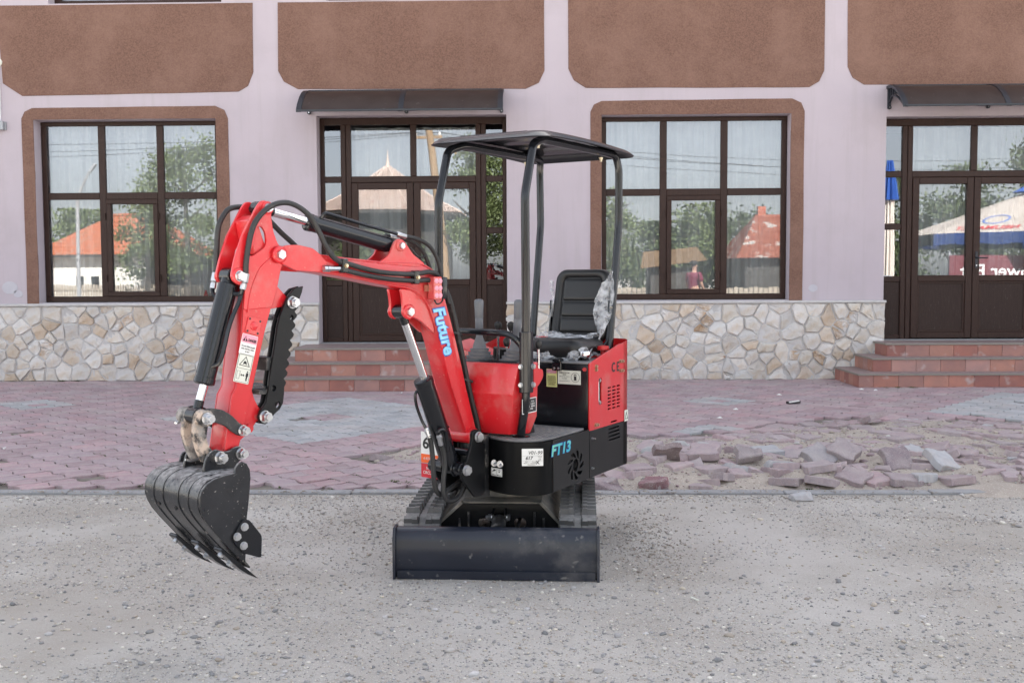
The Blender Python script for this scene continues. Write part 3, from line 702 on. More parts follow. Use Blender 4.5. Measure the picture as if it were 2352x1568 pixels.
def bars(parent, L_, y0, y1, name='frame_bar', mat='pvc_brown', bev=.006):
    for x0, x1, z0, z1 in L_:
        m = MB(); m.aabb(x0, x1, y0, y1, z0, z1); m.build(name, mat, parent, bevel=bev, smooth=0)
def panes(parent, L_, y, name='pane'):
    for x0, x1, z0, z1 in L_:
        m = MB(); m.aabb(x0-.006, x1+.006, y-.003, y+.003, z0-.006, z1+.006); m.build(name, 'window_glass', parent, smooth=0)
def window(x0, x1, label, curt):
    z0, z1 = 1.140, 3.772; W = empty('window', (0, 0, 0), BLD)
    Y = FY+.20; f = .075; w3 = (x1-x0-2*f-2*.10)/3
    m1, m2 = x0+f+w3, x0+f+w3+.10+w3; zt = 2.645
    bars(W, [(x0, x1, z0, z0+.085), (x0, x1, z1-.06, z1), (x0, x0+f, z0+.085, z1-.06), (x1-f, x1, z0+.085, z1-.06)], Y, Y+.07)
    bars(W, [(m1, m1+.10, z0+.085, z1-.06), (m2, m2+.10, z0+.085, z1-.06)], Y+.003, Y+.067, 'mullion')
    bars(W, [(x0+f, m1, zt, zt+.10), (m1+.10, m2, zt, zt+.10), (m2+.10, x1-f, zt, zt+.10)], Y+.005, Y+.066, 'transom')
    a, b = m1+.10, m2; s = .07
    bars(W, [(a, b, z0+.085, z0+.085+s), (a, b, zt-s, zt), (a, a+s, z0+.085+s, zt-s), (b-s, b, z0+.085+s, zt-s)], Y-.012, Y+.05, 'sash_bar')
    panes(W, [(x0+f, m1, zt+.10, z1-.06), (m1+.10, m2, zt+.10, z1-.06), (m2+.10, x1-f, zt+.10, z1-.06), (x0+f, m1, z0+.085, zt), (m2+.10, x1-f, z0+.085, zt), (a+s, b-s, z0+.085+s, zt-s)], Y+.03)
    for zz in (z0+.35, zt-.25):
        for xx in (a-.02, b+.012): 
            h = MB(); h.aabb(xx, xx+.010, Y-.02, Y+.001, zz-.05, zz+.05); h.build('hinge', 'pvc_brown', W, bevel=.003)
    sl = MB(); sl.aabb(x0+.01, x1-.01, FY+.005, FY+.199, z0-.045, z0-.001); sl.build('sill', 'kerb_concrete', W, smooth=0)
WIN_L = window(-7.265, -4.625, None, None)
window(.93, 3.605, None, None)
def door(x0, x1, zb, zt_, handle):
    D_ = empty('entrance_door', (0, 0, 0), BLD); Y = FY+.21; k = 1.0
    c = (x0+x1)/2; xa, xb = x0+.30, x0+.45; xc, xd = c-.045, c+.045; xe, xf = x1-.45, x1-.30; tr = zb+2.33
    bars(D_, [(x0, x0+.06, zb, zt_), (x1-.06, x1, zb, zt_), (x0+.06, x1-.06, zt_-.10, zt_)], Y, Y+.075)
    bars(D_, [(xa, xa+.072, zb, zt_-.10), (xa+.078, xb, zb, zt_-.10), (xe, xe+.072, zb, zt_-.10), (xe+.078, xf, zb, zt_-.10)], Y-.006, Y+.07, 'post')
    bars(D_, [(xc, xd, tr+.09, zt_-.10)], Y+.002, Y+.07, 'mullion')
    bars(D_, [(xb, xe, tr, tr+.09)], Y+.002, Y+.07, 'transom')
    panes(D_, [(xb, xc, tr+.09, zt_-.10), (xd, xe, tr+.09, zt_-.10)], Y+.03)
    for s0, s1 in ((x0+.06, xa), (xf, x1-.06)):
        z = [zb+.06, zb+.83, zb+.91, zb+1.58, zb+1.67, tr, tr+.09, zt_-.10]
        bars(D_, [(s0, s1, zb, z[0]), (s0, s1, z[1], z[2]), (s0, s1, z[3], z[4]), (s0, s1, z[5], z[6])], Y+.003, Y+.07, 'transom')
        p = MB(); p.aabb(s0, s1, Y+.025, Y+.045, z[0], z[1]); p.build('lower_panel', 'pvc_panel', D_, smooth=0)
        panes(D_, [(s0, s1, z[2], z[3]), (s0, s1, z[4], z[5]), (s0, s1, z[6], z[7])], Y+.03)
    for a, b in ((xb+.004, c-.004), (c+.004, xe-.004)):
        s = .095; g0, g1 = zb+.92, tr-.10
        lf = MB()
        for q in ((a, a+s, zb+.012, tr-.004), (b-s, b, zb+.012, tr-.004), (a+s, b-s, zb+.012, zb+.10), (a+s, b-s, zb+.83, g0), (a+s, b-s, g1, tr-.004)): lf.aabb(q[0], q[1], Y-.02, Y+.05, q[2], q[3])
        bars(D_, [(a, a+s, zb+.012, tr-.004), (b-s, b, zb+.012, tr-.004), (a+s, b-s, zb+.012, zb+.10), (a+s, b-s, zb+.83, g0), (a+s, b-s, g1, tr-.004)], Y-.02, Y+.05, 'leaf_bar')
        lf.bm.free()
        p = MB(); p.aabb(a+s, b-s, Y+.01, Y+.03, zb+.10, zb+.83); p.build('lower_panel', 'pvc_panel', D_, smooth=0)
        bd = MB()
        for q in ((a+s, b-s, zb+.10, zb+.13), (a+s, b-s, zb+.80, zb+.83), (a+s, a+s+.03, zb+.13, zb+.80), (b-s-.03, b-s, zb+.13, zb+.80)): bd.aabb(q[0], q[1], Y-.002, Y+.0095, q[2], q[3])
        bd.build('panel_beading', 'pvc_brown', D_, bevel=.003, smooth=0)
        panes(D_, [(a+s, b-s, g0, g1)], Y+.02)
    h = MB(); hx = c+.05
    h.aabb(hx-.016, hx+.016, Y-.032, Y-.021, zb+1.02, zb+1.26); h.tube([(hx, Y-.03, zb+1.17), (hx, Y-.07, zb+1.17), (hx+.02, Y-.075, zb+1.17), (hx+.14, Y-.075, zb+1.165)], .010, 8)
    h.build('handle', 'awning_plastic', D_)
    lk = MB(); lk.cyl((hx, Y-.034, zb+1.06), (hx, Y-.031, zb+1.06), .010); lk.build('lock', 'zinc_steel', D_)
    # ragged mounting foam above the frame
    fm = MB(); rr = random.Random(int(x0*10))
    x = x0+.3
    while x < x1-.3:
        l = rr.uniform(.1, .4); fm.aabb(x, x+l, Y-.012, Y-.002, zt_-.012-rr.uniform(0, .02), zt_+.0); x += l+rr.uniform(.05, .3)
    fm.build('mounting_foam', 'pvc_brown', D_, smooth=0)
    th = MB(); th.aabb(x0, x1, FY+.02, FY+.36, zb-.06, zb-.001); th.build('threshold', 'kerb_concrete', D_, smooth=0)
door(-3.16, -.44, .535, 3.795, True)
door(4.96, 7.615, .555, 3.715, True)

# stone plinths -----------------------------------------------------
def clip_poly(P, nx, ny, c):
    out = []; m = len(P)
    for i in range(m):
        p, q = P[i], P[(i+1) % m]; a = p[0]*nx+p[1]*ny-c; b = q[0]*nx+q[1]*ny-c
        if a <= 0: out.append(p)
        if a*b < 0: t = a/(a-b); out.append((p[0]+(q[0]-p[0])*t, p[1]+(q[1]-p[1])*t))
    return out
STONES = [(.63,.595,.56), (.66,.64,.62), (.62,.58,.535), (.57,.50,.43), (.64,.615,.595), (.61,.585,.565), (.54,.455,.375), (.66,.65,.64), (.59,.57,.555), (.63,.595,.55), (.63,.605,.58), (.61,.59,.575)]
def plinth(x0, x1, ztop, seed, sp=.225):
    rr = random.Random(seed); P = empty('stone_plinth', (0, 0, 0), BLD)
    m = MB(); m.aabb(x0, x1, FY-.060, FY+.0, -.05, ztop-.02); m.build('mortar', 'mortar', P, smooth=0)
    m = MB(); m.aabb(x0-.012, x1+.012, FY-.105, FY+.02, ztop-.02, ztop+.015); m.build('coping', 'mortar', P, bevel=.006, smooth=0)
    pts = []
    for md, tries in ((.25, 40), (.185, 120), (.125, 160), (.080, 90)):
        for _ in range(int(tries*(x1-x0))):
            x, z = rr.uniform(x0, x1), rr.uniform(.02, ztop-.05)
            if all(((x-a)*.85)**2+(z-b)**2 > (md*.62+c*.38)**2 for a, b, w2, c in pts): pts.append((x, z, 0., md))
    sites = pts; pts = [(x, z, w2) for x, z, w2, c in sites]
    out = []
    for i, (x, z, w_) in enumerate(pts):
        poly = [(x0, -.02), (x1, -.02), (x1, ztop-.022), (x0, ztop-.022)]
        for j, (a, b, w2) in enumerate(pts):
            if i == j: continue
            dx, dz = a-x, b-z; d2 = dx*dx+dz*dz
            if d2 > .36 or d2 < 1e-9: continue
            l = math.sqrt(d2); c = ((a*a+b*b-x*x-z*z)/2+(w_-w2)*.5)/l-.010
            poly = clip_poly(poly, dx/l, dz/l, c)
            if len(poly) < 3: break
        if len(poly) < 3: continue
        ar = abs(sum(p[0]*q[1]-q[0]*p[1] for p, q in zip(poly, poly[1:]+poly[:1])))/2
        if ar > .0012: out.append((ar, poly))
    return P, out
def stones():
    allst = []
    for k, (x0, x1) in enumerate(((-9.2, -3.165), (-.435, 4.955))):
        P, o = plinth(x0, x1, 1.11, 11+k); allst += [(a, p, P) for a, p in o]
    allst.sort(key=lambda t: -t[0]); rr = random.Random(9)
    rest = {}
    for n, (a, poly, P) in enumerate(allst):
        # round and roughen the outline
        poly = [p for i, p in enumerate(poly) if math.hypot(p[0]-poly[i-1][0], p[1]-poly[i-1][1]) > .004]
        if len(poly) < 3: continue
        cx = sum(p[0] for p in poly)/len(poly); cz = sum(p[1] for p in poly)/len(poly)
        lp = []; wrp = lambda x, z: (x+.030*mnoise.noise(V((x*4.1, z*4.1, 2)))+.013*mnoise.noise(V((x*13, z*13, 5))), max(.0, min(1.085, z+.030*mnoise.noise(V((x*4.1, z*4.1, 8)))+.013*mnoise.noise(V((x*13, z*13, 11))))))
        for p, q in zip(poly, poly[1:]+poly[:1]):
            
            l_ = math.hypot(q[0]-p[0], q[1]-p[1]); kk = 1 if l_ < .05 else (2 if l_ < .13 else 3)
            for e in range(kk): lp.append(wrp(p[0]+(q[0]-p[0])*e/kk+rr.uniform(-.003, .003), p[1]+(q[1]-p[1])*e/kk+rr.uniform(-.003, .003)))
        cx = sum(p[0] for p in lp)/len(lp); cz = sum(p[1] for p in lp)/len(lp)

        d_ = rr.uniform(.012, .044); tx, tz = rr.uniform(-.16, .16), rr.uniform(-.16, .16)
        k = len(lp); vs = []; fs = []
        for s, dep, j in ((1, 0, 0), (1, d_*.55, .004), (.88, d_, .008), (.45, d_, .012)):
            for x, z in lp:
                xx, zz = cx+(x-cx)*s, cz+(z-cz)*s
                vs.append((xx-cx+rr.uniform(-j, j)*.5, -dep-(tx*(xx-cx)+tz*(zz-cz) if dep == d_ else 0)+rr.uniform(-j, j), zz-cz+rr.uniform(-j, j)*.5))
        for a_ in range(3):
            for i in range(k): j = (i+1) % k; fs.append((a_*k+i, a_*k+j, (a_+1)*k+j, (a_+1)*k+i))
        fs.append(tuple(range(3*k, 4*k)))
        kk = rr.uniform(.84, 1.06); col = tuple(c*kk for c in rr.choice(STONES))
        if n < 300:
            me = bpy.data.meshes.new('stone'); me.from_pydata(vs, [], fs); me.polygons.foreach_set('use_smooth', [True]*len(fs)); me.set_sharp_from_angle(angle=rad(28))
            o = link('stone', me, 'stone', P, (cx, -.055, cz)); o.color = c4(col)
        else:
            R_ = rest.setdefault(P, ([], [], [])); o_ = len(R_[0])
            R_[0].extend([(v[0]+cx, v[1]-.055, v[2]+cz) for v in vs]); R_[1].extend([tuple(i+o_ for i in f) for f in fs]); R_[2].extend([col+(1,)]*len(vs))
    for P, (vs, fs, cs) in rest.items():
        me = bpy.data.meshes.new('small_stones'); me.from_pydata(vs, [], fs)
        ca = me.attributes.new('Col', 'FLOAT_COLOR', 'POINT'); ca.data.foreach_set('color', np.array(cs, 'f4').ravel())
        tag(link('small_stones', me, 'stone_attr', P), kind='stuff')
stones()
# downpipe end and cable box at the left edge, small sensor high on the wall
setorg((-7.78, FY, 3.6)); R_ = empty('cable_duct', ORG); tag(R_, 'white cable duct ending in a grey junction box at the left edge', 'cable duct')
m = MB(); m.aabb(-7.80, -7.735, FY-.045, FY-.001, 3.76, 4.62); m.build('duct', 'white_pvc', R_, bevel=.004)
m = MB(); m.aabb(-7.90, -7.685, FY-.075, FY-.001, 3.63, 3.755); m.build('junction_box', 'grey_metal', R_, bevel=.006)
m = MB(); m.aabb(-7.90, -7.665, FY-.03, FY-.0, 3.635, 3.75); m.build('back_plate', 'grey_metal', R_, smooth=0)
m = MB(); m.lathe((-7.75, FY-.014, 4.60), (0, -1, 0), [(0, .06), (.012, .05), (.02, .02)], 10); m.build('foam_plug', 'label_cream', R_)
setorg((5.75, FY, 4.74)); m = MB(); m.aabb(5.725, 5.765, FY-.05, FY-.0125, 4.725, 4.775); m.cyl((5.735, FY-.04, 4.74), (5.73, FY-.075, 4.715), .016)
tag(m.build('wall_hook', 'white_pvc', None, bevel=.004), 'small white fixing stub high on the brown panel at right', 'wall fixing')
setorg((0, 0, 0))
# curtains -----------------------------------------------------------
def curtain(x0, x1, z0, z1, label, seed, dens=1.):
    rr = random.Random(seed); n = int((x1-x0)/.016); y0 = FY+.42
    ph = [(rr.uniform(6, 9), rr.uniform(0, 6)), (rr.uniform(14, 22), rr.uniform(0, 6)), (rr.uniform(40, 60), rr.uniform(0, 6))]
    def yy(x, t):
        a = sum(math.sin(f*x*2.2+p+.5*math.sin(x*1.7)+t*.25)*k for (f, p), k in zip(ph, (.035, .03, .010)))
        return y0+a*(.75+.5*t)
    rows = 5; vs = []; fs = []
    for j in range(rows):
        t = j/(rows-1)
        for i in range(n+1): x = x0+(x1-x0)*i/n; vs.append((x, yy(x, t), z1+(z0-z1)*t))
    m_ = n+1
    for j in range(rows-1):
        for i in range(n): fs.append((j*m_+i, (j+1)*m_+i, (j+1)*m_+i+1, j*m_+i+1))
    o_ = len(vs); vs += [(x, y+.003, z) for x, y, z in vs]; fs += [tuple(i+o_ for i in f[::-1]) for f in fs]
    me = bpy.data.meshes.new('curtain'); me.from_pydata(vs, [], fs); me.polygons.foreach_set('use_smooth', [True]*len(fs))
    tag(link('curtain', me, 'curtain'), label, 'curtain', 'white sheer curtains behind the glass')
curtain(-7.4, -4.5, .9, 3.9, 'white sheer curtain behind the window at left', 1)
curtain(-2.75, -.85, .55, 3.68, 'white sheer curtain behind the central entrance door', 2)
curtain(.8, 3.7, .9, 3.9, 'white sheer curtain behind the window right of the canopy', 3)
curtain(5.36, 7.7, .6, 3.62, 'white sheer curtain behind the entrance door at the right edge', 4)
m = MB(); m.lathe((-4.92, FY+.32, 1.19), (0, 0, 1), [(0, .028), (.05, .034), (.07, .024), (.12, .005)], 10)
g = m.build('window_figurine', 'red_plastic', None); tag(g, 'small red figurine on the inner sill of the left window', 'figurine')
# awnings ---------------------------------------------------------------
def awning(x0, xm, x1, label):
    setorg((xm, FY, 4.0)); A = empty('awning', ORG); tag(A, label, 'awning')
    prof = [(0, 4.135), (-.10, 4.132), (-.22, 4.110), (-.36, 4.055), (-.50, 3.97), (-.62, 3.865), (-.70, 3.775)]
    for a, b in ((x0+.03, xm-.03), (xm+.03, x1-.03)):
        m = MB(); m.loft([[(x, FY-.002+y, z) for y, z in prof]+[(x, FY-.002+y, z-.006) for y, z in prof[::-1]] for x in (a, b)]); m.build('sheet', 'awning_sheet', A)
    m = MB(); m.aabb(x0, x1, FY-.725, FY-.70, 3.750, 3.778); m.build('front_rail', 'awning_plastic', A, bevel=.004)
    m = MB(); m.aabb(x0, x1, FY-.03, FY-.001, 4.137, 4.160); m.build('wall_rail', 'awning_plastic', A, bevel=.004)
    for x in (x0, xm, x1):
        b = MB()
        b.loft([[(xx, FY-.003+y, z+.010) for y, z in prof]+[(xx, FY-.003+y, z-.030) for y, z in prof[::-1]] for xx in (x-.035, x+.035)])
        b.aabb(x-.02, x+.02, FY-.045, FY-.003, 3.84, 4.10)
        low = [(-.03, 3.90), (-.16, 3.985), (-.30, 3.965), (-.45, 3.90), (-.64, 3.79)]
        b.loft([[(xx, FY+y, z+.010) for y, z in low]+[(xx, FY+y, z-.012) for y, z in low[::-1]] for xx in (x-.015, x+.015)])
        for y, z0, z1 in ((-.10, 3.95, 4.10), (-.20, 3.985, 4.09), (-.30, 3.985, 4.06), (-.40, 3.96, 4.02)): b.aabb(x-.012, x+.012, FY+y-.012, FY+y+.012, z0, z1)
        b.cyl((x, FY-.02, 3.84), (x, FY-.055, 3.84), .026)
        br = b.build('bracket', 'awning_plastic', A, bevel=0)
        k = MB(); k.cyl((x, FY-.056, 3.84), (x, FY-.060, 3.84), .009); k.build('screw_cap', 'zinc_steel', A)
    setorg((0, 0, 0))
awning(-3.26, -1.86, -.50, 'brown curved awning over the central entrance door')
awning(4.98, 6.36, 7.70, 'brown curved awning over the door at the right edge')
# steps ---------------------------------------------------------------
TILE = [(0.391,0.168,0.125), (0.351,0.137,0.105), (0.425,0.200,0.150), (0.385,0.189,0.155), (0.310,0.121,0.098), (0.397,0.215,0.185)]
def tcol(rr):
    k = rr.uniform(.88, 1.1); return c4(tuple(c*k for c in rr.choice(TILE)))
def steps(xl, xr, lv, label, seed):
    """lv: list of (front y, inset from xl/xr, top z) lowest first"""
    setorg(((xl+xr)/2, FY, 0)); S = empty('entrance_steps', ORG); tag(S, label, 'steps'); rr = random.Random(seed); zb = -.02
    for y, ins, z in lv:
        a, b = xl+ins, xr-ins
        m = MB(); m.aabb(a+.014, b-.014, y+.014, FY-.06 if z < .45 else FY+.02, zb, z-.024); m.build('step_core', 'mortar', S, smooth=0)
        x = a+.006; first = True
        while x < b-.05:
            w_ = .33 if not first else rr.uniform(.16, .30); first = False; w_ = min(w_, b-.006-x)
            t = MB(); t.aabb(x+.002, x+w_-.002, y, y+.013, max(zb, .0 if zb < 0 else zb+.002), z-.026); o = t.build('riser_tile', 'step_tile', S, bevel=.0015, smooth=0); o.color = tcol(rr); x += w_
        for sx, xx in ((a, a), (b, b-.013)):
            yy = y+.014
            while yy < FY-.12:
                w_ = min(.21, FY-.11-yy)
                t = MB(); t.aabb(xx, xx+.013, yy+.002, yy+w_-.002, max(zb, 0), z-.026); o = t.build('riser_tile', 'step_tile', S, bevel=.0015, smooth=0); o.color = tcol(rr); yy += w_
        yb = FY+.02 if z > .45 else FY-.11
        x = a-.012
        while x < b:
            w_ = min(.45, b+.012-x)
            t = MB(); t.aabb(x+.0015, x+w_-.0015, y-.012, yb, z-.022, z); t.build('tread_slab', 'step_tread', S, bevel=.002, smooth=0); x += w_
        t = MB(); t.aabb(a-.016, b+.016, y-.018, y-.0125, z-.024, z+.001); t.build('nosing', 'step_nose', S, smooth=0)
        t = MB(); t.aabb(a-.018, a-.0125, y-.018, yb-.01, z-.024, z+.001); t.build('nosing', 'step_nose', S, smooth=0)
        zb = z-.024
    setorg((0, 0, 0))
steps(-3.92, .32, [(13.57, 0, .175), (13.87, .30, .35), (14.17, .60, .525)], 'three red tiled steps up to the central entrance door', 3)
steps(4.25, 9.2, [(13.90, 0, .182), (14.20, .28, .365), (14.50, .56, .545)], 'three red tiled steps up to the door at the right edge', 4)
# ------------------------------------------------------------------ mini excavator
EXO = V((-.17, 5.85, 0)); setorg(EXO)
EXC = empty('mini_excavator', EXO)
tag(EXC, 'red and black tracked mini excavator with black canopy, parked on the gravel', 'excavator')
Zu = V((0, 0, 1))
# house frame (s rearwards, w towards the operator's right, z) and boom frame (r forwards, l towards the operator's left, z)
HP = V((.066, 5.156, 0)); HD = V((.480, .877, 0)).normalized(); HN = V((HD.y, -HD.x, 0))
KB = .95; BP = V((-.439*KB, 5.413*KB, 0)); BA = rad(41); FB = V((-math.sin(BA), -math.cos(BA), 0)); LB = V((math.cos(BA), -math.sin(BA), 0))
def H(s, w_, z): return HP+HD*s-HN*w_+Zu*z
def bz(z): return 1.5+KB*(z-1.5)
def B(r, l, z): return BP+FB*(r*KB)+LB*(l*KB)+Zu*bz(z)
# chassis frame (u rearwards from blade face, v to image right, z)
CO = V((-.21, 5.06, 0)); CU = V((.044, 1, 0)).normalized(); CV = V((CU.y, -CU.x, 0))
def C(u, v, z): return CO+CU*u+CV*v+Zu*z
def splate(name, outline, holes, th, l, mat, parent, bevel=.002):
    q = lambda P: [(r*KB, bz(z)) for r, z in P]
    return plate(name, q(outline), [q(h) for h in holes], th*KB, BP+LB*(l*KB), FB, Zu, mat, parent, bevel)
def bolt(parent, p, a, r=.014, h=.011, nut=False, mat='zinc_steel', name='bolt'):
    m = MB(); m.hexbolt(p, a, r, h, True, nut); return m.build(name, mat, parent, smooth=20)

# --- undercarriage
def stadium(rf, uf, zf, rb, ub, zb, off=0., n=14):
    """closed track path around front idler and rear sprocket, list of (u,z,nu,nz)"""
    d_ = math.hypot(ub-uf, zb-zf); base = math.atan2(zb-zf, ub-uf); dl = math.asin((rb-rf)/d_)
    out = []
    # front arc: from top tangent round the front to the bottom tangent
    a0 = base+math.pi/2+dl; a1 = base+2*math.pi-math.pi/2-dl
    for i in range(n+1):
        a = a0+(a1-a0)*i/n; out.append((uf+rf*math.cos(a), zf+rf*math.sin(a), math.cos(a), math.sin(a)))
    b0 = base-math.pi/2-dl; b1 = base+math.pi/2+dl
    for i in range(n+1):
        a = b0+(b1-b0)*i/n; out.append((ub+rb*math.cos(a), zb+rb*math.sin(a), math.cos(a), math.sin(a)))
    return out
def resample(path, k):
    P = path+[path[0]]; L_ = [0]
    for a, b in zip(P, P[1:]): L_.append(L_[-1]+math.hypot(b[0]-a[0], b[1]-a[1]))
    out = []
    for i in range(k):
        t = L_[-1]*i/k
        j = max(q for q in range(len(L_)) if L_[q] <= t+1e-9); j = min(j, len(P)-2)
        f = (t-L_[j])/max(L_[j+1]-L_[j], 1e-9); a, b = P[j], P[j+1]; out.append(tuple(a[q]+(b[q]-a[q])*f for q in range(4)))
    return out
TP = stadium(.115, .375, .137, .125, 1.32, .150)
def track(v0, v1):
    T = empty('track', (0, 0, 0), EXC); vm = (v0+v1)/2
    P = resample(TP, 96); m = MB()
    loops = []
    for u, z, nu, nz in P:
        loops.append([C(u+nu*a, v, z+nz*a) for v, a in ((v0, -.012), (v0+.006, .004), (vm-.022, .006), (vm-.018, .000), (vm+.018, .000), (vm+.022, .006), (v1-.006, .004), (v1, -.012), (v1-.012, -.02), (v0+.012, -.02))])
    loops.append(loops[0]); m.loft(loops, cap=False); bmesh.ops.remove_doubles(m.bm, verts=m.bm.verts, dist=1e-5)
    m.build('rubber_belt', 'track_rubber', T, smooth=40)
    for i, (u, z, nu, nz) in enumerate(resample(TP, 34)):
        tu, tz = nz, -nu
        for k, (a, b) in enumerate(((v0, vm-.016), (vm+.016, v1))):
            q = MB(); hh = .029; dv = .5*.0
            wid = .017
            off = .009*(1 if k else -1)
            ins = vm-.016 if k == 0 else vm+.016; outer = v0 if k == 0 else v1
            def pt(v, a_, h_, o_=0): return C(u+tu*(a_+o_)+nu*h_, v, z+tz*(a_+o_)+nz*h_)
            bot = [pt(a, -wid, .002), pt(b, -wid, .002), pt(b, wid, .002), pt(a, wid, .002)]
            ia, ib = (a+.004, b-.008) if k == 0 else (a+.008, b-.004)
            top = [pt(ia, -wid*.55, hh), pt(ib, -wid*.55, hh), pt(ib, wid*.55, hh), pt(ia, wid*.55, hh)]
            q.hull_prism(bot, top)
            # stepped lug tip
            c_ = (a+b)/2+(.02 if k == 0 else -.02)
            q.hull_prism([pt(c_-.018, -wid*1.25, .002), pt(c_+.018, -wid*1.25, .002), pt(c_+.018, wid*.6, .002), pt(c_-.018, wid*.6, .002)],
                         [pt(c_-.012, -wid*.9, hh+.004), pt(c_+.012, -wid*.9, hh+.004), pt(c_+.012, wid*.5, hh+.004), pt(c_-.012, wid*.5, hh+.004)])
            q.build('tread_lug', 'track_rubber', T, smooth=0)
    f = MB(); f.loft([[C(u, v, z) for u, z in ((.40, .09), (.40, .19), (1.28, .20), (1.30, .10))] for v in (v0+.035, v1-.035)]); f.build('track_frame', 'black_dusty', T, bevel=.006)
    for u, z, r in ((.375, .137, .095), (1.32, .150, .105)):
        w_ = MB(); w_.cyl(C(u, v0+.02, z), C(u, v1-.02, z), r, n=24); w_.cyl(C(u, v0+.008, z), C(u, v1-.008, z), r*.35, n=16); w_.build('idler' if u < .5 else 'sprocket', 'black_dusty', T)
    for u in (.62, .84, 1.06):
        w_ = MB(); w_.cyl(C(u, v0+.02, .078), C(u, v1-.02, .078), .05, n=18); w_.build('roller', 'black_dusty', T)
track(-.505, -.31); track(.305, .50)
def undercarriage():
    U = empty('undercarriage', (0, 0, 0), EXC)
    pl = [(-.33, .07), (.298, .07), (.298, .205), (.208, .293), (-.213, .293), (-.33, .193)]
    plate('front_plate', pl, [circ(-.095, .190, .033), circ(.097, .190, .033)], .014, C(.42, 0, 0), CV, Zu, 'black_paint', U, .002)
    m = MB(); m.loft([[C(u, v, z) for v, z in ((-.33, .170), (-.213, .285), (.208, .285), (.298, .185), (.298, .205), (.210, .301), (-.215, .301), (-.33, .195))] for u in (.429, 1.25)])
    m.build('saddle', 'chassis_grey', U, bevel=.004)
    m = MB(); m.loft([[C(u, v, z) for v, z in ((-.345, .165), (-.345, .19), (-.215, .309), (-.205, .299), (-.332, .182), (-.332, .165))] for u in (.395, .428)])
    m.build('edge_flange', 'chassis_grey', U); m = MB()
    m.loft([[C(u, v, z) for v, z in ((.312, .175), (.312, .20), (.211, .309), (.201, .299), (.299, .192), (.299, .175))] for u in (.395, .428)]); m.build('edge_flange', 'chassis_grey', U)
    m = MB(); m.aabb(-.37, .02, 6.05, 6.4, .08, .284); m.build('belly_box', 'black_dusty', U)
    for v, z1 in ((-.225, .217), (-.176, .253), (.173, .253), (.222, .222)):
        r_ = MB(); r_.box(C(.404, v, (z1+.07)/2), .020, .012, z1-.07, (CU, CV, Zu)); r_.build('rib', 'black_dusty', U, bevel=.002)
    m = MB(); m.cyl((-.17, 5.86, .303), (-.17, 5.86, .424), .26, n=40); m.build('slew_ring', 'chassis_grey', U)
undercarriage()
def dozer():
    D = empty('dozer_blade', (0, 0, 0), EXC)
    prof = [(.03, .004), (.012, .06), (.008, .13), (.012, .19), (.028, .232), (.05, .250), (.075, .252), (.075, .238), (.056, .232), (.042, .215), (.028, .18), (.026, .13), (.03, .07), (.052, .004)]
    m = MB(); m.loft([[C(u, v, z) for u, z in prof] for v in np.linspace(-.497, .497, 13)]); m.build('moldboard', 'blade_paint', D, smooth=40)
    for v in (-.504, .504):
        plate('end_plate', [(-.010, .004), (-.012, .20), (.012, .258), (.085, .26), (.10, .14), (.075, .004)], [], .014, C(0, v, 0), CU, Zu, 'blade_paint', D, .003)
    m = MB(); m.aabb(0, 0, 0, 0, 0, 0) if False else None
    m = MB(); m.loft([[C(u, v, z) for u, z in ((.0065, .004), (.0045, .045), (.012, .047), (.030, .004))] for v in (-.49, .49)]); m.build('cutting_edge', 'blade_paint', D)
    for v in (-.21, .21):
        a = MB(); a.loft([[C(u, v+q, z) for u, z in ((.05, .05), (.05, .13), (.40, .14), (.40, .08))] for q in (-.022, .022)]); a.build('push_arm', 'black_paint', D, bevel=.003)
    Cy = MB(); Cy.cyl(C(.07, -.010, .155), C(.36, -.010, .215), .038, n=20); Cy.build('cylinder_barrel', 'black_dusty', D)
    e = MB(); e.cyl(C(.36, -.010, .215), C(.40, -.010, .225), .028); e.build('cylinder_rod', 'black_gloss', D)
    for v in (-.042, .022):
        plate('clevis', [(.34, .20), (.35, .25), (.375, .268), (.41, .272), (.41, .17)], [], .012, C(0, v, 0), CU, Zu, 'black_paint', D)
    bolt(D, C(.375, .030, .230), CV, .020, .014); bolt(D, C(.375, -.050, .230), -CV, .020, .020, True)
    f = MB(); f.cyl(C(.24, -.04, .19), C(.24, -.075, .187), .012); f.lathe(C(.24, -.07, .187), -CV, [(0, .015), (.018, .015), (.022, .010)], 8); f.build('hose_fitting', 'zinc_steel', D)
    h = MB(); h.tube([C(.16, .06, .15), C(.28, .080, .17), C(.42, .090, .19), C(.6, .09, .2)], .010, 8); h.build('hose', 'hose_rubber', D)
dozer()

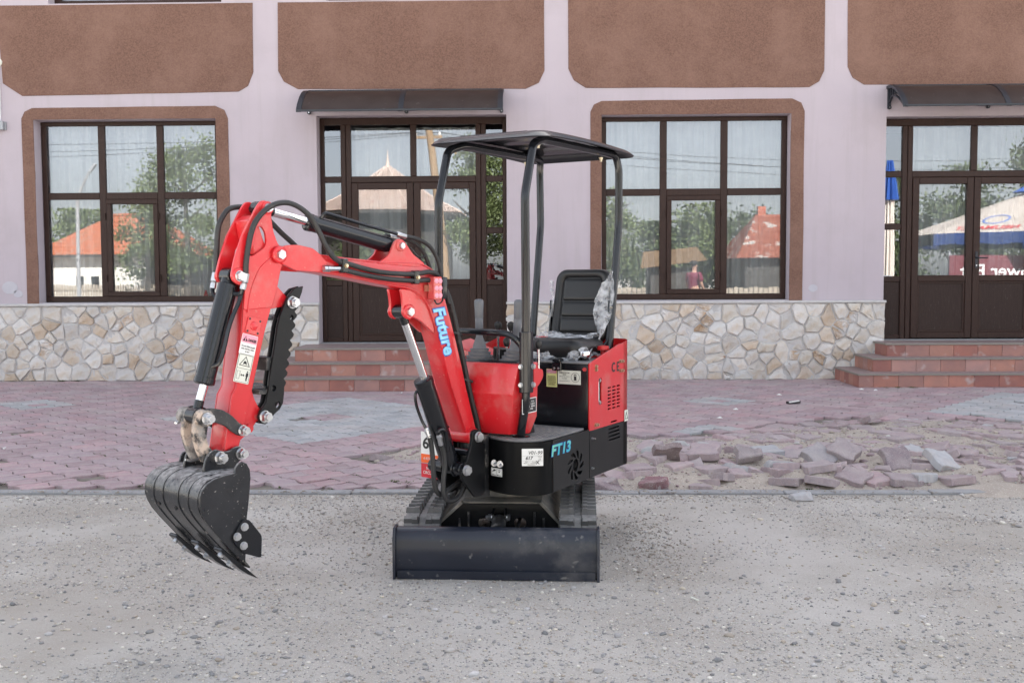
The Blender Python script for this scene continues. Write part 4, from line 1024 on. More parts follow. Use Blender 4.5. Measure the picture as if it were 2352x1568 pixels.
# --- house
SK = [(0., 0.), (-.06, .016), (-.105, .060), (-.128, .125), (-.129, .19), (-.105, .27), (-.055, .35), (.0, .42), (.03, .5), (.04, .60), (.045, .68), (.07, .76), (.13, .81), (.22, .822), (.88, .822), (.97, .75), (1.03, .6), (1.055, .41), (1.03, .22), (.99, .09), (.93, .0)]
def house():
    Hs = empty('house_body', (0, 0, 0), EXC)
    inner = [(s, max(w_, .018)) for s, w_ in SK]
    m = MB(); m.hull_prism([H(s, w_, .425) for s, w_ in inner], [H(s, w_, .676) for s, w_ in inner]); m.build('floor_frame', 'black_paint', Hs, smooth=35)
    # curved front skirt
    cur = catmull([V((s, w_, 0)) for s, w_ in [(.03, .0), (0., .0), (-.06, .014), (-.108, .058), (-.130, .125), (-.131, .19), (-.108, .27), (-.058, .35), (-.02, .40)]], 5)
    m = MB(); m.loft([[H(p.x, p.y, z) for p in cur] for z in (.418, .424, .672, .681)], cap=False, closed=False)
    bmesh.ops.solidify(m.bm, geom=m.bm.faces[:], thickness=.006); m.build('front_skirt', 'black_paint', Hs, smooth=40)
    # right corner of the front with the plates
    cur2 = catmull([V((s, w_, 0)) for s, w_ in [(.02, .44), (.03, .55), (.036, .68), (.060, .765), (.12, .82), (.22, .828)]], 5)
    m = MB(); m.loft([[H(p.x, p.y, z) for p in cur2] for z in (.405, .60, .685)], cap=False, closed=False)
    bmesh.ops.solidify(m.bm, geom=m.bm.faces[:], thickness=-.006); m.build('front_skirt', 'black_paint', Hs, smooth=40)
    # side skirt with fan-shaped vent
    holes = [circ(.264, .516, .030, 16, .034)]
    for k in range(9):
        a = 2*math.pi*k/9+.25
        def pp(r, t): return (.264+r*math.cos(a+t)*1.16, .516+r*math.sin(a+t)*.98)
        holes.append([pp(.040, -.16), pp(.055, .02), pp(.068, .16), pp(.078, .30), pp(.080, .48), pp(.076, .60), pp(.066, .52), pp(.052, .34), pp(.042, .18)])
    plate('side_skirt', [(.015, .420), (.424, .420), (.424, .681), (.015, .681)], holes, .010, H(0, 0, 0), HD, Zu, 'black_paint', Hs, .0015)
    # rear side panel: black below, red above with slots
    hb = [rrect(.668+.0*i, .822-.004*i, .585+i*.0205, .594+i*.0205, .004, 2) for i in range(4)]
    plate('lower_side_panel', [(.430, .421), (.868, .421), (.868, .672), (.430, .672)], hb, .010, H(0, 0, 0), HD, Zu, 'black_paint', Hs, .0015)
    hr = [[(.543, .800), (.575, .800), (.580, .808), (.580, .936), (.575, .944), (.543, .944), (.538, .936), (.538, .808)], rrect(.695, .780, .683, .692, .004, 2)]
    for r_ in range(7):
        for c_ in range(3): hr.append(rrect(.655+c_*.060, .698+c_*.060, .760+r_*.0195, .769+r_*.0195, .004, 2))
    plate('engine_side_panel', [(.430, .6735), (.868, .6735), (.868, 1.118), (.80, 1.112), (.455, 1.040), (.430, 1.030)], hr, .010, H(0, -.001, 0), HD, Zu, 'red_paint', Hs, .0015)
    gl = MB(); gl.cyl(H(.560, .012, .815), H(.560, .012, .93), .010, n=10); gl.build('sight_glass', 'label_white', Hs)
    for z in (.812, .932): bolt(Hs, H(.560, .002, z), HN, .010, .008)
    # rear shell, open at the top
    arc = catmull([V((s, w_, 0)) for s, w_ in [(.872, -.001), (.93, .0), (.985, .05), (1.03, .18), (1.058, .41), (1.03, .64), (.975, .77), (.90, .826), (.6, .828), (.42, .828)]], 6)
    n_ = len(arc)
    def top(i):
        p = arc[i]; return 1.122+.012*math.sin(min(1, i/10)*math.pi/2) if p.y < .8 else max(1.04, 1.13-(.9-p.x)*.2)
    m = MB(); m.loft([[H(p.x, p.y, .678) for p in arc], [H(p.x, p.y, .9) for p in arc], [H(p.x, p.y, top(i)) for i, p in enumerate(arc)]], cap=False, closed=False)
    bmesh.ops.solidify(m.bm, geom=m.bm.faces[:], thickness=.006); m.build('rear_shell', 'red_paint', Hs, smooth=40)
    m = MB(); m.loft([[H(p.x, p.y, z) for p in arc] for z in (.421, .672)], cap=False, closed=False)
    bmesh.ops.solidify(m.bm, geom=m.bm.faces[:], thickness=.006); m.build('counterweight', 'black_paint', Hs, smooth=40)
    # tank / seat base with its black front wall
    m = MB(); m.hull_prism([H(s, w_, .677) for s, w_ in ((.440, .012), (.440, .815), (.90, .815), (.99, .6), (1.02, .41), (.99, .2), (.92, .012))], [H(s, w_, 1.026) for s, w_ in ((.440, .012), (.440, .815), (.90, .815), (.99, .6), (1.02, .41), (.99, .2), (.92, .012))]); m.build('oil_tank', 'black_gloss', Hs, bevel=.006, seg=2)
    m = MB(); m.hull_prism([H(s, w_, 1.028) for s, w_ in ((.425, .008), (.425, .80), (.72, .80), (.72, .008))], [H(s, w_, 1.038) for s, w_ in ((.425, .008), (.425, .80), (.72, .80), (.72, .008))]); m.build('deck_plate', 'mat_grey', Hs, bevel=.003)
    # quilted floor mat
    mt = [(.40, .015), (.05, .015), (-.04, .035), (-.095, .08), (-.118, .14), (-.116, .20), (-.09, .28), (-.05, .34), (.06, .45), (.40, .5)]
    m = MB(); m.hull_prism([H(s, w_, .678) for s, w_ in mt], [H(s, w_, .692) for s, w_ in mt]); M_ = m.build('floor_mat', 'mat_grey', Hs, bevel=.006, seg=2)
    st = MB()
    for k in range(-6, 14):
        for sg in (-1, 1):
            pts = []
            for q in range(40):
                s = -.1+.5*q/39; w_ = .02+k*.055+sg*(s+.1)*.9
                if .025 < w_ < .36 and s > -.1+max(0, (.12-w_))*.4 and s < .385: pts.append((s, w_))
            for (a, b), (c, d_) in zip(pts[::2], pts[1::2]):
                if math.hypot(a-c, b-d_) < .04: st.tube([H(a, b, .6925), H(c, d_, .6925)], .0012, 4, False)
    st.build('stitching', 'stitch', M_)
    # red front cowl
    F0 = [(-.098, .118), (-.100, .62), (.085, .62), (.085, .105)]
    secs = [(.705, [(-.072, .200), (-.072, .60), (.0, .62), (.02, .130)]), (.79, [(-.105, .168), (-.105, .61), (.03, .62), (.052, .108)]), (.915, [(-.140, .138), (-.140, .62), (.06, .63), (.054, .104)]), (1.030, [(-.118, .124), (-.118, .63), (.07, .63), (.058, .104)]), (1.066, [(-.112, .120), (-.112, .63), (.07, .63), (.058, .104)])]
    m = MB(); m.loft([[H(s, w_, z) for s, w_ in q] for z, q in secs]); m.build('front_cowl', 'red_paint', Hs, bevel=.007, seg=2)
    plate('cowl_flange', roundpoly([(.0, 1.040), (.095, 1.026), (.100, .990), (.062, .955), (.03, .94), (.0, .94)], .02, 4), [], .006, H(0, .099, 0), HD, Zu, 'red_paint', Hs, .001)
    plate('kick_plate', [(-.03, .700), (.10, .700), (.075, .79), (.058, .82), (.0, .76)], [], .005, H(0, .15, 0), HD, Zu, 'black_paint', Hs, .001)
    # bits on the deck
    cp = MB(); cp.lathe(H(.535, .075, 1.038), Zu, [(0, .024), (.006, .026), (.012, .020), (.02, .020)], 16); cp.build('filler_neck', 'black_gloss', Hs)
    cp = MB(); cp.lathe(H(.535, .075, 1.056), Zu, [(0, .026), (.010, .029), (.026, .029), (.034, .026), (.036, .012)], 20); cp.build('filler_cap', 'chrome', Hs)
    kb = MB(); kb.lathe(H(.735, .06, 1.03), Zu, [(0, .018), (.05, .014), (.055, .034), (.075, .032), (.08, .01)], 14); kb.build('red_knob', 'red_plastic', Hs)
    lt = MB(); lt.box(H(.418, .185, 1.012), .016, .055, .045, (HD, HN, Zu)); lt.box(H(.43, .185, 1.045), .05, .045, .016, (HD, HN, Zu)); lt.build('latch', 'black_gloss', Hs, bevel=.003)
    for w_ in (.172, .198): bolt(Hs, H(.409, w_, 1.002), -HD, .006, .005)
    for s, z in ((.501, 1.013), (.501, .994), (.494, .698), (.520, .696), (.815, 1.018), (.846, 1.016), (.815, .965), (.848, .963)): bolt(Hs, H(s, -.007, z), HN, .0095, .009, mat='brass_zinc')
    bolt(Hs, H(.437, .028, 1.0), -HD, .010, .010, mat='lens_red'); bolt(Hs, H(.455, -.006, .63), HN, .006, .010, nut=True); bolt(Hs, H(.455, -.006, .47), HN, .006, .010)
    for w_, s in ((.262, -.115), (.222, -.127)):
        g = MB(); p = H(s, w_, .566); a = (-HD*.75+HN*.66).normalized(); g.hexbolt(p+a*.004, a, .015, .012, True); g.cyl(p+a*.016, p+a*.036-Zu*.004, .008, n=8); g.build('grease_fitting', 'zinc_steel', Hs)
    # --- labels on the house
    def sticker(name, o, ux, uy, w_, h_, mat, parent=Hs, r=.002): return plate(name, rrect(-w_/2, w_/2, -h_/2, h_/2, r, 2), [], .001, o, ux, uy, mat, parent, .0)
    S1 = sticker('warning_sticker', H(.4395, .228, .946), HN, Zu, .064, .098, 'label_yellow')
    plate('sticker_header', rrect(-.029, .029, -.011, .011, .001), [], .001, H(.4375, .228, .982), HN, Zu, 'label_magenta', S1, 0.)
    lettering('print', 'Precautions for\nusing excavator', .0095, H(.4368, .228, .982), HN, Zu, 'label_white', S1, lift=.0008, width=.054)
    lettering('print', '\n'.join(['Before use read the rules below', 'Check oil and water every day now', 'Do not stand under the raised boom', 'Keep hands away from hot parts all', 'Stop engine before leaving the seat', 'Do not lift more than rated weight', 'Use on level and solid ground only', 'Change the oil at fifty hours', 'Grease every pin each working day']), .0062, H(.4382, .228, .932), HN, Zu, 'ink', S1, lift=.0010, width=.052)
    S2 = sticker('oil_tank_sticker', H(.4395, .122, .953), HN, Zu, .138, .074, 'label_cream')
    lettering('print', 'HYDRAULIC OIL TANK\nYB-N46', .0098, H(.4382, .150, .972), HN, Zu, 'ink', S2, lift=.0008, width=.062)
    lettering('print', 'SUMMER: ANTI-WEAR HYDRAULIC OIL', .0045, H(.4382, .150, .957), HN, Zu, 'ink', S2, lift=.0008, width=.062)
    lettering('print', 'YC-N46', .0085, H(.4382, .150, .946), HN, Zu, 'ink', S2, lift=.0008)
    lettering('print', 'WINTER: LOW TEMP HYDRAULIC OIL', .0045, H(.4382, .150, .933), HN, Zu, 'ink', S2, lift=.0008, width=.062)
    plate('pump_ring', circ(0, 0, .026, 24), [circ(0, 0, .0243, 24)], .0008, H(.4380, .085, .954), HN, Zu, 'ink', S2, 0.)
    plate('pump_symbol', [(-.009, -.016), (.009, -.016), (.009, -.013), (.007, -.013), (.007, .017), (-.007, .017), (-.007, -.013), (-.009, -.013)], [[(-.0045, .006), (.0045, .006), (.0045, .013), (-.0045, .013)]], .0008, H(.4380, .086, .954), HN, Zu, 'ink', S2, 0.)
    S3 = lettering('model_decal', 'FT13', .075, H(.095, -.0052, .626), HD, Zu, 'decal_teal', Hs, thick=.0012, lift=.001, shear=.15, bold=.0018, width=.21)
    lettering('decal_outline', 'FT13', .075, H(.095, -.0052, .626), HD, Zu, 'decal_dark', S3, thick=.0006, lift=.0005, shear=.15, bold=.0042, width=.218)
    S4 = lettering('ce_mark', 'C E', .072, H(.753, -.006, .988), HD, Zu, 'ink', Hs, lift=.001, bold=.002, width=.10)
    S5 = sticker('warning_sticker', H(.909, -.004, .700), (HD-HN*-.0).normalized(), Zu, .050, .064, 'label_cream')
    plate('warning_triangle', [(-.02, -.022), (.02, -.022), (0, .022)], [[(-.014, -.0185), (.014, -.0185), (0, .0125)]], .0008, H(.909, -.0048, .702), HD, Zu, 'ink', S5, 0.)
    # lot card stuck on the curved front
    a = rad(58); un = (HN*math.cos(a)-HD*math.sin(a)).normalized(); ur = Zu.cross(un).normalized()
    co = H(-.098, .052, .610)+un*.008
    S6 = sticker('lot_card', co, ur, Zu, .105, .085, 'label_white')
    lettering('handwriting', 'V01-99', .026, co+ur*.012+Zu*.022+un*.001, ur, Zu, 'ink', S6, lift=.001, shear=.25, width=.068)
    lettering('handwriting', '617', .023, co-ur*.018-Zu*.004+un*.001, ur, Zu, 'ink', S6, lift=.001, shear=.2, bold=.0005)
    lettering('handwriting', 'Van\n25', .014, co+ur*.034-Zu*.003+un*.001, ur, Zu, 'ink_grey', S6, lift=.001, shear=.3)
    lettering('print', 'HDI  o      Function\nVideo  o   Inspection  o\nPaperwrk o', .0068, co-ur*.006-Zu*.029+un*.001, ur, Zu, 'ink', S6, lift=.001, width=.075)
    lettering('handwriting', 'X', .026, co+ur*.025-Zu*.026+un*.001, ur, Zu, 'ink', S6, lift=.0014)
    for z in (.008, -.017): plate('print_line', rrect(-.05, .05, -.0004, .0004, .0001), [], .0006, co+Zu*z+un*.0008, ur, Zu, 'ink_grey', S6, 0.)
    a2 = rad(104); un = (HN*math.cos(a2)-HD*math.sin(a2)).normalized(); ur = Zu.cross(un).normalized(); co = H(-.117, .238, .523)+un*.010
    S7 = sticker('service_sticker', co, ur, Zu, .075, .040, 'label_white')
    lettering('print', '8Hours  50Hours', .0085, co-Zu*.014, ur, Zu, 'ink', S7, lift=.001, width=.062)
    for q in (-.018, .018): plate('print_frame', rrect(-.0165, .0165, -.017, .017, .001), [rrect(-.0155, .0155, -.016, .016, .001)], .0006, co+ur*q, ur, Zu, 'ink_grey', S7, 0., off=.0006)
    plate('grease_symbol', [(-.013, .0), (-.006, .003), (-.006, .006), (.006, .010), (.008, .005), (.013, .007), (.013, .004), (.008, .001), (-.005, -.002), (-.012, -.004)], [], .0006, co-ur*.018+Zu*.004, ur, Zu, 'ink', S7, 0., off=.0006)
    plate('eye_symbol', [(-.012, .004), (0, .011), (.012, .004), (0, .008)], [], .0006, co+ur*.018+Zu*.003, ur, Zu, 'ink', S7, 0., off=.0006)
    plate('eye_symbol', circ(0, .001, .004, 10), [], .0006, co+ur*.018+Zu*.002, ur, Zu, 'ink', S7, 0., off=.0006)
    # auction plate on the right front corner
    un = (-HD*.985-HN*.17).normalized(); ur = Zu.cross(un).normalized(); co = H(.046, .732, .54)+un*.016
    bx = lambda n_, z0, z1, mat: plate(n_, rrect(-.085, .085, z0, z1, .002, 2), [], .003, co, ur, Zu, mat, Hs, .0005)
    L1 = bx('lot_number_plate', .005, .125, 'label_white'); lettering('lot_number', '617', .085, co+Zu*.062, ur, Zu, 'ink', L1, lift=.003, bold=.002, width=.145)
    L2 = bx('auction_plate', -.043, .005, 'label_orange'); lettering('print', 'rb RITCHIE BROS.', .020, co-Zu*.019, ur, Zu, 'label_white', L2, lift=.003, width=.13)
    L3 = bx('notice_plate', -.122, -.0465, 'label_red'); lettering('print', 'NOT FOR\nCIRCULATION', .024, co-Zu*.083, ur, Zu, 'label_white', L3, lift=.003, width=.135)
    N_ = plate('name_plate', rrect(-.115, .030, .818, .893, .003), [], .002, H(.0, .1005, 0), HD, Zu, 'ink', Hs, .0003)
    plate('plate_edge', rrect(-.115, .030, .818, .893, .003), [rrect(-.111, .026, .822, .889, .002)], .001, H(0, .0990, 0), HD, Zu, 'label_white', N_, 0.)
    lettering('print', 'MODEL   FT13\nPOWER   8.6KW\nWEIGHT   980KG\nNO.   2406', .012, H(-.04, .0992, .856), HD, Zu, 'label_white', N_, lift=.001, width=.105)
    pk = MB(); rr = random.Random(3)
    pk.loft([[H(.30+a, .30+b, .695+c_) for a, b, c_ in ((-.05, -.03, 0), (-.06, .10, 0), (.04, .12, 0), (.06, -.02, 0))], [H(.30+a, .30+b, .695+c_) for a, b, c_ in ((-.03, -.01, .03), (-.04, .09, .05), (.03, .10, .04), (.05, -.01, .02))]]); pk.build('document_bag', 'plastic_film', Hs, bevel=.01)
house()
def seat():
    S = empty('seat', (0, 0, 0), EXC); wc = .285
    X, Y = -HN, HD
    def soft(s0, s1, w0, w1, r=.03): return rrect(s0, s1, w0, w1, r, 4)
    # cushion
    m = MB(); lo = []
    for z, ins in ((1.050, .012), (1.065, 0), (1.10, -.004), (1.125, .004), (1.138, .022), (1.142, .05)):
        lo.append([H(a, b, z+(.012*(.0 if z < 1.1 else (.86-a)/.36))) for a, b in rrect(.50+ins, .865-ins, wc-.185+ins, wc+.185-ins, .055-ins*.4, 4)])
    m.loft(lo); m.build('cushion', 'vinyl', S, smooth=50)
    # backrest: leaning back, with a raised rim and three ribs
    tilt = rad(13); bu = (Zu*math.cos(tilt)+HD*math.sin(tilt)); o = H(.845, wc, 1.12)
    nb = HD*math.cos(tilt)-Zu*math.sin(tilt)          # towards the rear
    def sec(dep, ins): return [o+X*x+bu*z+nb*dep for x, z in rrect(-.178+ins, .178-ins, .0+ins, .43-ins, .065-ins*.5, 5)]
    m = MB(); m.loft([sec(.07, .02), sec(.055, 0), sec(.02, 0), sec(.004, .008), sec(.0, .022), sec(.004, .042), sec(.018, .05)]); m.build('backrest', 'vinyl', S, smooth=50)
    for z0, z1 in ((.055, .14), (.148, .235), (.243, .372)):
        m = MB(); q = lambda dep, ins: [o+X*x+bu*z+nb*dep for x, z in rrect(-.122+ins, .122-ins, z0+ins, z1-ins, .012, 3)]
        m.loft([q(.020, 0), q(.012, .001), q(.007, .008), q(.006, .02)]); m.build('backrest_rib', 'vinyl', S, smooth=50)
    for sg in (-1, 1):
        p = [(-.0, -.03), (.05, .0), (.08, .06), (.085, .26), (.06, .27), (.045, .10), (.03, .04), (-.06, .0), (-.08, -.03)]
        plate('hinge_bracket', roundpoly(p, .015, 2), [], .012, H(.83, wc+sg*.188, 1.09), HD, Zu, 'black_gloss', S, .003)
        for a, z in ((.072, .225), (.068, .145), (.0, -.012)): bolt(S, H(.83+a, wc+sg*.196, 1.09+z), HN*-sg, .009, .007, mat='brass_zinc')
    b = MB(); b.tube([H(.62, wc+.19, 1.10), H(.58, wc+.22, 1.16), H(.66, wc+.24, 1.20), H(.74, wc+.21, 1.15)], .008, 6); b.build('seat_belt', 'vinyl', S)
    # loose protective film
    def film(pts_fn, nu, nv, name='protective_film', amp=.008, seed=0):
        vs = []; fs = []
        for i in range(nu+1):
            for j in range(nv+1):
                u, v = i/nu, j/nv; p = pts_fn(u, v); q = p+ORG*0
                n_ = V((mnoise.noise(V((u*7+seed, v*5, 0))), mnoise.noise(V((u*7, v*5+seed, 4))), mnoise.noise(V((u*7+3, v*5, seed)))))*amp
                vs.append(tuple(p+n_+n_*.6*mnoise.noise(V((u*23, v*19, seed)))*2-ORG))
        for i in range(nu):
            for j in range(nv): a = i*(nv+1)+j; fs.append((a, a+1, a+nv+2, a+nv+1))
        me = bpy.data.meshes.new(name); me.from_pydata(vs, [], fs); me.polygons.foreach_set('use_smooth', [False]*len(fs)); link(name, me, 'plastic_film', S)
    L_ = lambda a, b, t: a+(b-a)*t
    # hanging off the near side of the backrest
    def f1(u, v):
        x_ = L_(-.195, -.155, u); wdt = .012+.105*math.sin(math.pi*min(1., u*1.02))
        return o+X*(x_+(v-.35)*wdt)+bu*(.41-.40*u)+nb*(-.012-.02*math.sin(v*5+u*7)*u)
    film(f1, 26, 8, amp=.010, seed=1)
    def f2(u, v): return H(L_(.80, .66, v)+.02*math.sin(u*6), wc-.19+.36*u, 1.150+.025*math.sin(v*3.1)*(.5+.5*math.sin(u*9+1))+.02*(1-v)*u)
    film(f2, 24, 8, amp=.012, seed=2)
    def f3(u, v): return H(.485-.015*v+.03*math.sin(u*5), wc-.20+.36*u, 1.085-.048*v+.008*math.sin(u*17))-HD*.01*math.sin(u*11)
    film(f3, 34, 6, amp=.010, seed=3)
    def f4(u, v): return H(.49+.36*u, wc-.192-.012*math.sin(v*4+u*5), 1.10-.055*v+.012*math.sin(u*14))
    film(f4, 34, 6, amp=.012, seed=4)
    def f5(u, v): return o+X*(.182+.012*math.sin(u*8))+bu*(.36*u)+nb*(.02-.05*v)
    film(f5, 20, 4, amp=.010, seed=6)
seat()
def canopy():
    K = empty('canopy', (0, 0, 0), EXC)
    wA, wB = .09, .60; r = .0215
    def post(pts, name='post', parent=K, rr_=r):
        m = MB(); P = [H(*p) for p in pts]
        m.loft([[c_ for c_ in ring] for ring in sweep(P, rr_, 14)]); m.build(name, 'black_gloss', parent, smooth=40); 
    def sweep(P, rad_, n):
        # square-ish corners are rounded a little
        Q = [P[0]]
        for a, b, c_ in zip(P, P[1:], P[2:]):
            d0, d1 = (a-b), (c_-b); k = min(.035, d0.length*.4, d1.length*.4); s0, s1 = b+d0.normalized()*k, b+d1.normalized()*k
            for j in range(5): t = j/4; Q.append(s0*(1-t)**2+b*2*t*(1-t)+s1*t*t)
        Q.append(P[-1]); loops = []; u = (Q[1]-Q[0]).orthogonal().normalized()
        for i, p in enumerate(Q):
            t = (Q[min(i+1, len(Q)-1)]-Q[max(i-1, 0)]).normalized(); u = (u-t*u.dot(t)).normalized(); v = t.cross(u)
            loops.append([p+(u*math.cos(2*math.pi*k/n)+v*math.sin(2*math.pi*k/n))*rad_ for k in range(n)])
        return loops
    post([(-.020, .160, .690), (-.062, .135, .735), (-.088, .095, .87), (-.090, .09, .98)], 'lower_post')
    m = MB(); m.lathe(H(-.020, .160, .690), Zu, [(0, .045), (.006, .045), (.008, .03), (.014, .022)], 16); m.build('post_base', 'black_gloss', K)
    post([(-.088, wA, 1.20), (-.095, wA, 1.895), (.0, wA+.005, 2.150), (.12, wA+.02, 2.182), (.9, wA+.02, 2.190), (.99, wA+.01, 2.182), (1.012, wA, 2.11), (1.010, wA, 1.795), (.872, wA, 1.035)])
    post([(-.088, wB, .72), (-.090, wB, 1.875), (.0, wB, 2.145), (.12, wB-.02, 2.182), (.9, wB-.02, 2.190), (.985, wB-.01, 2.184), (.995, wB, 2.12), (.985, wB-.01, 1.797), (.83, wB-.03, 1.035)])
    m = MB()
    for (ax, ay) in ((0, 0),):
        m.hull_prism([H(-.090+a*.033, wA+b*.027, .925) for a, b in ((-1, -.75), (-.75, -1), (.75, -1), (1, -.75), (1, .75), (.75, 1), (-.75, 1), (-1, .75))], [H(-.088+a*.033, wA+b*.027, 1.225) for a, b in ((-1, -.75), (-.75, -1), (.75, -1), (1, -.75), (1, .75), (.75, 1), (-.75, 1), (-1, .75))])
    sl = m.build('post_sleeve', 'black_gloss', K, bevel=.004)
    for z in (.965, 1.055): bolt(K, H(-.075, wA-.028, z), HN, .013, .011); bolt(K, H(-.122, wA+.012, z), -HD, .011, .010)
    g = MB(); 
    gb = [H(-.088, wB, 1.216), H(-.13, .45, 1.222), H(-.135, .26, 1.220), H(-.125, .165, 1.210), H(-.105, .115, 1.165), H(-.10, .095, 1.12)]
    g.tube(gb, .0165, 12); g.build('grab_bar', 'black_gloss', K)
    for s, w_ in ((.06, wA+.01), (.80, wA+.015), (.06, wB-.01), (.80, wB-.015)):
        b_ = MB(); p = H(s, w_, 2.155); b_.hexbolt(p, -Zu, .011, .010, True, True); b_.build('bolt', 'brass_zinc', K)
    # moulded roof: raised centre with cross ribs, rolled rim
    s0, s1, w0, w1 = -.07, 1.065, -.015, .705; ns, nw = 46, 30; vs = []; fs = []
    def zt(s, w_):
        e = min(s-s0, s1-s, w_-w0, w1-w_); t = max(0., min(1., e/.055)); t = t*t*(3-2*t)
        z = 2.184+.024*t
        if e > .08: z += .008*(1 if (math.sin((s-.05)*math.pi*2/.235) > -.55) else 0)*(1 if .13 < w_ < .56 else 0)
        if e < .02: z -= .008*(1-e/.02)
        return z+.012*math.sin((s+.1)/1.2*math.pi)
    def corner(s, w_):
        # round the plan corners
        cs, cw = (s0+s1)/2, (w0+w1)/2; hs, hw = (s1-s0)/2, (w1-w0)/2; a, b = (s-cs)/hs, (w_-cw)/hw
        ra = .10
        da, db = abs(a)*hs-(hs-ra), abs(b)*hw-(hw-ra)
        if da > 0 and db > 0:
            l = max(da, db); q = math.hypot(da, db)
            if q > 1e-6: da, db = da*l/q, db*l/q
            s = cs+math.copysign(hs-ra+da, a); w_ = cw+math.copysign(hw-ra+db, b)
        return s, w_
    for i in range(ns+1):
        for j in range(nw+1):
            s, w_ = s0+(s1-s0)*i/ns, w0+(w1-w0)*j/nw; p = corner(s, w_); vs.append(tuple(H(p[0], p[1], zt(s, w_))-ORG))
    for i in range(ns):
        for j in range(nw): a = i*(nw+1)+j; fs.append((a, a+1, a+nw+2, a+nw+1))
    bm = bmesh.new(); me = bpy.data.meshes.new('t'); me.from_pydata(vs, [], fs); bm.from_mesh(me)
    bmesh.ops.recalc_face_normals(bm, faces=bm.faces); bmesh.ops.solidify(bm, geom=bm.faces[:], thickness=.006)
    link('roof', bm_mesh(bm, 0, 1, 40, True, 'roof'), 'black_gloss', K)
canopy()
def controls():
    for (s, w_, ln, k) in ((.0, .415, (-.01, .0), 0), (.0, .205, (-.02, -.03), 1)):
        J = empty('joystick', (0, 0, 0), EXC)
        m = MB(); pr = [(0, .078), (.012, .078), (.014, .066), (.030, .070), (.032, .056), (.048, .060), (.050, .046), (.066, .050), (.068, .036), (.088, .032), (.125, .018), (.14, .016)]
        ax = (Zu+HD*ln[0]-HN*ln[1]*3).normalized(); m.lathe(H(s, w_, 1.062), ax, pr, 20); m.build('boot', 'grey_plastic', J, smooth=50)
        m = MB(); m.lathe(H(s, w_, 1.062)+ax*.13, ax, [(0, .014), (.03, .020), (.09, .021), (.093, .0195), (.096, .021), (.13, .022), (.165, .0245), (.18, .024), (.188, .016), (.19, .006)], 18); m.build('grip', 'grey_plastic', J, smooth=50)
    for s, w_, z0, z1, kn in ((.02, .315, 1.06, 1.225, .020), (.03, .245, 1.06, 1.225, .020), (.10, .27, 1.05, 1.20, .016), (.12, .135, .98, 1.13, .019), (.08, .30, 1.05, 1.14, .019)):
        L_ = empty('control_lever', (0, 0, 0), EXC)
        m = MB(); m.cyl(H(s, w_, z0), H(s, w_, z1), .006, n=8); m.build('lever_rod', 'chrome', L_)
        m = MB(); m.lathe(H(s, w_, z1-.005), Zu, [(0, kn*.55), (.012, kn*.8), (.026, kn), (.040, kn*.85), (.048, kn*.3)], 14); m.build('lever_knob', 'vinyl', L_)
    m = MB(); m.hull_prism([H(s, w_, 1.04) for s, w_ in ((-.09, .14), (-.09, .6), (.16, .6), (.16, .14))], [H(s, w_, 1.075) for s, w_ in ((-.08, .15), (-.08, .6), (.15, .6), (.15, .15))]); m.build('console_top', 'black_gloss', EXC, bevel=.004)
    m = MB()
    for k in range(3): m.cyl(H(.10+.02*k, .34+.03*k, 1.075), H(.09+.02*k, .33+.03*k, 1.125), .018, n=12)
    m.build('ignition_cluster', 'vinyl', EXC)
    m = MB(); m.hull_prism([H(.1, .46, 1.07), H(.1, .66, 1.07), H(.3, .66, 1.07), H(.3, .46, 1.07)], [H(.1, .5, 1.09), H(.1, .66, 1.14), H(.3, .66, 1.16), H(.3, .5, 1.10)]); m.build('side_console', 'red_paint', EXC, bevel=.004)
controls()

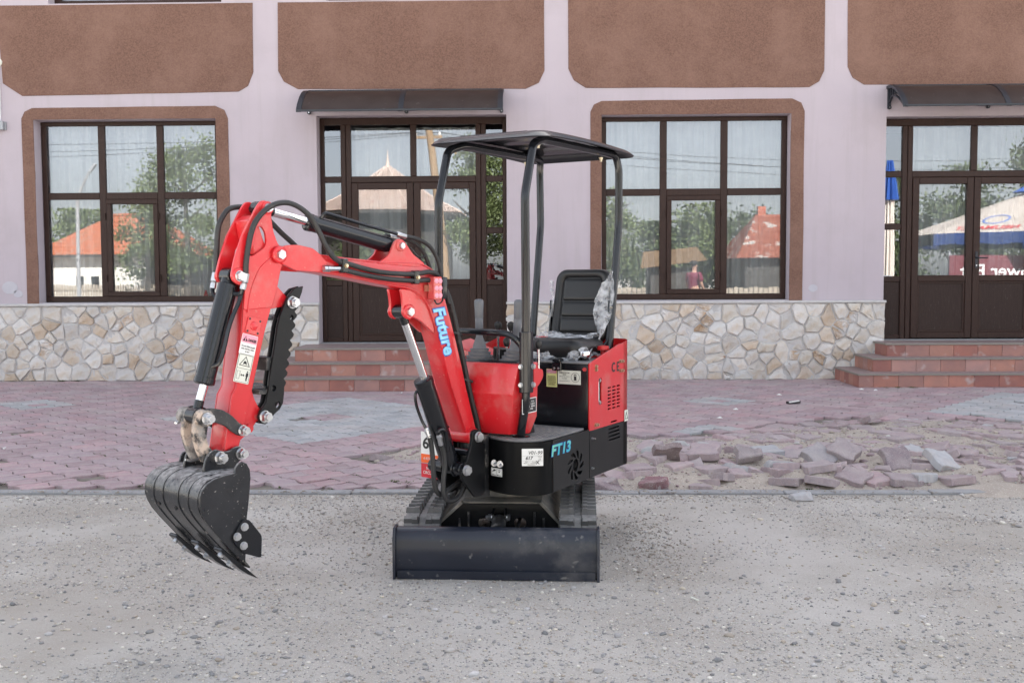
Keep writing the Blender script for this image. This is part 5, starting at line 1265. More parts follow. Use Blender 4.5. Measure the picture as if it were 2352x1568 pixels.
# --- swing bracket, boom, arm, bucket
def attachments():
    SW = empty('swing_bracket', (0, 0, 0), EXC)
    out = [(-.028, .700), (-.075, .705), (-.100, .684), (-.116, .630), (-.120, .44), (-.118, .352), (-.050, .345), (.045, .455), (.050, .49), (.035, .525), (.010, .545), (-.010, .60), (-.030, .655)]
    for l in (.098, -.098): splate('side_plate', roundpoly(out, .02, 3), [], .018, l, 'black_paint', SW, .003)
    m = MB(); m.loft([[B(r, l, z) for r, z in ((-.14, .36), (-.14, .62), (-.125, .62), (-.10, .36))] for l in (-.089, .089)]); m.build('web_plate', 'black_paint', SW)
    m = MB(); m.cyl(B(-.16, 0, .33), B(-.16, 0, .66), .075, n=24); m.build('kingpost', 'black_dusty', SW)
    for r, z in ((-.070, .664), (.019, .501)):
        m = MB(); m.cyl(B(r, -.118, z), B(r, .112, z), .019 if z > .6 else .026, n=18); m.build('pin', 'black_gloss', SW)
        bolt(SW, B(r, .112, z), LB, .024, .016)
    m = MB(); m.cyl(B(.019, .04, .501), B(.019, .09, .501), .034, n=20); m.cyl(B(.019, -.09, .501), B(.019, -.045, .501), .034, n=20); m.cyl(B(.019, .035, .501), B(.019, .041, .501), .042, n=20); m.build('boss', 'black_gloss', SW, bevel=.003)
    m = MB(); m.cyl(B(.019, -.112, .501), B(.019, -.155, .498), .030, n=16); m.build('pin_end', 'black_gloss', SW, bevel=.006)
    m = MB(); m.cyl(B(-.02, -.1, .585), B(-.02, .09, .585), .017, n=14); m.build('cross_bar', 'black_gloss', SW)
    # ---- boom
    BM = empty('boom', (0, 0, 0), EXC); hw = .060
    lowr = [(-.046, .652), (.000, .76), (.071, .929), (.114, 1.05), (.154, 1.172), (.190, 1.262), (.225, 1.34), (.275, 1.40), (.36, 1.436), (.504, 1.456), (.742, 1.496), (.94, 1.524)]
    upr = [(.935, 1.606), (.836, 1.596), (.696, 1.584), (.534, 1.573), (.38, 1.572), (.28, 1.566), (.20, 1.535), (.15, 1.492), (.118, 1.40), (.085, 1.31), (.037, 1.169), (-.002, 1.04), (-.035, .921), (-.075, .79), (-.108, .690)]
    outl = lowr+upr
    m = MB(); m.loft([[B(r, l, z) for r, z in outl] for l in (-hw, hw)]); m.build('box_section', 'red_paint', BM, bevel=.006, seg=2)
    # weld flange lines along the top
    m = MB(); m.tube([B(r, hw+.001, z-.006) for r, z in upr[:9]], .004, 6); m.tube([B(r, hw+.001, z+.006) for r, z in lowr[5:]], .004, 6); m.tube([B(r, hw+.001, z) for r, z in [(x-.004, y) for x, y in lowr[:5]]], .004, 6); m.build('weld_seam', 'red_paint', BM)
    m = MB(); m.cyl(B(-.070, -.085, .664), B(-.070, .085, .664), .040, n=22); m.build('foot_boss', 'red_paint', BM, bevel=.003)
    ear = [(.560, 1.560), (.515, 1.583), (.480, 1.606), (.462, 1.640), (.448, 1.666), (.420, 1.682), (.392, 1.676), (.372, 1.655), (.330, 1.608), (.250, 1.560), (.30, 1.545)]
    for l in (.056, -.056): splate('cylinder_lug', roundpoly(ear, .012, 2), [circ(.413, 1.647, .012)], .014, l, 'red_paint', BM, .002)
    nose = [(.86, 1.560), (.90, 1.520), (1.035, 1.527), (1.095, 1.552), (1.135, 1.572), (1.146, 1.598), (1.134, 1.620), (1.080, 1.638), (1.018, 1.640), (.940, 1.626), (.90, 1.60)]
    for l in (.068, -.068): splate('nose_plate', roundpoly(nose, .012, 2), [], .014, l, 'red_paint', BM, .002)
    knee = [(.405, 1.440), (.394, 1.395), (.390, 1.35), (.392, 1.318), (.376, 1.296), (.350, 1.290), (.318, 1.297), (.270, 1.275), (.205, 1.225), (.18, 1.21), (.20, 1.30), (.25, 1.39), (.32, 1.43)]
    for l in (.046, -.046): splate('knee_lug', roundpoly(knee, .012, 2), [], .016, l, 'red_paint', BM, .003)
    for r, z, l, R in ((1.12, 1.596, .077, .024), (.413, 1.647, .064, .018), (.355, 1.326, .056, .024)):
        m = MB(); m.cyl(B(r, -l, z), B(r, l, z), R*.85, n=18); m.build('pin', 'black_gloss', BM)
        m = MB(); m.lathe(B(r, l-.004, z), LB, [(0, R*1.5), (.008, R*1.45), (.012, R*1.2)], 18); m.build('pin_boss', 'red_paint', BM); m = MB(); m.lathe(B(r, -l+.004, z), -LB, [(0, R*1.5), (.008, R*1.45), (.012, R*1.2)], 18); m.build('pin_boss', 'red_paint', BM)
        bolt(BM, B(r, l+.006, z), LB, R*.86, .014); bolt(BM, B(r, -l-.006, z), -LB, R*.8, .014, True)
    # name along the boom
    d_ = (B(.093, 0, 1.107)-B(.170, 0, 1.346)).normalized(); up_ = (LB.cross(d_)).normalized()
    oc = (B(.170, 0, 1.346)+B(.093, 0, 1.107))*.5+LB*(hw+.0015)
    DC = lettering('brand_decal', 'Future', .098, oc, d_, up_, 'decal_light', BM, thick=.001, lift=.0016, shear=.22, bold=.0032, width=.240)
    lettering('decal_outline', 'Future', .098, oc, d_, up_, 'decal_dark', DC, thick=.0006, lift=.0008, shear=.22, bold=.0068, width=.252)
    # work light
    WL = MB(); 
    lc = B(.205, .098, 1.440); ax = (FB, LB, Zu)
    WL.box(lc-FB*.032, .034, .050, .105, ax); WL.build('work_light_body', 'black_gloss', BM, bevel=.008, seg=2)
    WL = MB(); WL.box(lc+FB*.012, .052, .046, .108, ax); WL.build('work_light_lens', 'lens_red', BM, bevel=.004)
    for q in (-.034, 0, .034):
        for e in (-.011, .013):
            l_ = MB(); p = lc+LB*.0235+FB*(.012+e)+Zu*q; l_.lathe(p, LB, [(0, .0125), (.004, .0115), (.006, .004)], 12); l_.build('work_light_led', 'label_pink', BM)
    WL = MB(); WL.box(lc+FB*.045-LB*.02, .02, .015, .03, ax); WL.build('work_light_mount', 'brass_zinc', BM)
    WL = MB(); WL.tube([lc-Zu*.05+FB*.02, lc-Zu*.075-FB*.0, lc-Zu*.066-FB*.03, lc-Zu*.045-FB*.04], .004, 6); WL.build('work_light_cable', 'hose_rubber', BM)
    # hoses along the boom side
    def hose(pts, r=.0115, name='hose', parent=BM, mat='hose_rubber'):
        m = MB(); m.tube([B(*p) for p in pts], r, 10); return m.build(name, mat, parent, smooth=60)
    hose([(.800, .080, 1.566), (.761, .085, 1.560), (.656, .085, 1.536), (.532, .085, 1.517), (.353, .085, 1.510), (.243, .085, 1.520), (.185, .082, 1.503), (.135, .03, 1.47)])
    hose([(.800, .083, 1.535), (.776, .085, 1.530), (.657, .085, 1.507), (.517, .085, 1.488), (.354, .085, 1.478), (.25, .085, 1.480), (.17, .08, 1.47), (.11, .02, 1.44)])
    m = MB(); m.lathe(B(.800, .083, 1.536), FB, [(0, .011), (.05, .011), (.052, .014), (.066, .014), (.067, .011), (.07, .014), (.086, .014), (.088, .006)], 8); m.build('hose_fitting', 'zinc_steel', BM, smooth=20)
    for r, z in ((.777, 1.549), (.336, 1.494)):
        m = MB(); m.box(B(r, .083, z), .030, .034, .062, ax); m.build('hose_clamp', 'black_gloss', BM, bevel=.004); bolt(BM, B(r-.002, .100, z), LB, .009, .008, mat='brass_zinc')
    # hose to bucket cylinder, near side
    hose([(1.292, .075, 1.505), (1.288, .078, 1.576), (1.266, .082, 1.684), (1.233, .086, 1.749), (1.172, .09, 1.800), (1.100, .092, 1.820), (1.033, .092, 1.807), (.966, .092, 1.765), (.918, .092, 1.698), (.884, .09, 1.642), (.842, .088, 1.591), (.798, .084, 1.567)])
    hose([(1.335, -.085, 1.505), (1.327, -.088, 1.610), (1.315, -.09, 1.709), (1.291, -.092, 1.759), (1.252, -.094, 1.796), (1.175, -.095, 1.805), (1.10, -.095, 1.785), (1.057, -.095, 1.756), (.99, -.095, 1.70), (.921, -.09, 1.645), (.85, -.085, 1.58), (.7, -.08, 1.53)])
    # over the top to the arm cylinder
    hose([(.372, .0, 1.688), (.274, .0, 1.668), (.206, .0, 1.624), (.163, .0, 1.548), (.140, .0, 1.50), (.11, .0, 1.43), (.075, .0, 1.36)], .010)
    hose([(.350, .03, 1.695), (.258, .03, 1.680), (.181, .03, 1.643), (.129, .03, 1.573), (.108, .03, 1.49), (.08, .03, 1.42), (.055, .03, 1.36)], .010)
    hose([(.325, .04, 1.64), (.29, .05, 1.60), (.24, .03, 1.595), (.21, .02, 1.60)], .004, 'cable')
    # bundle down the back of the boom
    for dl, rr_ in ((-.022, .012), (.004, .011), (.030, .012)):
        hose([(.105, dl*.7, 1.47), (.060, dl, 1.40), (.022, dl, 1.30), (-.020, dl, 1.15), (-.062, dl, 1.00), (-.105, dl, .85), (-.145, dl, .73), (-.165, dl, .63)], rr_)
    for t in ((.005, 1.20), (-.075, .95)):
        m = MB(); m.cyl(B(t[0]-.012, .004, t[1]+.006), B(t[0]-.009, .004, t[1]-.004), .040, n=14); m.build('cable_tie', 'hose_rubber', BM)
    # lower hoses to the boom cylinder
    hose([(.176, .0, .690), (.160, .0, .628), (.150, .0, .53), (.144, .0, .44), (.120, .0, .385), (.080, .0, .370), (.037, .0, .390), (-.069, .0, .430), (-.12, 0, .45)], .0125)
    hose([(.128, .03, .650), (.105, .03, .600), (.095, .03, .534), (.108, .03, .432), (.098, .03, .362), (.057, .03, .335), (-.006, .03, .350), (-.049, .03, .400), (-.10, .02, .45)], .0125)
    for a, b in (((.186, -.01, .728), (.174, .0, .680)), ((.150, .045, .700), (.124, .032, .640))):
        m = MB(); pa, pb = B(*a), B(*b); x_ = (pb-pa).normalized(); L0 = (pb-pa).length; m.lathe(pa, x_, [(0, .011), (.010, .012), (.012, .015), (.026, .015), (.028, .012), (L0, .013), (L0+.004, .010)], 10); m.build('hose_fitting', 'zinc_steel', BM, smooth=20)

    def cylinder(name, p0, pm, p1, rb, rr_, l0=0., eye=.03, rodmat='chrome'):
        """barrel from p0 to pm, rod from pm to p1, (r,z)"""
        Cn = empty(name, (0, 0, 0), EXC); a, b, c_ = B(p0[0], l0, p0[1]), B(pm[0], l0, pm[1]), B(p1[0], l0, p1[1]); x_ = (c_-a).normalized()
        m = MB(); m.lathe(a+x_*.03, x_, [(0, rb*.7), (.006, rb), ((b-a).length-.036, rb), ((b-a).length-.034, rb*1.05), ((b-a).length-.012, rb*1.05), ((b-a).length-.006, rb*.8), ((b-a).length-.005, rr_*1.1)], 28); m.build('barrel', 'black_gloss', Cn, smooth=40)
        m = MB(); m.cyl(b-x_*.02, c_-x_*.05, rr_, n=24); m.build('rod', rodmat, Cn, smooth=40)
        m = MB(); m.cyl(c_-x_*.065, c_-x_*.010, rr_*1.08, n=20); m.cyl(c_-LB*.034, c_+LB*.034, eye, n=22); m.build('rod_eye', 'black_gloss', Cn, bevel=.003)
        m = MB(); m.cyl(a-LB*.034, a+LB*.034, eye, n=22); m.cyl(a, a+x_*.05, rb*.8, n=20); m.build('barrel_eye', 'black_gloss', Cn, bevel=.003)
        return Cn, x_
    Cb, xb = cylinder('boom_cylinder', (.019, .501), (.196, .965), (.355, 1.326), .046, .019, eye=.032)
    m = MB(); m.tube([B(.200, -.03, .925), B(.228, -.035, .915), B(.234, -.038, .89), B(.224, -.038, .838), B(.200, -.03, .77), B(.186, -.015, .728)], .0075, 8); m.build('oil_pipe', 'black_gloss', Cb)
    m = MB(); m.tube([B(.085, .045, .60), B(.10, .052, .68), B(.118, .055, .712), B(.148, .055, .722), B(.166, .053, .710), B(.160, .05, .700)], .009, 8); m.build('oil_pipe', 'black_gloss', Cb)
    Ca, xa = cylinder('arm_cylinder', (.413, 1.647), (.895, 1.744), (1.165, 1.797), .037, .019, eye=.028)
    m = MB(); m.tube([B(.850, .02, 1.765), B(.838, .03, 1.786), B(.805, .03, 1.784), B(.60, .03, 1.742), B(.44, .03, 1.712), B(.400, .03, 1.704)], .008, 8); m.build('oil_pipe', 'black_gloss', Ca)
    for p, q in (((.405, .03, 1.705), (.352, .03, 1.694)), ((.425, .0, 1.694), (.374, .0, 1.686))):
        m = MB(); pa, pb = B(*p), B(*q); x_ = (pb-pa).normalized(); m.lathe(pa, x_, [(0, .010), (.008, .013), (.020, .013), (.022, .010), (.024, .012), (.055, .012)], 10); m.build('hose_fitting', 'zinc_steel', Ca, smooth=20)
    m = MB(); m.cyl(B(.455, 0, 1.66), B(.452, .0, 1.70), .010); m.cyl(B(.452, .0, 1.70), B(.42, .0, 1.695), .008); m.build('port_boss', 'black_gloss', Ca)

    # ---- arm
    AR = empty('arm', (0, 0, 0), EXC)
    near = [(1.200, 1.826), (1.172, 1.826), (1.148, 1.806), (1.150, 1.758), (1.142, 1.698), (1.118, 1.640), (1.086, 1.620), (1.076, 1.594), (1.086, 1.568), (1.106, 1.533), (1.127, 1.45), (1.156, 1.368), (1.30, 1.36), (1.294, 1.41), (1.288, 1.462), (1.322, 1.466), (1.350, 1.488), (1.353, 1.512), (1.336, 1.576), (1.296, 1.678), (1.250, 1.754), (1.222, 1.800)]
    hole = [(1.226, 1.712), (1.200, 1.716), (1.182, 1.690), (1.178, 1.655), (1.184, 1.628), (1.245, 1.590), (1.262, 1.588), (1.258, 1.612), (1.236, 1.650)]
    for l in (.058, -.058): splate('cheek_plate', roundpoly(near, .014, 3), [roundpoly(hole, .012, 3)], .014, l, 'red_paint', AR, .0025)
    low = [(1.092, 1.59), (1.112, 1.53), (1.131, 1.45), (1.160, 1.368), (1.195, 1.264), (1.262, 1.028), (1.336, .785), (1.340, .730), (1.395, .730), (1.404, .773), (1.362, 1.0), (1.340, 1.034), (1.308, 1.258), (1.299, 1.355), (1.285, 1.47), (1.22, 1.58), (1.15, 1.62)]
    m = MB(); m.loft([[B(r, l, z) for r, z in low] for l in (-.050, .050)]); m.build('box_section', 'red_worn', AR, bevel=.005, seg=2)
    sidep = [(1.128, 1.448), (1.158, 1.366), (1.193, 1.264), (1.260, 1.028), (1.333, .785), (1.402, .775), (1.361, 1.0), (1.339, 1.034), (1.307, 1.258), (1.297, 1.37)]
    m = MB(); m.loft([[B(r, l, z) for r, z in ((1.16, 1.60), (1.23, 1.595), (1.26, 1.74), (1.22, 1.765))] for l in (-.05, .05)]); m.build('inner_web', 'red_paint', AR, bevel=.004)
    for l in (.056, -.056): splate('side_plate', sidep, [], .010, l, 'red_worn', AR, .002)
    m = MB(); m.tube([B(1.106, .064, 1.60), B(1.15, .065, 1.585), B(1.21, .065, 1.54), B(1.25, .065, 1.47), B(1.272, .065, 1.40), B(1.278, .065, 1.35)], .0035, 6); m.build('weld_seam', 'red_paint', AR)
    for r, z, l, R in ((1.170, 1.795, .066, .020), (1.318, 1.504, .066, .024)):
        m = MB(); m.cyl(B(r, -l, z), B(r, l, z), R*.8, n=16); m.build('pin', 'black_gloss', AR)
        m = MB(); m.lathe(B(r, l-.003, z), LB, [(0, R*1.4), (.006, R*1.35), (.009, R)], 18); m.build('pin_boss', 'red_paint', AR); m = MB(); m.lathe(B(r, -l+.003, z), -LB, [(0, R*1.4), (.006, R*1.35), (.009, R)], 18); m.build('pin_boss', 'red_paint', AR)
        bolt(AR, B(r, l+.005, z), LB, R*.82, .016); bolt(AR, B(r, -l-.005, z), -LB, R*.8, .014)
    pc = B(1.250, .062, 1.291); dn = (B(1.283, 0, 1.046)-B(1.230, 0, 1.239)).normalized(); rt = dn.cross(LB).normalized()*-1; rt = LB.cross(dn).normalized()
    if rt.dot(-FB) < 0: rt = -rt
    up2 = -dn; 
    pl_ = plate('cover_plate', rrect(-.034, .034, -.034, .034, .008, 3), [], .006, pc, rt, up2, 'red_paint', AR, .0015)
    m = MB(); m.lathe(pc+LB*.003, LB, [(0, .018), (.003, .016), (.005, .008)], 14); m.build('cover_boss', 'red_paint', AR)
    for a, b in ((-1, -1), (1, -1), (-1, 1), (1, 1)):
        m = MB(); p = pc+rt*a*.025+up2*b*.025; m.cyl(p+LB*.002, p+LB*.0045, .0045, n=8); m.build('bolt', 'ink', AR)
    def sticker2(name, o, w_, h_, mat): return plate(name, rrect(-w_/2, w_/2, -h_/2, h_/2, .004, 3), [], .001, o, rt, up2, mat, AR, 0.)
    o1 = B(1.277, .0625, 1.212)
    st1 = sticker2('danger_sticker', o1, .075, .083, 'label_white'); plate('sticker_header', rrect(-.036, .036, .006, .040, .003), [], .0008, o1+LB*.0008, rt, up2, 'label_pink', st1, 0.)
    plate('warning_triangle', [(-.032, .012), (-.008, .012), (-.020, .033)], [], .0006, o1+LB*.0016, rt, up2, 'ink', st1, 0.)
    lettering('print', '!', .018, o1+LB*.0018-rt*.020+up2*.020, rt, up2, 'label_pink', st1, lift=.0008, bold=.001)
    lettering('print', 'DANGER', .017, o1+LB*.0012+rt*.013+up2*.018, rt, up2, 'ink', st1, lift=.0012, width=.040, bold=.0004)
    lettering('print', 'Do not allow people\nnear machine when\nin use!', .0105, o1+LB*.0008-up2*.018, rt, up2, 'ink', st1, lift=.001, width=.064)
    o2 = B(1.303, .0625, 1.113)
    st2 = sticker2('keep_clear_sticker', o2, .072, .118, 'label_cream')
    plate('sticker_frame', rrect(-.033, .033, -.056, .056, .003), [rrect(-.0318, .0318, .0, .0548, .002), rrect(-.0318, .0318, -.0548, -.0012, .002)], .0006, o2+LB*.001, rt, up2, 'ink', st2, 0.)
    plate('warning_triangle', [(-.026, .010), (.026, .010), (0, .050)], [[(-.021, .0125), (.021, .0125), (0, .0455)]], .0006, o2+LB*.001, rt, up2, 'ink', st2, 0.)
    plate('hazard_symbol', [(-.008, .016), (.0, .020), (.010, .016), (.006, .028), (-.002, .032), (-.006, .026)], [], .0006, o2+LB*.001, rt, up2, 'ink', st2, 0.)
    plate('machine_symbol', rrect(-.027, -.013, -.045, -.012, .001), [rrect(-.026, -.014, -.044, -.013, .001)], .0006, o2+LB*.001, rt, up2, 'ink', st2, 0.)
    plate('arrow_symbol', [(-.010, -.027), (-.004, -.022), (-.004, -.0255), (.004, -.0255), (.004, -.022), (.010, -.027), (.004, -.032), (.004, -.0285), (-.004, -.0285), (-.004, -.032)], [], .0006, o2+LB*.001, rt, up2, 'ink', st2, 0.)
    plate('person_symbol', [(.016, -.015), (.026, -.015), (.027, -.030), (.0245, -.030), (.024, -.048), (.0215, -.048), (.021, -.032), (.020, -.048), (.0175, -.048), (.0175, -.030), (.015, -.030)], [], .0006, o2+LB*.001, rt, up2, 'ink', st2, 0.)
    plate('person_symbol', circ(.021, -.0105, .0032, 10), [], .0006, o2+LB*.001, rt, up2, 'ink', st2, 0.)
    # thumb lugs on the arm
    for l in (.045, -.045):
        splate('thumb_lug', [(1.120, 1.462), (1.072, 1.415), (1.056, 1.400), (1.056, 1.378), (1.075, 1.372), (1.160, 1.360)], [], .012, l, 'red_paint', AR, .002)
        splate('thumb_lug', roundpoly([(1.262, 1.030), (1.245, .975), (1.222, .935), (1.202, .920), (1.198, .895), (1.212, .880), (1.235, .882), (1.265, .845), (1.30, .82), (1.33, .80)], .01, 2), [], .012, l, 'red_worn', AR, .002)
    m = MB(); m.cyl(B(1.283, -.052, .855), B(1.283, .070, .855), .017, n=16); m.build('lug_tube', 'red_worn', AR)
    for r, z, l, R in ((1.325, .853, .075, .020), (1.340, .757, .082, .022)):
        m = MB(); m.cyl(B(r, -l, z), B(r, l, z), R*.8, n=16); m.build('pin', 'black_gloss', AR)

    # ---- bucket cylinder and linkage
    Cd, xd = cylinder('bucket_cylinder', (1.318, 1.504), (1.446, 1.075), (1.497, .925), .040, .0175, eye=.034)
    m = MB(); m.tube([B(1.303, .055, 1.435), B(1.318, .06, 1.395), B(1.350, .06, 1.335), B(1.372, .06, 1.28), B(1.392, .06, 1.21), B(1.415, .055, 1.145), B(1.440, .035, 1.128)], .009, 8); m.build('oil_pipe', 'black_gloss', Cd)
    m = MB(); m.tube([B(1.34, -.03, 1.42), B(1.352, -.06, 1.418), B(1.358, -.078, 1.435), B(1.352, -.083, 1.46)], .010, 8); m.tube([B(1.33, .03, 1.43), B(1.31, .06, 1.43), B(1.305, .07, 1.455)], .010, 8); m.build('port_elbow', 'black_gloss', Cd)
    for p, q in (((1.306, .072, 1.448), (1.290, .075, 1.512)), ((1.353, -.083, 1.452), (1.336, -.085, 1.516))):
        m = MB(); pa, pb = B(*p), B(*q); x_ = (pb-pa).normalized(); m.lathe(pa, x_, [(0, .013), (.022, .013), (.024, .010), (.030, .015), (.064, .0145), (.066, .011)], 8); m.build('hose_fitting', 'zinc_steel', Cd, smooth=20)
    LK = empty('bucket_linkage', (0, 0, 0), EXC)
    sl_ = [(1.525, .925), (1.510, .955), (1.470, .962), (1.420, .950), (1.375, .922), (1.340, .886), (1.315, .870), (1.303, .850), (1.318, .828), (1.345, .832), (1.375, .852), (1.41, .882), (1.455, .900), (1.50, .895)]
    for l in (.072, -.072): splate('side_link', roundpoly(sl_, .012, 2), [], .014, l, 'black_dusty', LK, .003)
    hl = [(1.475, .945), (1.520, .945), (1.536, .905), (1.540, .85), (1.525, .79), (1.500, .735), (1.455, .728), (1.436, .752), (1.450, .775), (1.472, .80), (1.482, .838), (1.472, .888)]
    for l in (.042, -.042): splate('h_link', roundpoly(hl, .014, 2), [], .026, l, 'muddy_steel', LK, .004)
    m = MB(); m.cyl(B(1.498, -.10, .922), B(1.498, -.035, .922), .033, n=20); m.cyl(B(1.498, .035, .922), B(1.498, .085, .922), .033, n=20); m.cyl(B(1.498, -.035, .922), B(1.498, .035, .922), .029, n=20); m.build('link_boss', 'muddy_steel', LK, bevel=.003)
    for r, z, l, R in ((1.498, .922, .09, .022), (1.325, .853, .082, .020), (1.340, .757, .086, .021), (1.440, .752, .086, .023)):
        m = MB(); m.cyl(B(r, -l, z), B(r, l, z), R*.75, n=14); m.build('pin', 'zinc_steel', LK)
        bolt(LK, B(r, l, z), LB, R, .024, True); bolt(LK, B(r, -l, z), -LB, R, .016)
    m = MB(); m.tube([B(1.50, -.095, .905), B(1.525, -.10, .89), B(1.535, -.105, .893)], .006, 6); m.tube([B(1.455, -.02, .745), B(1.50, -.03, .735), B(1.53, -.035, .742)], .005, 6); m.build('grease_nipple', 'zinc_steel', LK)
    # ---- thumb
    TH = empty('thumb', (0, 0, 0), EXC)
    back = [(1.000, 1.458), (1.045, 1.448), (1.078, 1.420), (1.100, 1.380), (1.125, 1.330), (1.140, 1.28), (1.155, 1.20), (1.172, 1.12), (1.185, 1.06), (1.192, 1.01), (1.205, .96), (1.236, .925), (1.246, .900), (1.236, .874), (1.212, .866), (1.190, .876), (1.165, .905), (1.135, .925), (1.118, .95), (1.112, .99), (1.110, 1.02)]
    n_ = 9; z0, z1 = 1.02, 1.395
    for i in range(n_):
        t = i/n_; z = z0+(z1-z0)*t; r = 1.103-.082*t*t**.3 if False else 1.106-.083*t
        back += [(r-.003, z+.010), (r-.006, z+.020), (r+.006, z+.036)]
    back += [(1.020, 1.405), (1.008, 1.43)]
    for l in (.072, .038): splate('thumb_plate', back, [circ(1.165, 1.018, .013), circ(1.146, .945, .014), circ(1.065, 1.322, .010)], .016, l, 'black_paint', TH, .002)
    for r, z, R in ((1.115, 1.318, .009), (1.085, 1.322, .012), (1.165, 1.018, .017), (1.195, 1.01, .02)):
        m = MB(); m.cyl(B(r, -.06, z), B(r, .066, z), R, n=12); m.build('cross_tube', 'black_gloss', TH)
    m = MB(); m.box(B(1.165, .005, 1.125), .05, .12, .055, (FB, LB, Zu)); m.build('cross_plate', 'black_dusty', TH, bevel=.002)
    m = MB(); m.box(B(1.205, .005, 1.005), .05, .12, .02, (FB, LB, Zu)); m.build('cross_plate', 'black_dusty', TH, bevel=.002)
    for r, z in ((1.060, 1.388), (1.214, .900)):
        m = MB(); m.cyl(B(r, -.07, z), B(r, .075, z), .015, n=14); m.build('pin', 'red_worn' if z > 1 else 'black_gloss', TH); bolt(TH, B(r, .080, z), LB, .023, .024, True); bolt(TH, B(r, -.070, z), -LB, .021, .014)
    # ---- bucket
    BK = empty('bucket', (0, 0, 0), EXC); hb = .205
    shell = [(1.380, .700), (1.464, .705), (1.51, .704), (1.551, .697), (1.585, .682), (1.607, .660), (1.619, .630), (1.620, .595), (1.609, .560), (1.59, .528), (1.557, .484), (1.496, .412), (1.445, .352), (1.420, .325)]
    sh = catmull([V((r, z, 0)) for r, z in shell], 3)
    nrm_ = []
    for i, p in enumerate(sh):
        t = (sh[min(i+1, len(sh)-1)]-sh[max(i-1, 0)]).normalized(); nrm_.append(V((t.y, -t.x, 0)))
    inn = [p+q*.010*(1 if True else 0) for p, q in zip(sh, nrm_)]
    # make sure the inner skin lies towards the bucket mouth
    if (inn[len(inn)//2]-V((1.45, .55, 0))).length > (sh[len(sh)//2]-V((1.45, .55, 0))).length: inn = [p-q*.010 for p, q in zip(sh, nrm_)]
    m = MB(); m.loft([[B(p.x, l, p.y) for p in sh]+[B(p.x, l, p.y) for p in inn[::-1]] for l in np.linspace(-hb, hb, 9)]); m.build('shell', 'black_bucket', BK, smooth=35)
    sp = [(1.457, .707), (1.452, .728), (1.438, .744), (1.418, .748), (1.398, .738), (1.384, .712), (1.381, .674), (1.390, .596), (1.404, .503), (1.416, .345)]+[(p.x, p.y) for p in sh[::-1] if p.x > 1.44 and True][:]
    sp = [(1.457, .707), (1.452, .728), (1.438, .744), (1.418, .748), (1.398, .738), (1.384, .712), (1.381, .674), (1.390, .596), (1.404, .503), (1.414, .330), (1.445, .350), (1.496, .411), (1.557, .483), (1.59, .527), (1.608, .560), (1.619, .595), (1.618, .630), (1.606, .660), (1.584, .681), (1.551, .696), (1.51, .703)]
    for l in (hb+.006, -hb-.006): splate('side_plate', sp, [], .013, l, 'black_bucket', BK, .003)
    # wear straps round the shell
    k0 = 4
    for l in (-.135, -.06, .06, .135):
        m = MB(); m.tube([B(p.x-(p.x-1.45)*.0+.0015, l, p.y) for p in sh[3:-4]], .0021, 6, False); m.build('weld_strap', 'black_bucket', BK)
    for l in (-.115, .02):
        m = MB(); m.cyl(B(1.60, l, .563), B(1.6135, l, .560), .009, n=10); m.build('drain_hole', 'ink', BK)
    m = MB(); m.loft([[B(r, l, z) for r, z in ((1.470, .392), (1.462, .400), (1.385, .303), (1.393, .300))] for l in (-.21, .21)]); m.build('cutting_lip', 'worn_steel', BK, bevel=.002)
    for l in (-.175, 0, .175):
        T_ = empty('tooth_assembly', (0, 0, 0), BK) if False else None
        m = MB(); q = [(1.522, .396), (1.512, .408), (1.40, .298), (1.332, .238), (1.392, .272), (1.435, .305)]
        w_ = .030
        m.hull_prism([B(r, l-(w_ if r > 1.36 else .014), z) for r, z in q], [B(r, l+(w_ if r > 1.36 else .014), z) for r, z in q]); m.build('tooth', 'black_gloss', BK, bevel=.004)
        for r, z in ((1.497, .377), (1.458, .333)):
            x_ = V((0, 0, 0))+FB*.73-Zu*.68; bolt(BK, B(r, l, z)+x_*.002, x_, .013, .012)
    for l in (hb+.018, -hb-.018):
        sg = 1 if l > 0 else -1
        splate('side_cutter', roundpoly([(1.430, .512), (1.400, .508), (1.340, .430), (1.345, .336), (1.428, .372), (1.478, .432), (1.462, .470)], .012, 2), [], .012, l, 'black_gloss', BK, .002)
        for r, z in ((1.424, .482), (1.459, .448), (1.430, .405)): bolt(BK, B(r, l+sg*.006, z), LB*sg, .0145, .010)
    ear_ = [(1.520, .690), (1.512, .73), (1.500, .765), (1.478, .785), (1.45, .788), (1.425, .776), (1.395, .772), (1.368, .788), (1.338, .788), (1.318, .768), (1.318, .742), (1.345, .725), (1.385, .690)]
    for l in (.076, -.076): splate('bucket_ear', roundpoly(ear_, .012, 2), [], .014, l, 'black_bucket', BK, .003)
attachments()
setorg((0, 0, 0))
# ------------------------------------------------------------------ across the road: seen as reflections in the panes
mk('roof_tile', (.40, .115, .045), (.30, .085, .040), scale=6, detail=8, rough=.85, bump=.4, bscale=30, dust=(.22, .17, .12), dscale=2.5, damt=(.5, .75))
mk('limewash', (.68, .66, .60), (.58, .56, .52), scale=3, rough=.9)
mk('tin_roof', (.62, .50, .43), (.55, .43, .37), scale=5, rough=.6, dust=(.36, .15, .08), dscale=2.5, damt=(.58, .72))
mk('rusty_roof', (.34, .09, .05), (.40, .14, .08), scale=3, rough=.75, dust=(.55, .50, .46), dscale=1.4, damt=(.58, .62))
mk('pole_wood', (.32, .21, .11), (.24, .15, .08), scale=8, rough=.85, stretch=(4, 4, .4))
mk('bark', (.09, .07, .05), (.06, .045, .035), scale=10, rough=.95)
mk('foliage', (.115, .145, .050), (.075, .105, .030), scale=2.0, rough=.65)
mk('foliage_dark', (.080, .105, .040), (.050, .072, .024), scale=2.0, rough=.65)
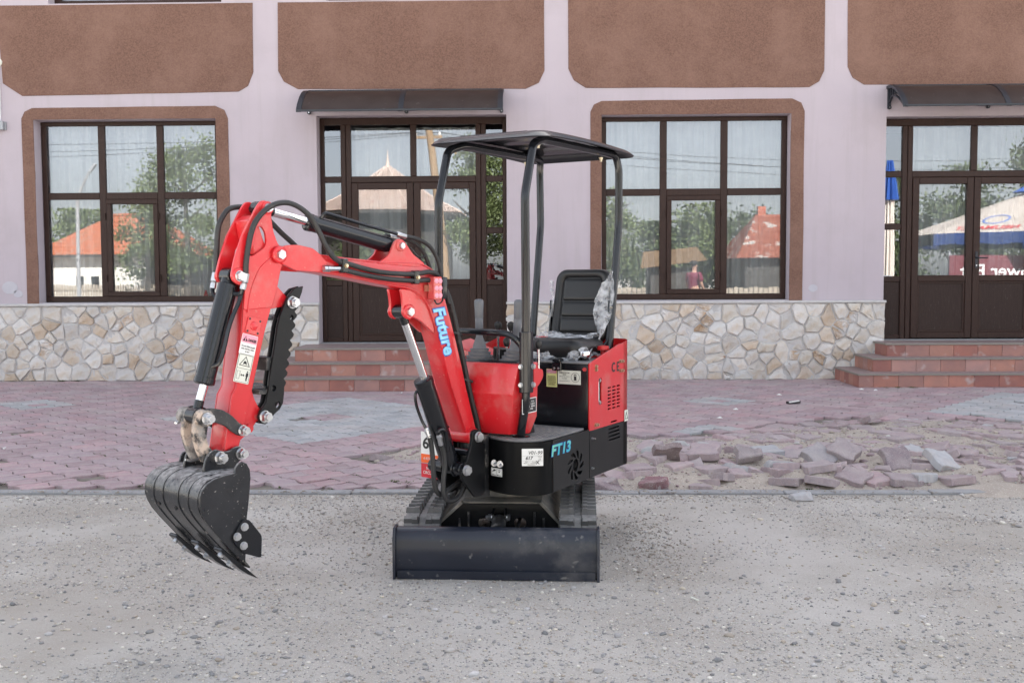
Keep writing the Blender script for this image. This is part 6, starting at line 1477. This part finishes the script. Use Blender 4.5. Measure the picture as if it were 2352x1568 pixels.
mk('old_wood', (.36, .31, .25), (.28, .24, .19), scale=9, rough=.9)
mk('dark_timber', (.05, .045, .04), rough=.9)
mk('parasol_white', (.72, .66, .60), rough=.9); mk('parasol_blue', (.03, .10, .38), rough=.85)
mk('banner_red', (.16, .03, .04), rough=.7)
mk('car_paint', (.45, .47, .50), rough=.25, coat=.6); mk('car_glass', (.012, .013, .015), rough=.06)
mk('shirt', (.20, .022, .055), (.16, .018, .045), scale=6, rough=.85, bump2=.3, b2scale=8); mk('skin', (.42, .24, .17), rough=.6); mk('hair', (.02, .016, .014), rough=.7); mk('trousers', (.03, .035, .05), rough=.9)
def tree(x, y, h, rx, label, seed, mat='foliage', trunk=.3, leaf=.16, n=5200, name='tree'):
    rr = np.random.default_rng(seed); setorg((x, y, 0)); T = empty(name, ORG); tag(T, label, 'tree', 'trees across the road')
    m = MB(); m.tube([(x, y, -.1), (x+.1, y, h*trunk), (x+.05, y+.1, h*.6), (x, y, h*.85)], lambda t: .16*(1-t)+.03, 8); m.build('trunk', 'bark', T)
    lb = MB()
    for k in range(6):
        a = rr.uniform(0, 6.28); z = h*rr.uniform(trunk, .7); l = rx*rr.uniform(.5, .85)
        lb.tube([(x, y, z), (x+math.cos(a)*l*.5, y+math.sin(a)*l*.5, z+l*.3), (x+math.cos(a)*l, y+math.sin(a)*l, z+l*.75)], lambda t: .06*(1-t)+.012, 6)
    lb.build('limb', 'bark', T)
    nc = 34; ch = h*(1-trunk*.75); zc = h*trunk*.75+ch/2; cl = []
    while len(cl) < nc:
        p = rr.uniform(-1, 1, 3)
        if (p**2).sum() < 1: cl.append((p[0]*rx*(1-.35*max(0, p[2])), p[1]*rx*(1-.35*max(0, p[2])), p[2]*ch/2, rr.uniform(.22, .42)*rx))
    cl = np.array(cl); idx = rr.integers(0, nc, n); d_ = rr.normal(0, .5, (n, 3)); c = cl[idx]
    P = np.stack([c[:, 0]+d_[:, 0]*c[:, 3], c[:, 1]+d_[:, 1]*c[:, 3], c[:, 2]+d_[:, 2]*c[:, 3]*.9+zc], 1)
    P[:, 2] = np.minimum(P[:, 2], h)
    u = rr.normal(0, 1, (n, 3)); u /= np.linalg.norm(u, axis=1)[:, None]; w_ = np.cross(u, rr.normal(0, 1, (n, 3))); w_ /= np.linalg.norm(w_, axis=1)[:, None]
    s = leaf*rr.uniform(.6, 1.3, n)[:, None]
    q = np.stack([P-u*s*.5, P+w_*s*.32, P+u*s*.5, P-w_*s*.32], 1).reshape(-1, 3)
    me = bpy.data.meshes.new('crown'); me.from_pydata(q.tolist(), [], np.arange(n*4).reshape(-1, 4).tolist()); link('crown', me, mat, T)
    setorg((0, 0, 0))
tree(-16.9, -19.5, 9.0, 2.2, 'tall leafy tree mirrored in the right panes of the left window', 1, n=9000)
tree(-19.6, -21.5, 6.6, 1.5, 'smaller tree mirrored beside the orange roof in the left window', 12, n=5000)
tree(-31.0, -40, 6.1, 3.0, 'low round tree mirrored left of the orange roof', 2, n=4500, leaf=.25)
tree(-2.35, -9.6, 6.9, 1.25, 'slim tree mirrored in the right leaf of the central door', 3, n=8000, leaf=.13)
tree(-.9, -12.6, 6.6, 1.7, 'tree mirrored in the right sidelight of the central door', 4, n=6000)
tree(-6.6, -13.5, 3.4, 2.2, 'bushy low tree mirrored under the pale pointed roof', 5, 'foliage_dark', .12, n=6000)
tree(3.6, -27, 6.2, 2.0, 'tree mirrored at the left side of the window right of the canopy', 6, n=6000)
for i, (x, y, h, r) in enumerate(((6.6, -29, 4.5, 2.3), (9.3, -28, 5.4, 2.0), (11.6, -30, 5.4, 2.4), (15.5, -31, 5.2, 2.8))):
    tree(x, y, h, r, ['low tree mirrored left of the person in the window', 'tree mirrored right behind the person in the window', 'tree mirrored between the person and the rusty roof', 'tree mirrored behind the rusty roof at the right'][i], 20+i, 'foliage' if i % 2 else 'foliage_dark', .06, .2, 9500)
for i, (x, y, h, r) in enumerate(((17.3, -21, 6.4, 2.4), (20.2, -20, 6.6, 2.3), (23.4, -18, 8.6, 2.6))):
    tree(x, y, h, r, ['tree mirrored over the parasol in the left leaf of the right door', 'tree mirrored above the middle of the right door', 'tallest tree mirrored at the right edge of the right door'][i], 30+i, 'foliage_dark', .15, .2, 6500)
def orange_house():
    setorg((-22.6, -24, 0)); R_ = empty('tiled_house', ORG); tag(R_, 'white house with orange tiled hip roof mirrored in the left window', 'house')
    x0, x1, y0, y1, e, rz = -27.0, -18.6, -31.0, -24.2, 2.72, 4.95
    m = MB(); m.aabb(x0+.5, -20.7, y0+.5, y1-.5, 0, e+.1); m.build('wall', 'limewash', R_, smooth=0)
    m = MB(); m.aabb(-20.69, x1-.5, y0+.6, y1-1.2, 0, e+.1); m.build('shed_wall', 'dark_timber', R_, smooth=0)
    ry = (y0+y1)/2; rx0, rx1 = x0+3.1, x1-2.7; n = 11
    def course(a0, a1, b0, b1, k):
        """strip of pantiles from lower edge a0-a1 to upper edge b0-b1"""
        p = lambda a, b, t: V(a)+(V(b)-V(a))*t
        L_ = (V(a1)-V(a0)).length; c_ = max(6, int(L_/.09)); m = MB(); lo = []; hi = []
        for i in range(c_+1):
            t = i/c_; w_ = .018*(1 if i % 2 else 0); lo.append(p(a0, a1, t)+Zu*(w_+.02)); hi.append(p(b0, b1, t)+Zu*(w_-.012))
        m.loft([lo, hi, ], cap=False, closed=False); m.loft([[q-Zu*.04 for q in lo], lo], cap=False, closed=False); m.build('tile_course', 'roof_tile', R_, smooth=0)
    for k in range(n):
        t0, t1 = k/n, (k+1)/n
        f = lambda A, Bq, t: tuple(V(A)+(V(Bq)-V(A))*t)
        course(f((x0, y1, e), (rx0, ry, rz), t0), f((x1, y1, e), (rx1, ry, rz), t0), f((x0, y1, e), (rx0, ry, rz), t1), f((x1, y1, e), (rx1, ry, rz), t1), k)
        course(f((x1, y1, e), (rx1, ry, rz), t0), f((x1, y0, e), (rx1, ry, rz), t0), f((x1, y1, e), (rx1, ry, rz), t1), f((x1, y0, e), (rx1, ry, rz), t1), k)
    m = MB(); m.tube([(rx0, ry, rz+.03), (rx1, ry, rz+.03)], .1, 8, False); m.tube([(rx1, ry, rz+.03), (x1, y1, e+.05)], .1, 8, False); m.build('ridge', 'roof_tile', R_)
    m = MB(); m.aabb(x0, x1, y1-.04, y1+.0, e-.14, e-.02); m.build('fascia', 'dark_timber', R_, smooth=0)
    for xx in (-24.4, -23.6):
        m = MB(); m.aabb(xx-.27, xx+.27, y1-.50, y1-.44, .75, 1.62); w_ = m.build('window', 'limewash', R_, smooth=0)
        m = MB(); m.aabb(xx-.2, xx+.2, y1-.44, y1-.43, .82, 1.55); m.build('pane', 'car_glass', R_, smooth=0)
    setorg((-22, -21.5, 0)); F_ = empty('picket_fence', ORG); tag(F_, 'weathered picket fence mirrored along the foot of the left window', 'fence')
    x = -28
    mesh = None
    for i in range(84):
        if mesh is None:
            m = MB(); m.hull_prism([(-22-.05, -21.5, .08), (-22+.05, -21.5, .08), (-22+.05, -21.48, .08), (-22-.05, -21.48, .08)], [(-22-.05, -21.5, 1.12), (-22+.05, -21.5, 1.12), (-22+.05, -21.48, 1.12), (-22-.05, -21.48, 1.12)]); o = m.build('picket', 'old_wood', F_, smooth=0); mesh = o.data
        else: o = link('picket', mesh, None, F_)
        o.location = (x+i*.135+22, 0, .06*math.sin(i*.5)*.5)
    for z in (.3, .9):
        m = MB(); m.aabb(-28, -16.8, -21.47, -21.43, z-.04, z+.04); m.build('rail', 'old_wood', F_, smooth=0)
    setorg((0, 0, 0))
orange_house()
def pale_roof():
    setorg((-7.2, -17.3, 0)); R_ = empty('pointed_roof_house', ORG); tag(R_, 'house with pale pointed tin roof mirrored in the central door', 'house')
    cx, cy = -7.1, -19.3; e, h = 4.45, 6.75; n = 8; r = 3.9
    ring = lambda q, z: [(cx+q*math.cos(2*math.pi*(i+.5)/n), cy+q*math.sin(2*math.pi*(i+.5)/n), z) for i in range(n)]
    for i in range(n):
        m = MB(); A, Bq, D_ = ring(r, e), ring(r*.62, e+.75), ring(.05, h); j = (i+1) % n
        m.face([A[i], A[j], Bq[j], Bq[i]]); m.face([Bq[i], Bq[j], D_[j], D_[i]]); bmesh.ops.solidify(m.bm, geom=m.bm.faces[:], thickness=.03); m.build('roof_panel', 'tin_roof', R_, smooth=0)
        m = MB(); m.tube([A[i], Bq[i], D_[i]], .035, 5, False); m.build('roof_rib', 'tin_roof', R_)
    m = MB(); m.lathe((cx, cy, h-.25), Zu, [(0, .16), (.3, .09), (.6, .04), (1.0, .01)], 8); m.build('finial', 'tin_roof', R_)
    m = MB(); m.loft([ring(r*.82, 0), ring(r*.82, e-.05)]); m.build('wall', 'dark_timber', R_, smooth=0)
    m = MB(); m.loft([ring(r*.99, e-.16), ring(r*.99, e-.03)]); m.build('eave', 'dark_timber', R_, smooth=0)
    setorg((0, 0, 0))
    setorg((10.6, -20, 0)); R_ = empty('rusty_roof_house', ORG); tag(R_, 'house with rusty red tin roof mirrored at the right of the second window', 'house')
    m = MB(); m.aabb(10.2, 15, -27, -21, 0, 2.4); m.build('wall', 'dark_timber', R_, smooth=0)
    for a, b, c_, d_ in (((9.7, -20.6, 2.3), (15.5, -20.6, 2.3), (13.9, -24, 4.6), (11.3, -24, 4.6)), ((9.7, -27.4, 2.3), (9.7, -20.6, 2.3), (11.3, -24, 4.6), (11.3, -24.1, 4.6)), ((15.5, -20.6, 2.3), (15.5, -27.4, 2.3), (13.9, -24.1, 4.6), (13.9, -24, 4.6))):
        m = MB(); m.face([a, b, c_, d_]); bmesh.ops.solidify(m.bm, geom=m.bm.faces[:], thickness=.05); m.build('roof_panel', 'rusty_roof', R_, smooth=0)
    m = MB(); m.aabb(11.4, 11.8, -24.3, -23.9, 4.3, 5.0); m.build('chimney', 'rusty_roof', R_, smooth=0)
    setorg((5.2, -9.3, 0)); R_ = empty('lean_to', ORG); tag(R_, 'low lean-to with brown tin roof mirrored left of the person', 'shed')
    m = MB(); m.face([(3.9, -9.0, 1.75), (6.4, -9.0, 2.05), (6.3, -11, 2.6), (4.2, -11, 2.4)]); bmesh.ops.solidify(m.bm, geom=m.bm.faces[:], thickness=.04); m.build('roof', 'pole_wood', R_, smooth=0)
    m = MB(); m.aabb(4.3, 6.1, -11, -9.3, 0, 1.8); m.build('wall', 'dark_timber', R_, smooth=0)
    setorg((8, -15, 0)); W_ = empty('plank_fence', ORG); tag(W_, 'sunlit plank fence mirrored along the foot of the second window', 'fence')
    for i in range(60):
        m = MB() if i == 0 else None
        if m: m.aabb(8-.09, 8+.09, -15.02, -15, 0, .95); o = m.build('plank', 'old_wood', W_, smooth=0); me0 = o.data
        else: o = link('plank', me0, None, W_)
        o.location = (-6.5+i*.21, 0, .03*math.sin(i*1.7))
    setorg((0, 0, 0))
pale_roof()
def poles():
    setorg((-3.6, -9.3, 0)); R_ = empty('utility_pole', ORG); tag(R_, 'leaning wooden utility pole mirrored in the central door', 'utility pole')
    m = MB(); m.tube([(-3.45, -9.3, -.2), (-3.62, -9.3, 3), (-3.95, -9.3, 6), (-4.2, -9.3, 7.6)], lambda t: .19-.07*t, 12); m.build('pole', 'pole_wood', R_)
    m = MB(); m.aabb(-4.7, -3.6, -9.36, -9.24, 6.7, 6.8); m.build('crossarm', 'pole_wood', R_, smooth=0)
    for x in (-4.6, -4.15, -3.7):
        m = MB(); m.lathe((x, -9.3, 6.8), Zu, [(0, .03), (.05, .05), (.1, .05), (.14, .02)], 8); m.build('insulator', 'label_white', R_)
    setorg((-19.8, -14.3, 0)); R_ = empty('street_lamp', ORG); tag(R_, 'grey street lamp mirrored in the left panes of the left window', 'street lamp')
    m = MB(); m.tube([(-19.9, -14.3, 0), (-19.85, -14.3, 4.4), (-19.7, -14.3, 5.2), (-19.3, -14.3, 6.0)], lambda t: .09-.04*t, 8); m.build('pole', 'kerb_concrete', R_)
    m = MB(); m.box((-19.15, -14.3, 6.2), .5, .18, .12, (V((.6, 0, .8)), V((0, 1, 0)), V((-.8, 0, .6)))); m.build('lamp_head', 'grey_metal', R_, bevel=.02)
    setorg((0, 0, 0))
    rows = [((-40, -12, 7.6), (-4.15, -9.3, 6.95), .5), ((-40, -12, 7.2), (-4.6, -9.3, 6.92), .6), ((-40, -12.4, 6.8), (-3.7, -9.3, 6.92), .6), ((-4.15, -9.3, 6.95), (30, -14, 7.0), 1.0), ((-4.6, -9.3, 6.92), (30, -14, 6.6), 1.1), ((-3.7, -9.3, 6.92), (30, -14, 6.3), 1.0), ((-3.9, -9.3, 6.4), (30, -14, 5.6), .7)]
    for a, b, sg in rows:
        P = [V(a)+(V(b)-V(a))*t-Zu*sg*4*t*(1-t) for t in np.linspace(0, 1, 14)]
        m = MB(); m.tube(P, .012, 4, False); tag(m.build('overhead_wire', 'ink', None), 'thin overhead wire mirrored in the upper panes', 'wire', 'overhead wires')
poles()
def parasols():
    setorg((10.95, -2.3, 0)); R_ = empty('closed_parasol', ORG); tag(R_, 'closed white and blue parasol mirrored in the narrow left sidelight', 'parasol')
    m = MB(); m.cyl((10.95, -2.3, 0), (10.95, -2.3, 4.9), .03); m.build('pole', 'old_wood', R_)
    def folds(z0, z1, r0, r1, n=20):
        return [[(10.95+math.cos(2*math.pi*i/n)*r*(1 if i % 2 else .6), -2.3+math.sin(2*math.pi*i/n)*r*(1 if i % 2 else .6), z) for i in range(n)] for z, r in ((z0, r0), ((z0+z1)/2, (r0+r1)/2), (z1, r1))]
    m = MB(); m.loft(folds(.9, 3.85, .19, .15)); m.build('folded_cloth', 'parasol_white', R_, smooth=20)
    m = MB(); m.loft(folds(3.8, 5.0, .28, .09)); m.build('blue_cap', 'parasol_blue', R_, smooth=20)
    setorg((15, -1.8, 0)); R_ = empty('open_parasol', ORG); tag(R_, 'open white parasol with blue valance mirrored in the right door', 'parasol')
    cx, cy, n, r = 15.0, -1.8, 8, 3.65
    ring = lambda q, z: [V((cx+q*math.cos(2*math.pi*(i+.5)/n), cy+q*math.sin(2*math.pi*(i+.5)/n), z)) for i in range(n)]
    A, T_ = ring(r, 2.66), V((cx, cy, 3.98)); Lw = ring(r, 2.30)
    for i in range(n):
        j = (i+1) % n
        m = MB(); m.face([A[i], A[j], T_]); bmesh.ops.solidify(m.bm, geom=m.bm.faces[:], thickness=.01); m.build('canopy_panel', 'parasol_white', R_, smooth=0)
        m = MB(); k = 6; m.loft([[A[i].lerp(A[j], q/k) for q in range(k+1)], [Lw[i].lerp(Lw[j], q/k)+Zu*(.05*(q % 2)) for q in range(k+1)]], cap=False, closed=False); bmesh.ops.solidify(m.bm, geom=m.bm.faces[:], thickness=.008); m.build('valance', 'parasol_blue', R_, smooth=0)
        m = MB(); m.tube([A[i]-Zu*.02, T_-Zu*.03], .012, 5, False); m.build('rib', 'old_wood', R_)
    m = MB(); m.cyl((cx, cy, 0), (cx, cy, 4.0), .04); m.build('pole', 'old_wood', R_)
    m = MB(); m.lathe((cx, cy, 3.96), Zu, [(0, .5), (.1, .3), (.25, .05)], 8); m.build('blue_cap', 'parasol_blue', R_)
    # lettering on the panels that face the door
    for i in range(n):
        j = (i+1) % n; mid = (A[i]+A[j])*.5; out = V((mid.x-cx, mid.y-cy, 0)).normalized()
        if out.y < .2: continue
        ux = Zu.cross(out).normalized(); uy = (T_-mid).normalized()
        lettering('print', 'NEUMARKT', .40, mid+uy*.34, ux, uy, 'label_red', R_, lift=.02, bold=.006, width=1.8)
        ring_ = plate('emblem', circ(0, 0, .38, 20), [circ(0, 0, .33, 20)], .006, mid+uy*1.1+out*.02, ux, uy, 'decal_dark', R_, 0.)
    setorg((12.9, .9, 0)); R_ = empty('banner', ORG); tag(R_, 'dark red advertising banner mirrored under the parasol in the right door', 'banner')
    m = MB(); m.aabb(11.6, 14.4, .86, .90, 1.05, 2.0); m.build('panel', 'banner_red', R_, smooth=0)
    for x in (11.62, 14.38):
        m = MB(); m.aabb(x-.03, x+.03, .80, .855, 0, 2.1); m.build('post', 'grey_metal', R_, smooth=0)
    lettering('print', 'Power Bet', .5, (13.0, .90, 1.55), (-1, 0, 0), (0, 0, 1), 'label_white', R_, lift=.004, bold=.008, width=2.2)
    setorg((0, 0, 0))
parasols()
def car():
    setorg((8.3, 1.3, 0)); R_ = empty('parked_car', ORG); tag(R_, 'pale silver car mirrored at the lower right corner of the second window', 'car')
    X0 = 6.3; prof = [(0, .45), (.02, .70), (.15, .86), (1.0, .98), (1.25, 1.02), (1.95, 1.42), (2.6, 1.50), (3.3, 1.44), (3.9, 1.05), (4.25, .98), (4.32, .55), (4.25, .32), (.12, .30)]
    def sec(y, k): return [(X0+x, y, z if z < 1.0 else 1.0+(z-1.0)*k) for x, z in prof]
    m = MB(); m.loft([sec(.42, .92), sec(.52, 1.), sec(2.08, 1.), sec(2.18, .92)]); m.build('body', 'car_paint', R_, bevel=.04, seg=2)
    for y in (.405, 2.195):
        m = MB(); m.hull_prism([(X0+x, y, z) for x, z in ((1.45, 1.02), (2.0, 1.36), (2.6, 1.42), (3.2, 1.38), (3.65, 1.04))], [(X0+x, y+.01, z) for x, z in ((1.45, 1.02), (2.0, 1.36), (2.6, 1.42), (3.2, 1.38), (3.65, 1.04))]); m.build('side_window', 'car_glass', R_, smooth=0)
    m = MB(); m.face([(X0+1.22, .6, 1.03), (X0+1.22, 2.0, 1.03), (X0+1.93, 1.92, 1.435), (X0+1.93, .68, 1.435)]); bmesh.ops.solidify(m.bm, geom=m.bm.faces[:], thickness=-.015); m.build('windscreen', 'car_glass', R_, smooth=0)
    for x in (.85, 3.45):
        for y in (.46, 2.14):
            m = MB(); m.cyl((X0+x, y-.1, .31), (X0+x, y+.1, .31), .31, n=24); W_ = m.build('wheel', 'track_rubber', R_, bevel=.02)
            m = MB(); s = -1 if y < 1 else 1; m.cyl((X0+x, y+s*.1, .31), (X0+x, y+s*.112, .31), .19, n=20); m.build('rim', 'zinc_steel', W_)
    for y in (.62, 1.98):
        m = MB(); m.box((X0+.06, y, .72), .08, .3, .12); m.build('headlight', 'label_white', R_, bevel=.02)
    setorg((0, 0, 0))
car()
def person():
    ox, oy = 4.40, 1.15; setorg((ox, oy, 0)); R_ = empty('person', ORG); R_.scale = (1.06, 1.06, 1.06); tag(R_, 'person in dark red t-shirt standing turned away, mirrored in the second window', 'person')
    a = rad(35); fx, fy = math.cos(a), -math.sin(a)          # facing right, away from the glass
    def body(name, nodes, edges, mat, parent, sub=2):
        me = bpy.data.meshes.new(name)
        P = [(fx*f-fy*s*-1*0+(-fy)*s*-1, 0, 0) for f, s, z, r in nodes]
        vs = [(f*fx+s*fy, f*fy-s*fx, z) for f, s, z, r in nodes]
        me.from_pydata(vs, edges, []); o = link(name, me, mat, parent)
        sk = o.modifiers.new('skin', 'SKIN'); sk.use_smooth_shade = True
        for v, nd in zip(me.skin_vertices[0].data, nodes): v.radius = nd[3] if isinstance(nd[3], tuple) else (nd[3], nd[3])
        me.skin_vertices[0].data[0].use_root = True
        ss = o.modifiers.new('sub', 'SUBSURF'); ss.levels = sub; ss.render_levels = sub
        return o
    # continuous body: pelvis, spine, neck, head, limbs (forward, side, height, radius)
    N = [(0, 0, .95, (.15, .12)), (0, 0, 1.15, (.15, .11)), (0, 0, 1.35, (.17, .12)), (.0, 0, 1.46, (.10, .09)), (.01, 0, 1.53, .055), (.02, 0, 1.60, (.07, .085)), (.025, 0, 1.69, (.075, .09)), (.02, 0, 1.745, .05),
         (0, .19, 1.42, .06), (.0, .26, 1.17, .045), (.10, .28, .95, .036), (.15, .28, .87, .03),
         (0, -.19, 1.42, .06), (.02, -.26, 1.17, .045), (.16, -.24, .98, .036), (.22, -.23, .92, .03),
         (0, .10, .88, .10), (.02, .11, .50, .065), (0, .11, .09, .045), (.12, .12, .04, .04), (0, -.10, .88, .10), (.0, -.11, .50, .065), (-.03, -.11, .09, .045), (.09, -.12, .04, .04)]
    E_ = [(0,1),(1,2),(2,3),(3,4),(4,5),(5,6),(6,7),(2,8),(8,9),(9,10),(10,11),(2,12),(12,13),(13,14),(14,15),(0,16),(16,17),(17,18),(18,19),(0,20),(20,21),(21,22),(22,23)]
    bd = body('body', N, E_, 'skin', R_)
    body('t_shirt', [(0, 0, .93, (.175, .14)), (0, 0, 1.15, (.175, .135)), (0, 0, 1.36, (.195, .14)), (.0, 0, 1.47, (.10, .09)), (0, .20, 1.43, .08), (.0, .26, 1.22, .075), (0, -.20, 1.43, .08), (.02, -.26, 1.22, .075)], [(0,1),(1,2),(2,3),(2,4),(4,5),(2,6),(6,7)], 'shirt', bd)
    body('trousers', [(0, 0, .95, (.165, .13)), (0, .10, .86, .115), (.02, .11, .50, .085), (0, .11, .12, .07), (0, -.10, .86, .115), (.0, -.11, .50, .085), (-.03, -.11, .12, .07)], [(0,1),(1,2),(2,3),(0,4),(4,5),(5,6)], 'trousers', bd)
    body('hair', [(-.02, 0, 1.64, (.11, .125)), (-.005, 0, 1.73, (.115, .125)), (.0, 0, 1.80, .08)], [(0,1),(1,2)], 'hair', bd)
    def at(f, s, z): return V((ox+f*fx+s*fy, oy+f*fy-s*fx, z))
    m = MB(); m.lathe(at(.10, 0, 1.655), at(.14, 0, 1.63)-at(.10, 0, 1.655), [(0, .012), (.03, .016), (.04, .006)], 8); m.build('nose', 'skin', bd)
    for s in (-.085, .085):
        m = MB(); m.sphere(at(.01, s, 1.655), .03, 10, (.6, .6, 1)); m.build('ear', 'skin', bd)
    for s in (-.03, .03):
        m = MB(); m.sphere(at(.098, s, 1.672), .011, 8); m.build('eye', 'ink', bd)
    m = MB(); m.sphere(at(.10, 0, 1.60), .02, 8, (.7, .9, .3)); m.build('mouth', 'label_magenta', bd)
    for hf, hs, hz in ((.16, .28, .85), (.235, -.23, .905)):
        h = at(hf, hs, hz)
        for k in range(4):
            q = (k-1.5)*.018; f = MB(); b0 = h+V((fx, fy, 0))*.01+V((fy, -fx, 0))*q*.3+Zu*q; l = (.07, .08, .075, .06)[k]
            f.tube([b0, b0+V((fx, fy, 0))*l*.5-Zu*l*.35, b0+V((fx, fy, 0))*l*.6-Zu*l*.85], .0085, 6); f.build('finger', 'skin', bd)
        f = MB(); f.tube([h, h+V((fx, fy, 0))*.03+Zu*.025, h+V((fx, fy, 0))*.06+Zu*.03], .009, 6); f.build('finger', 'skin', bd)
    setorg((0, 0, 0))
person()
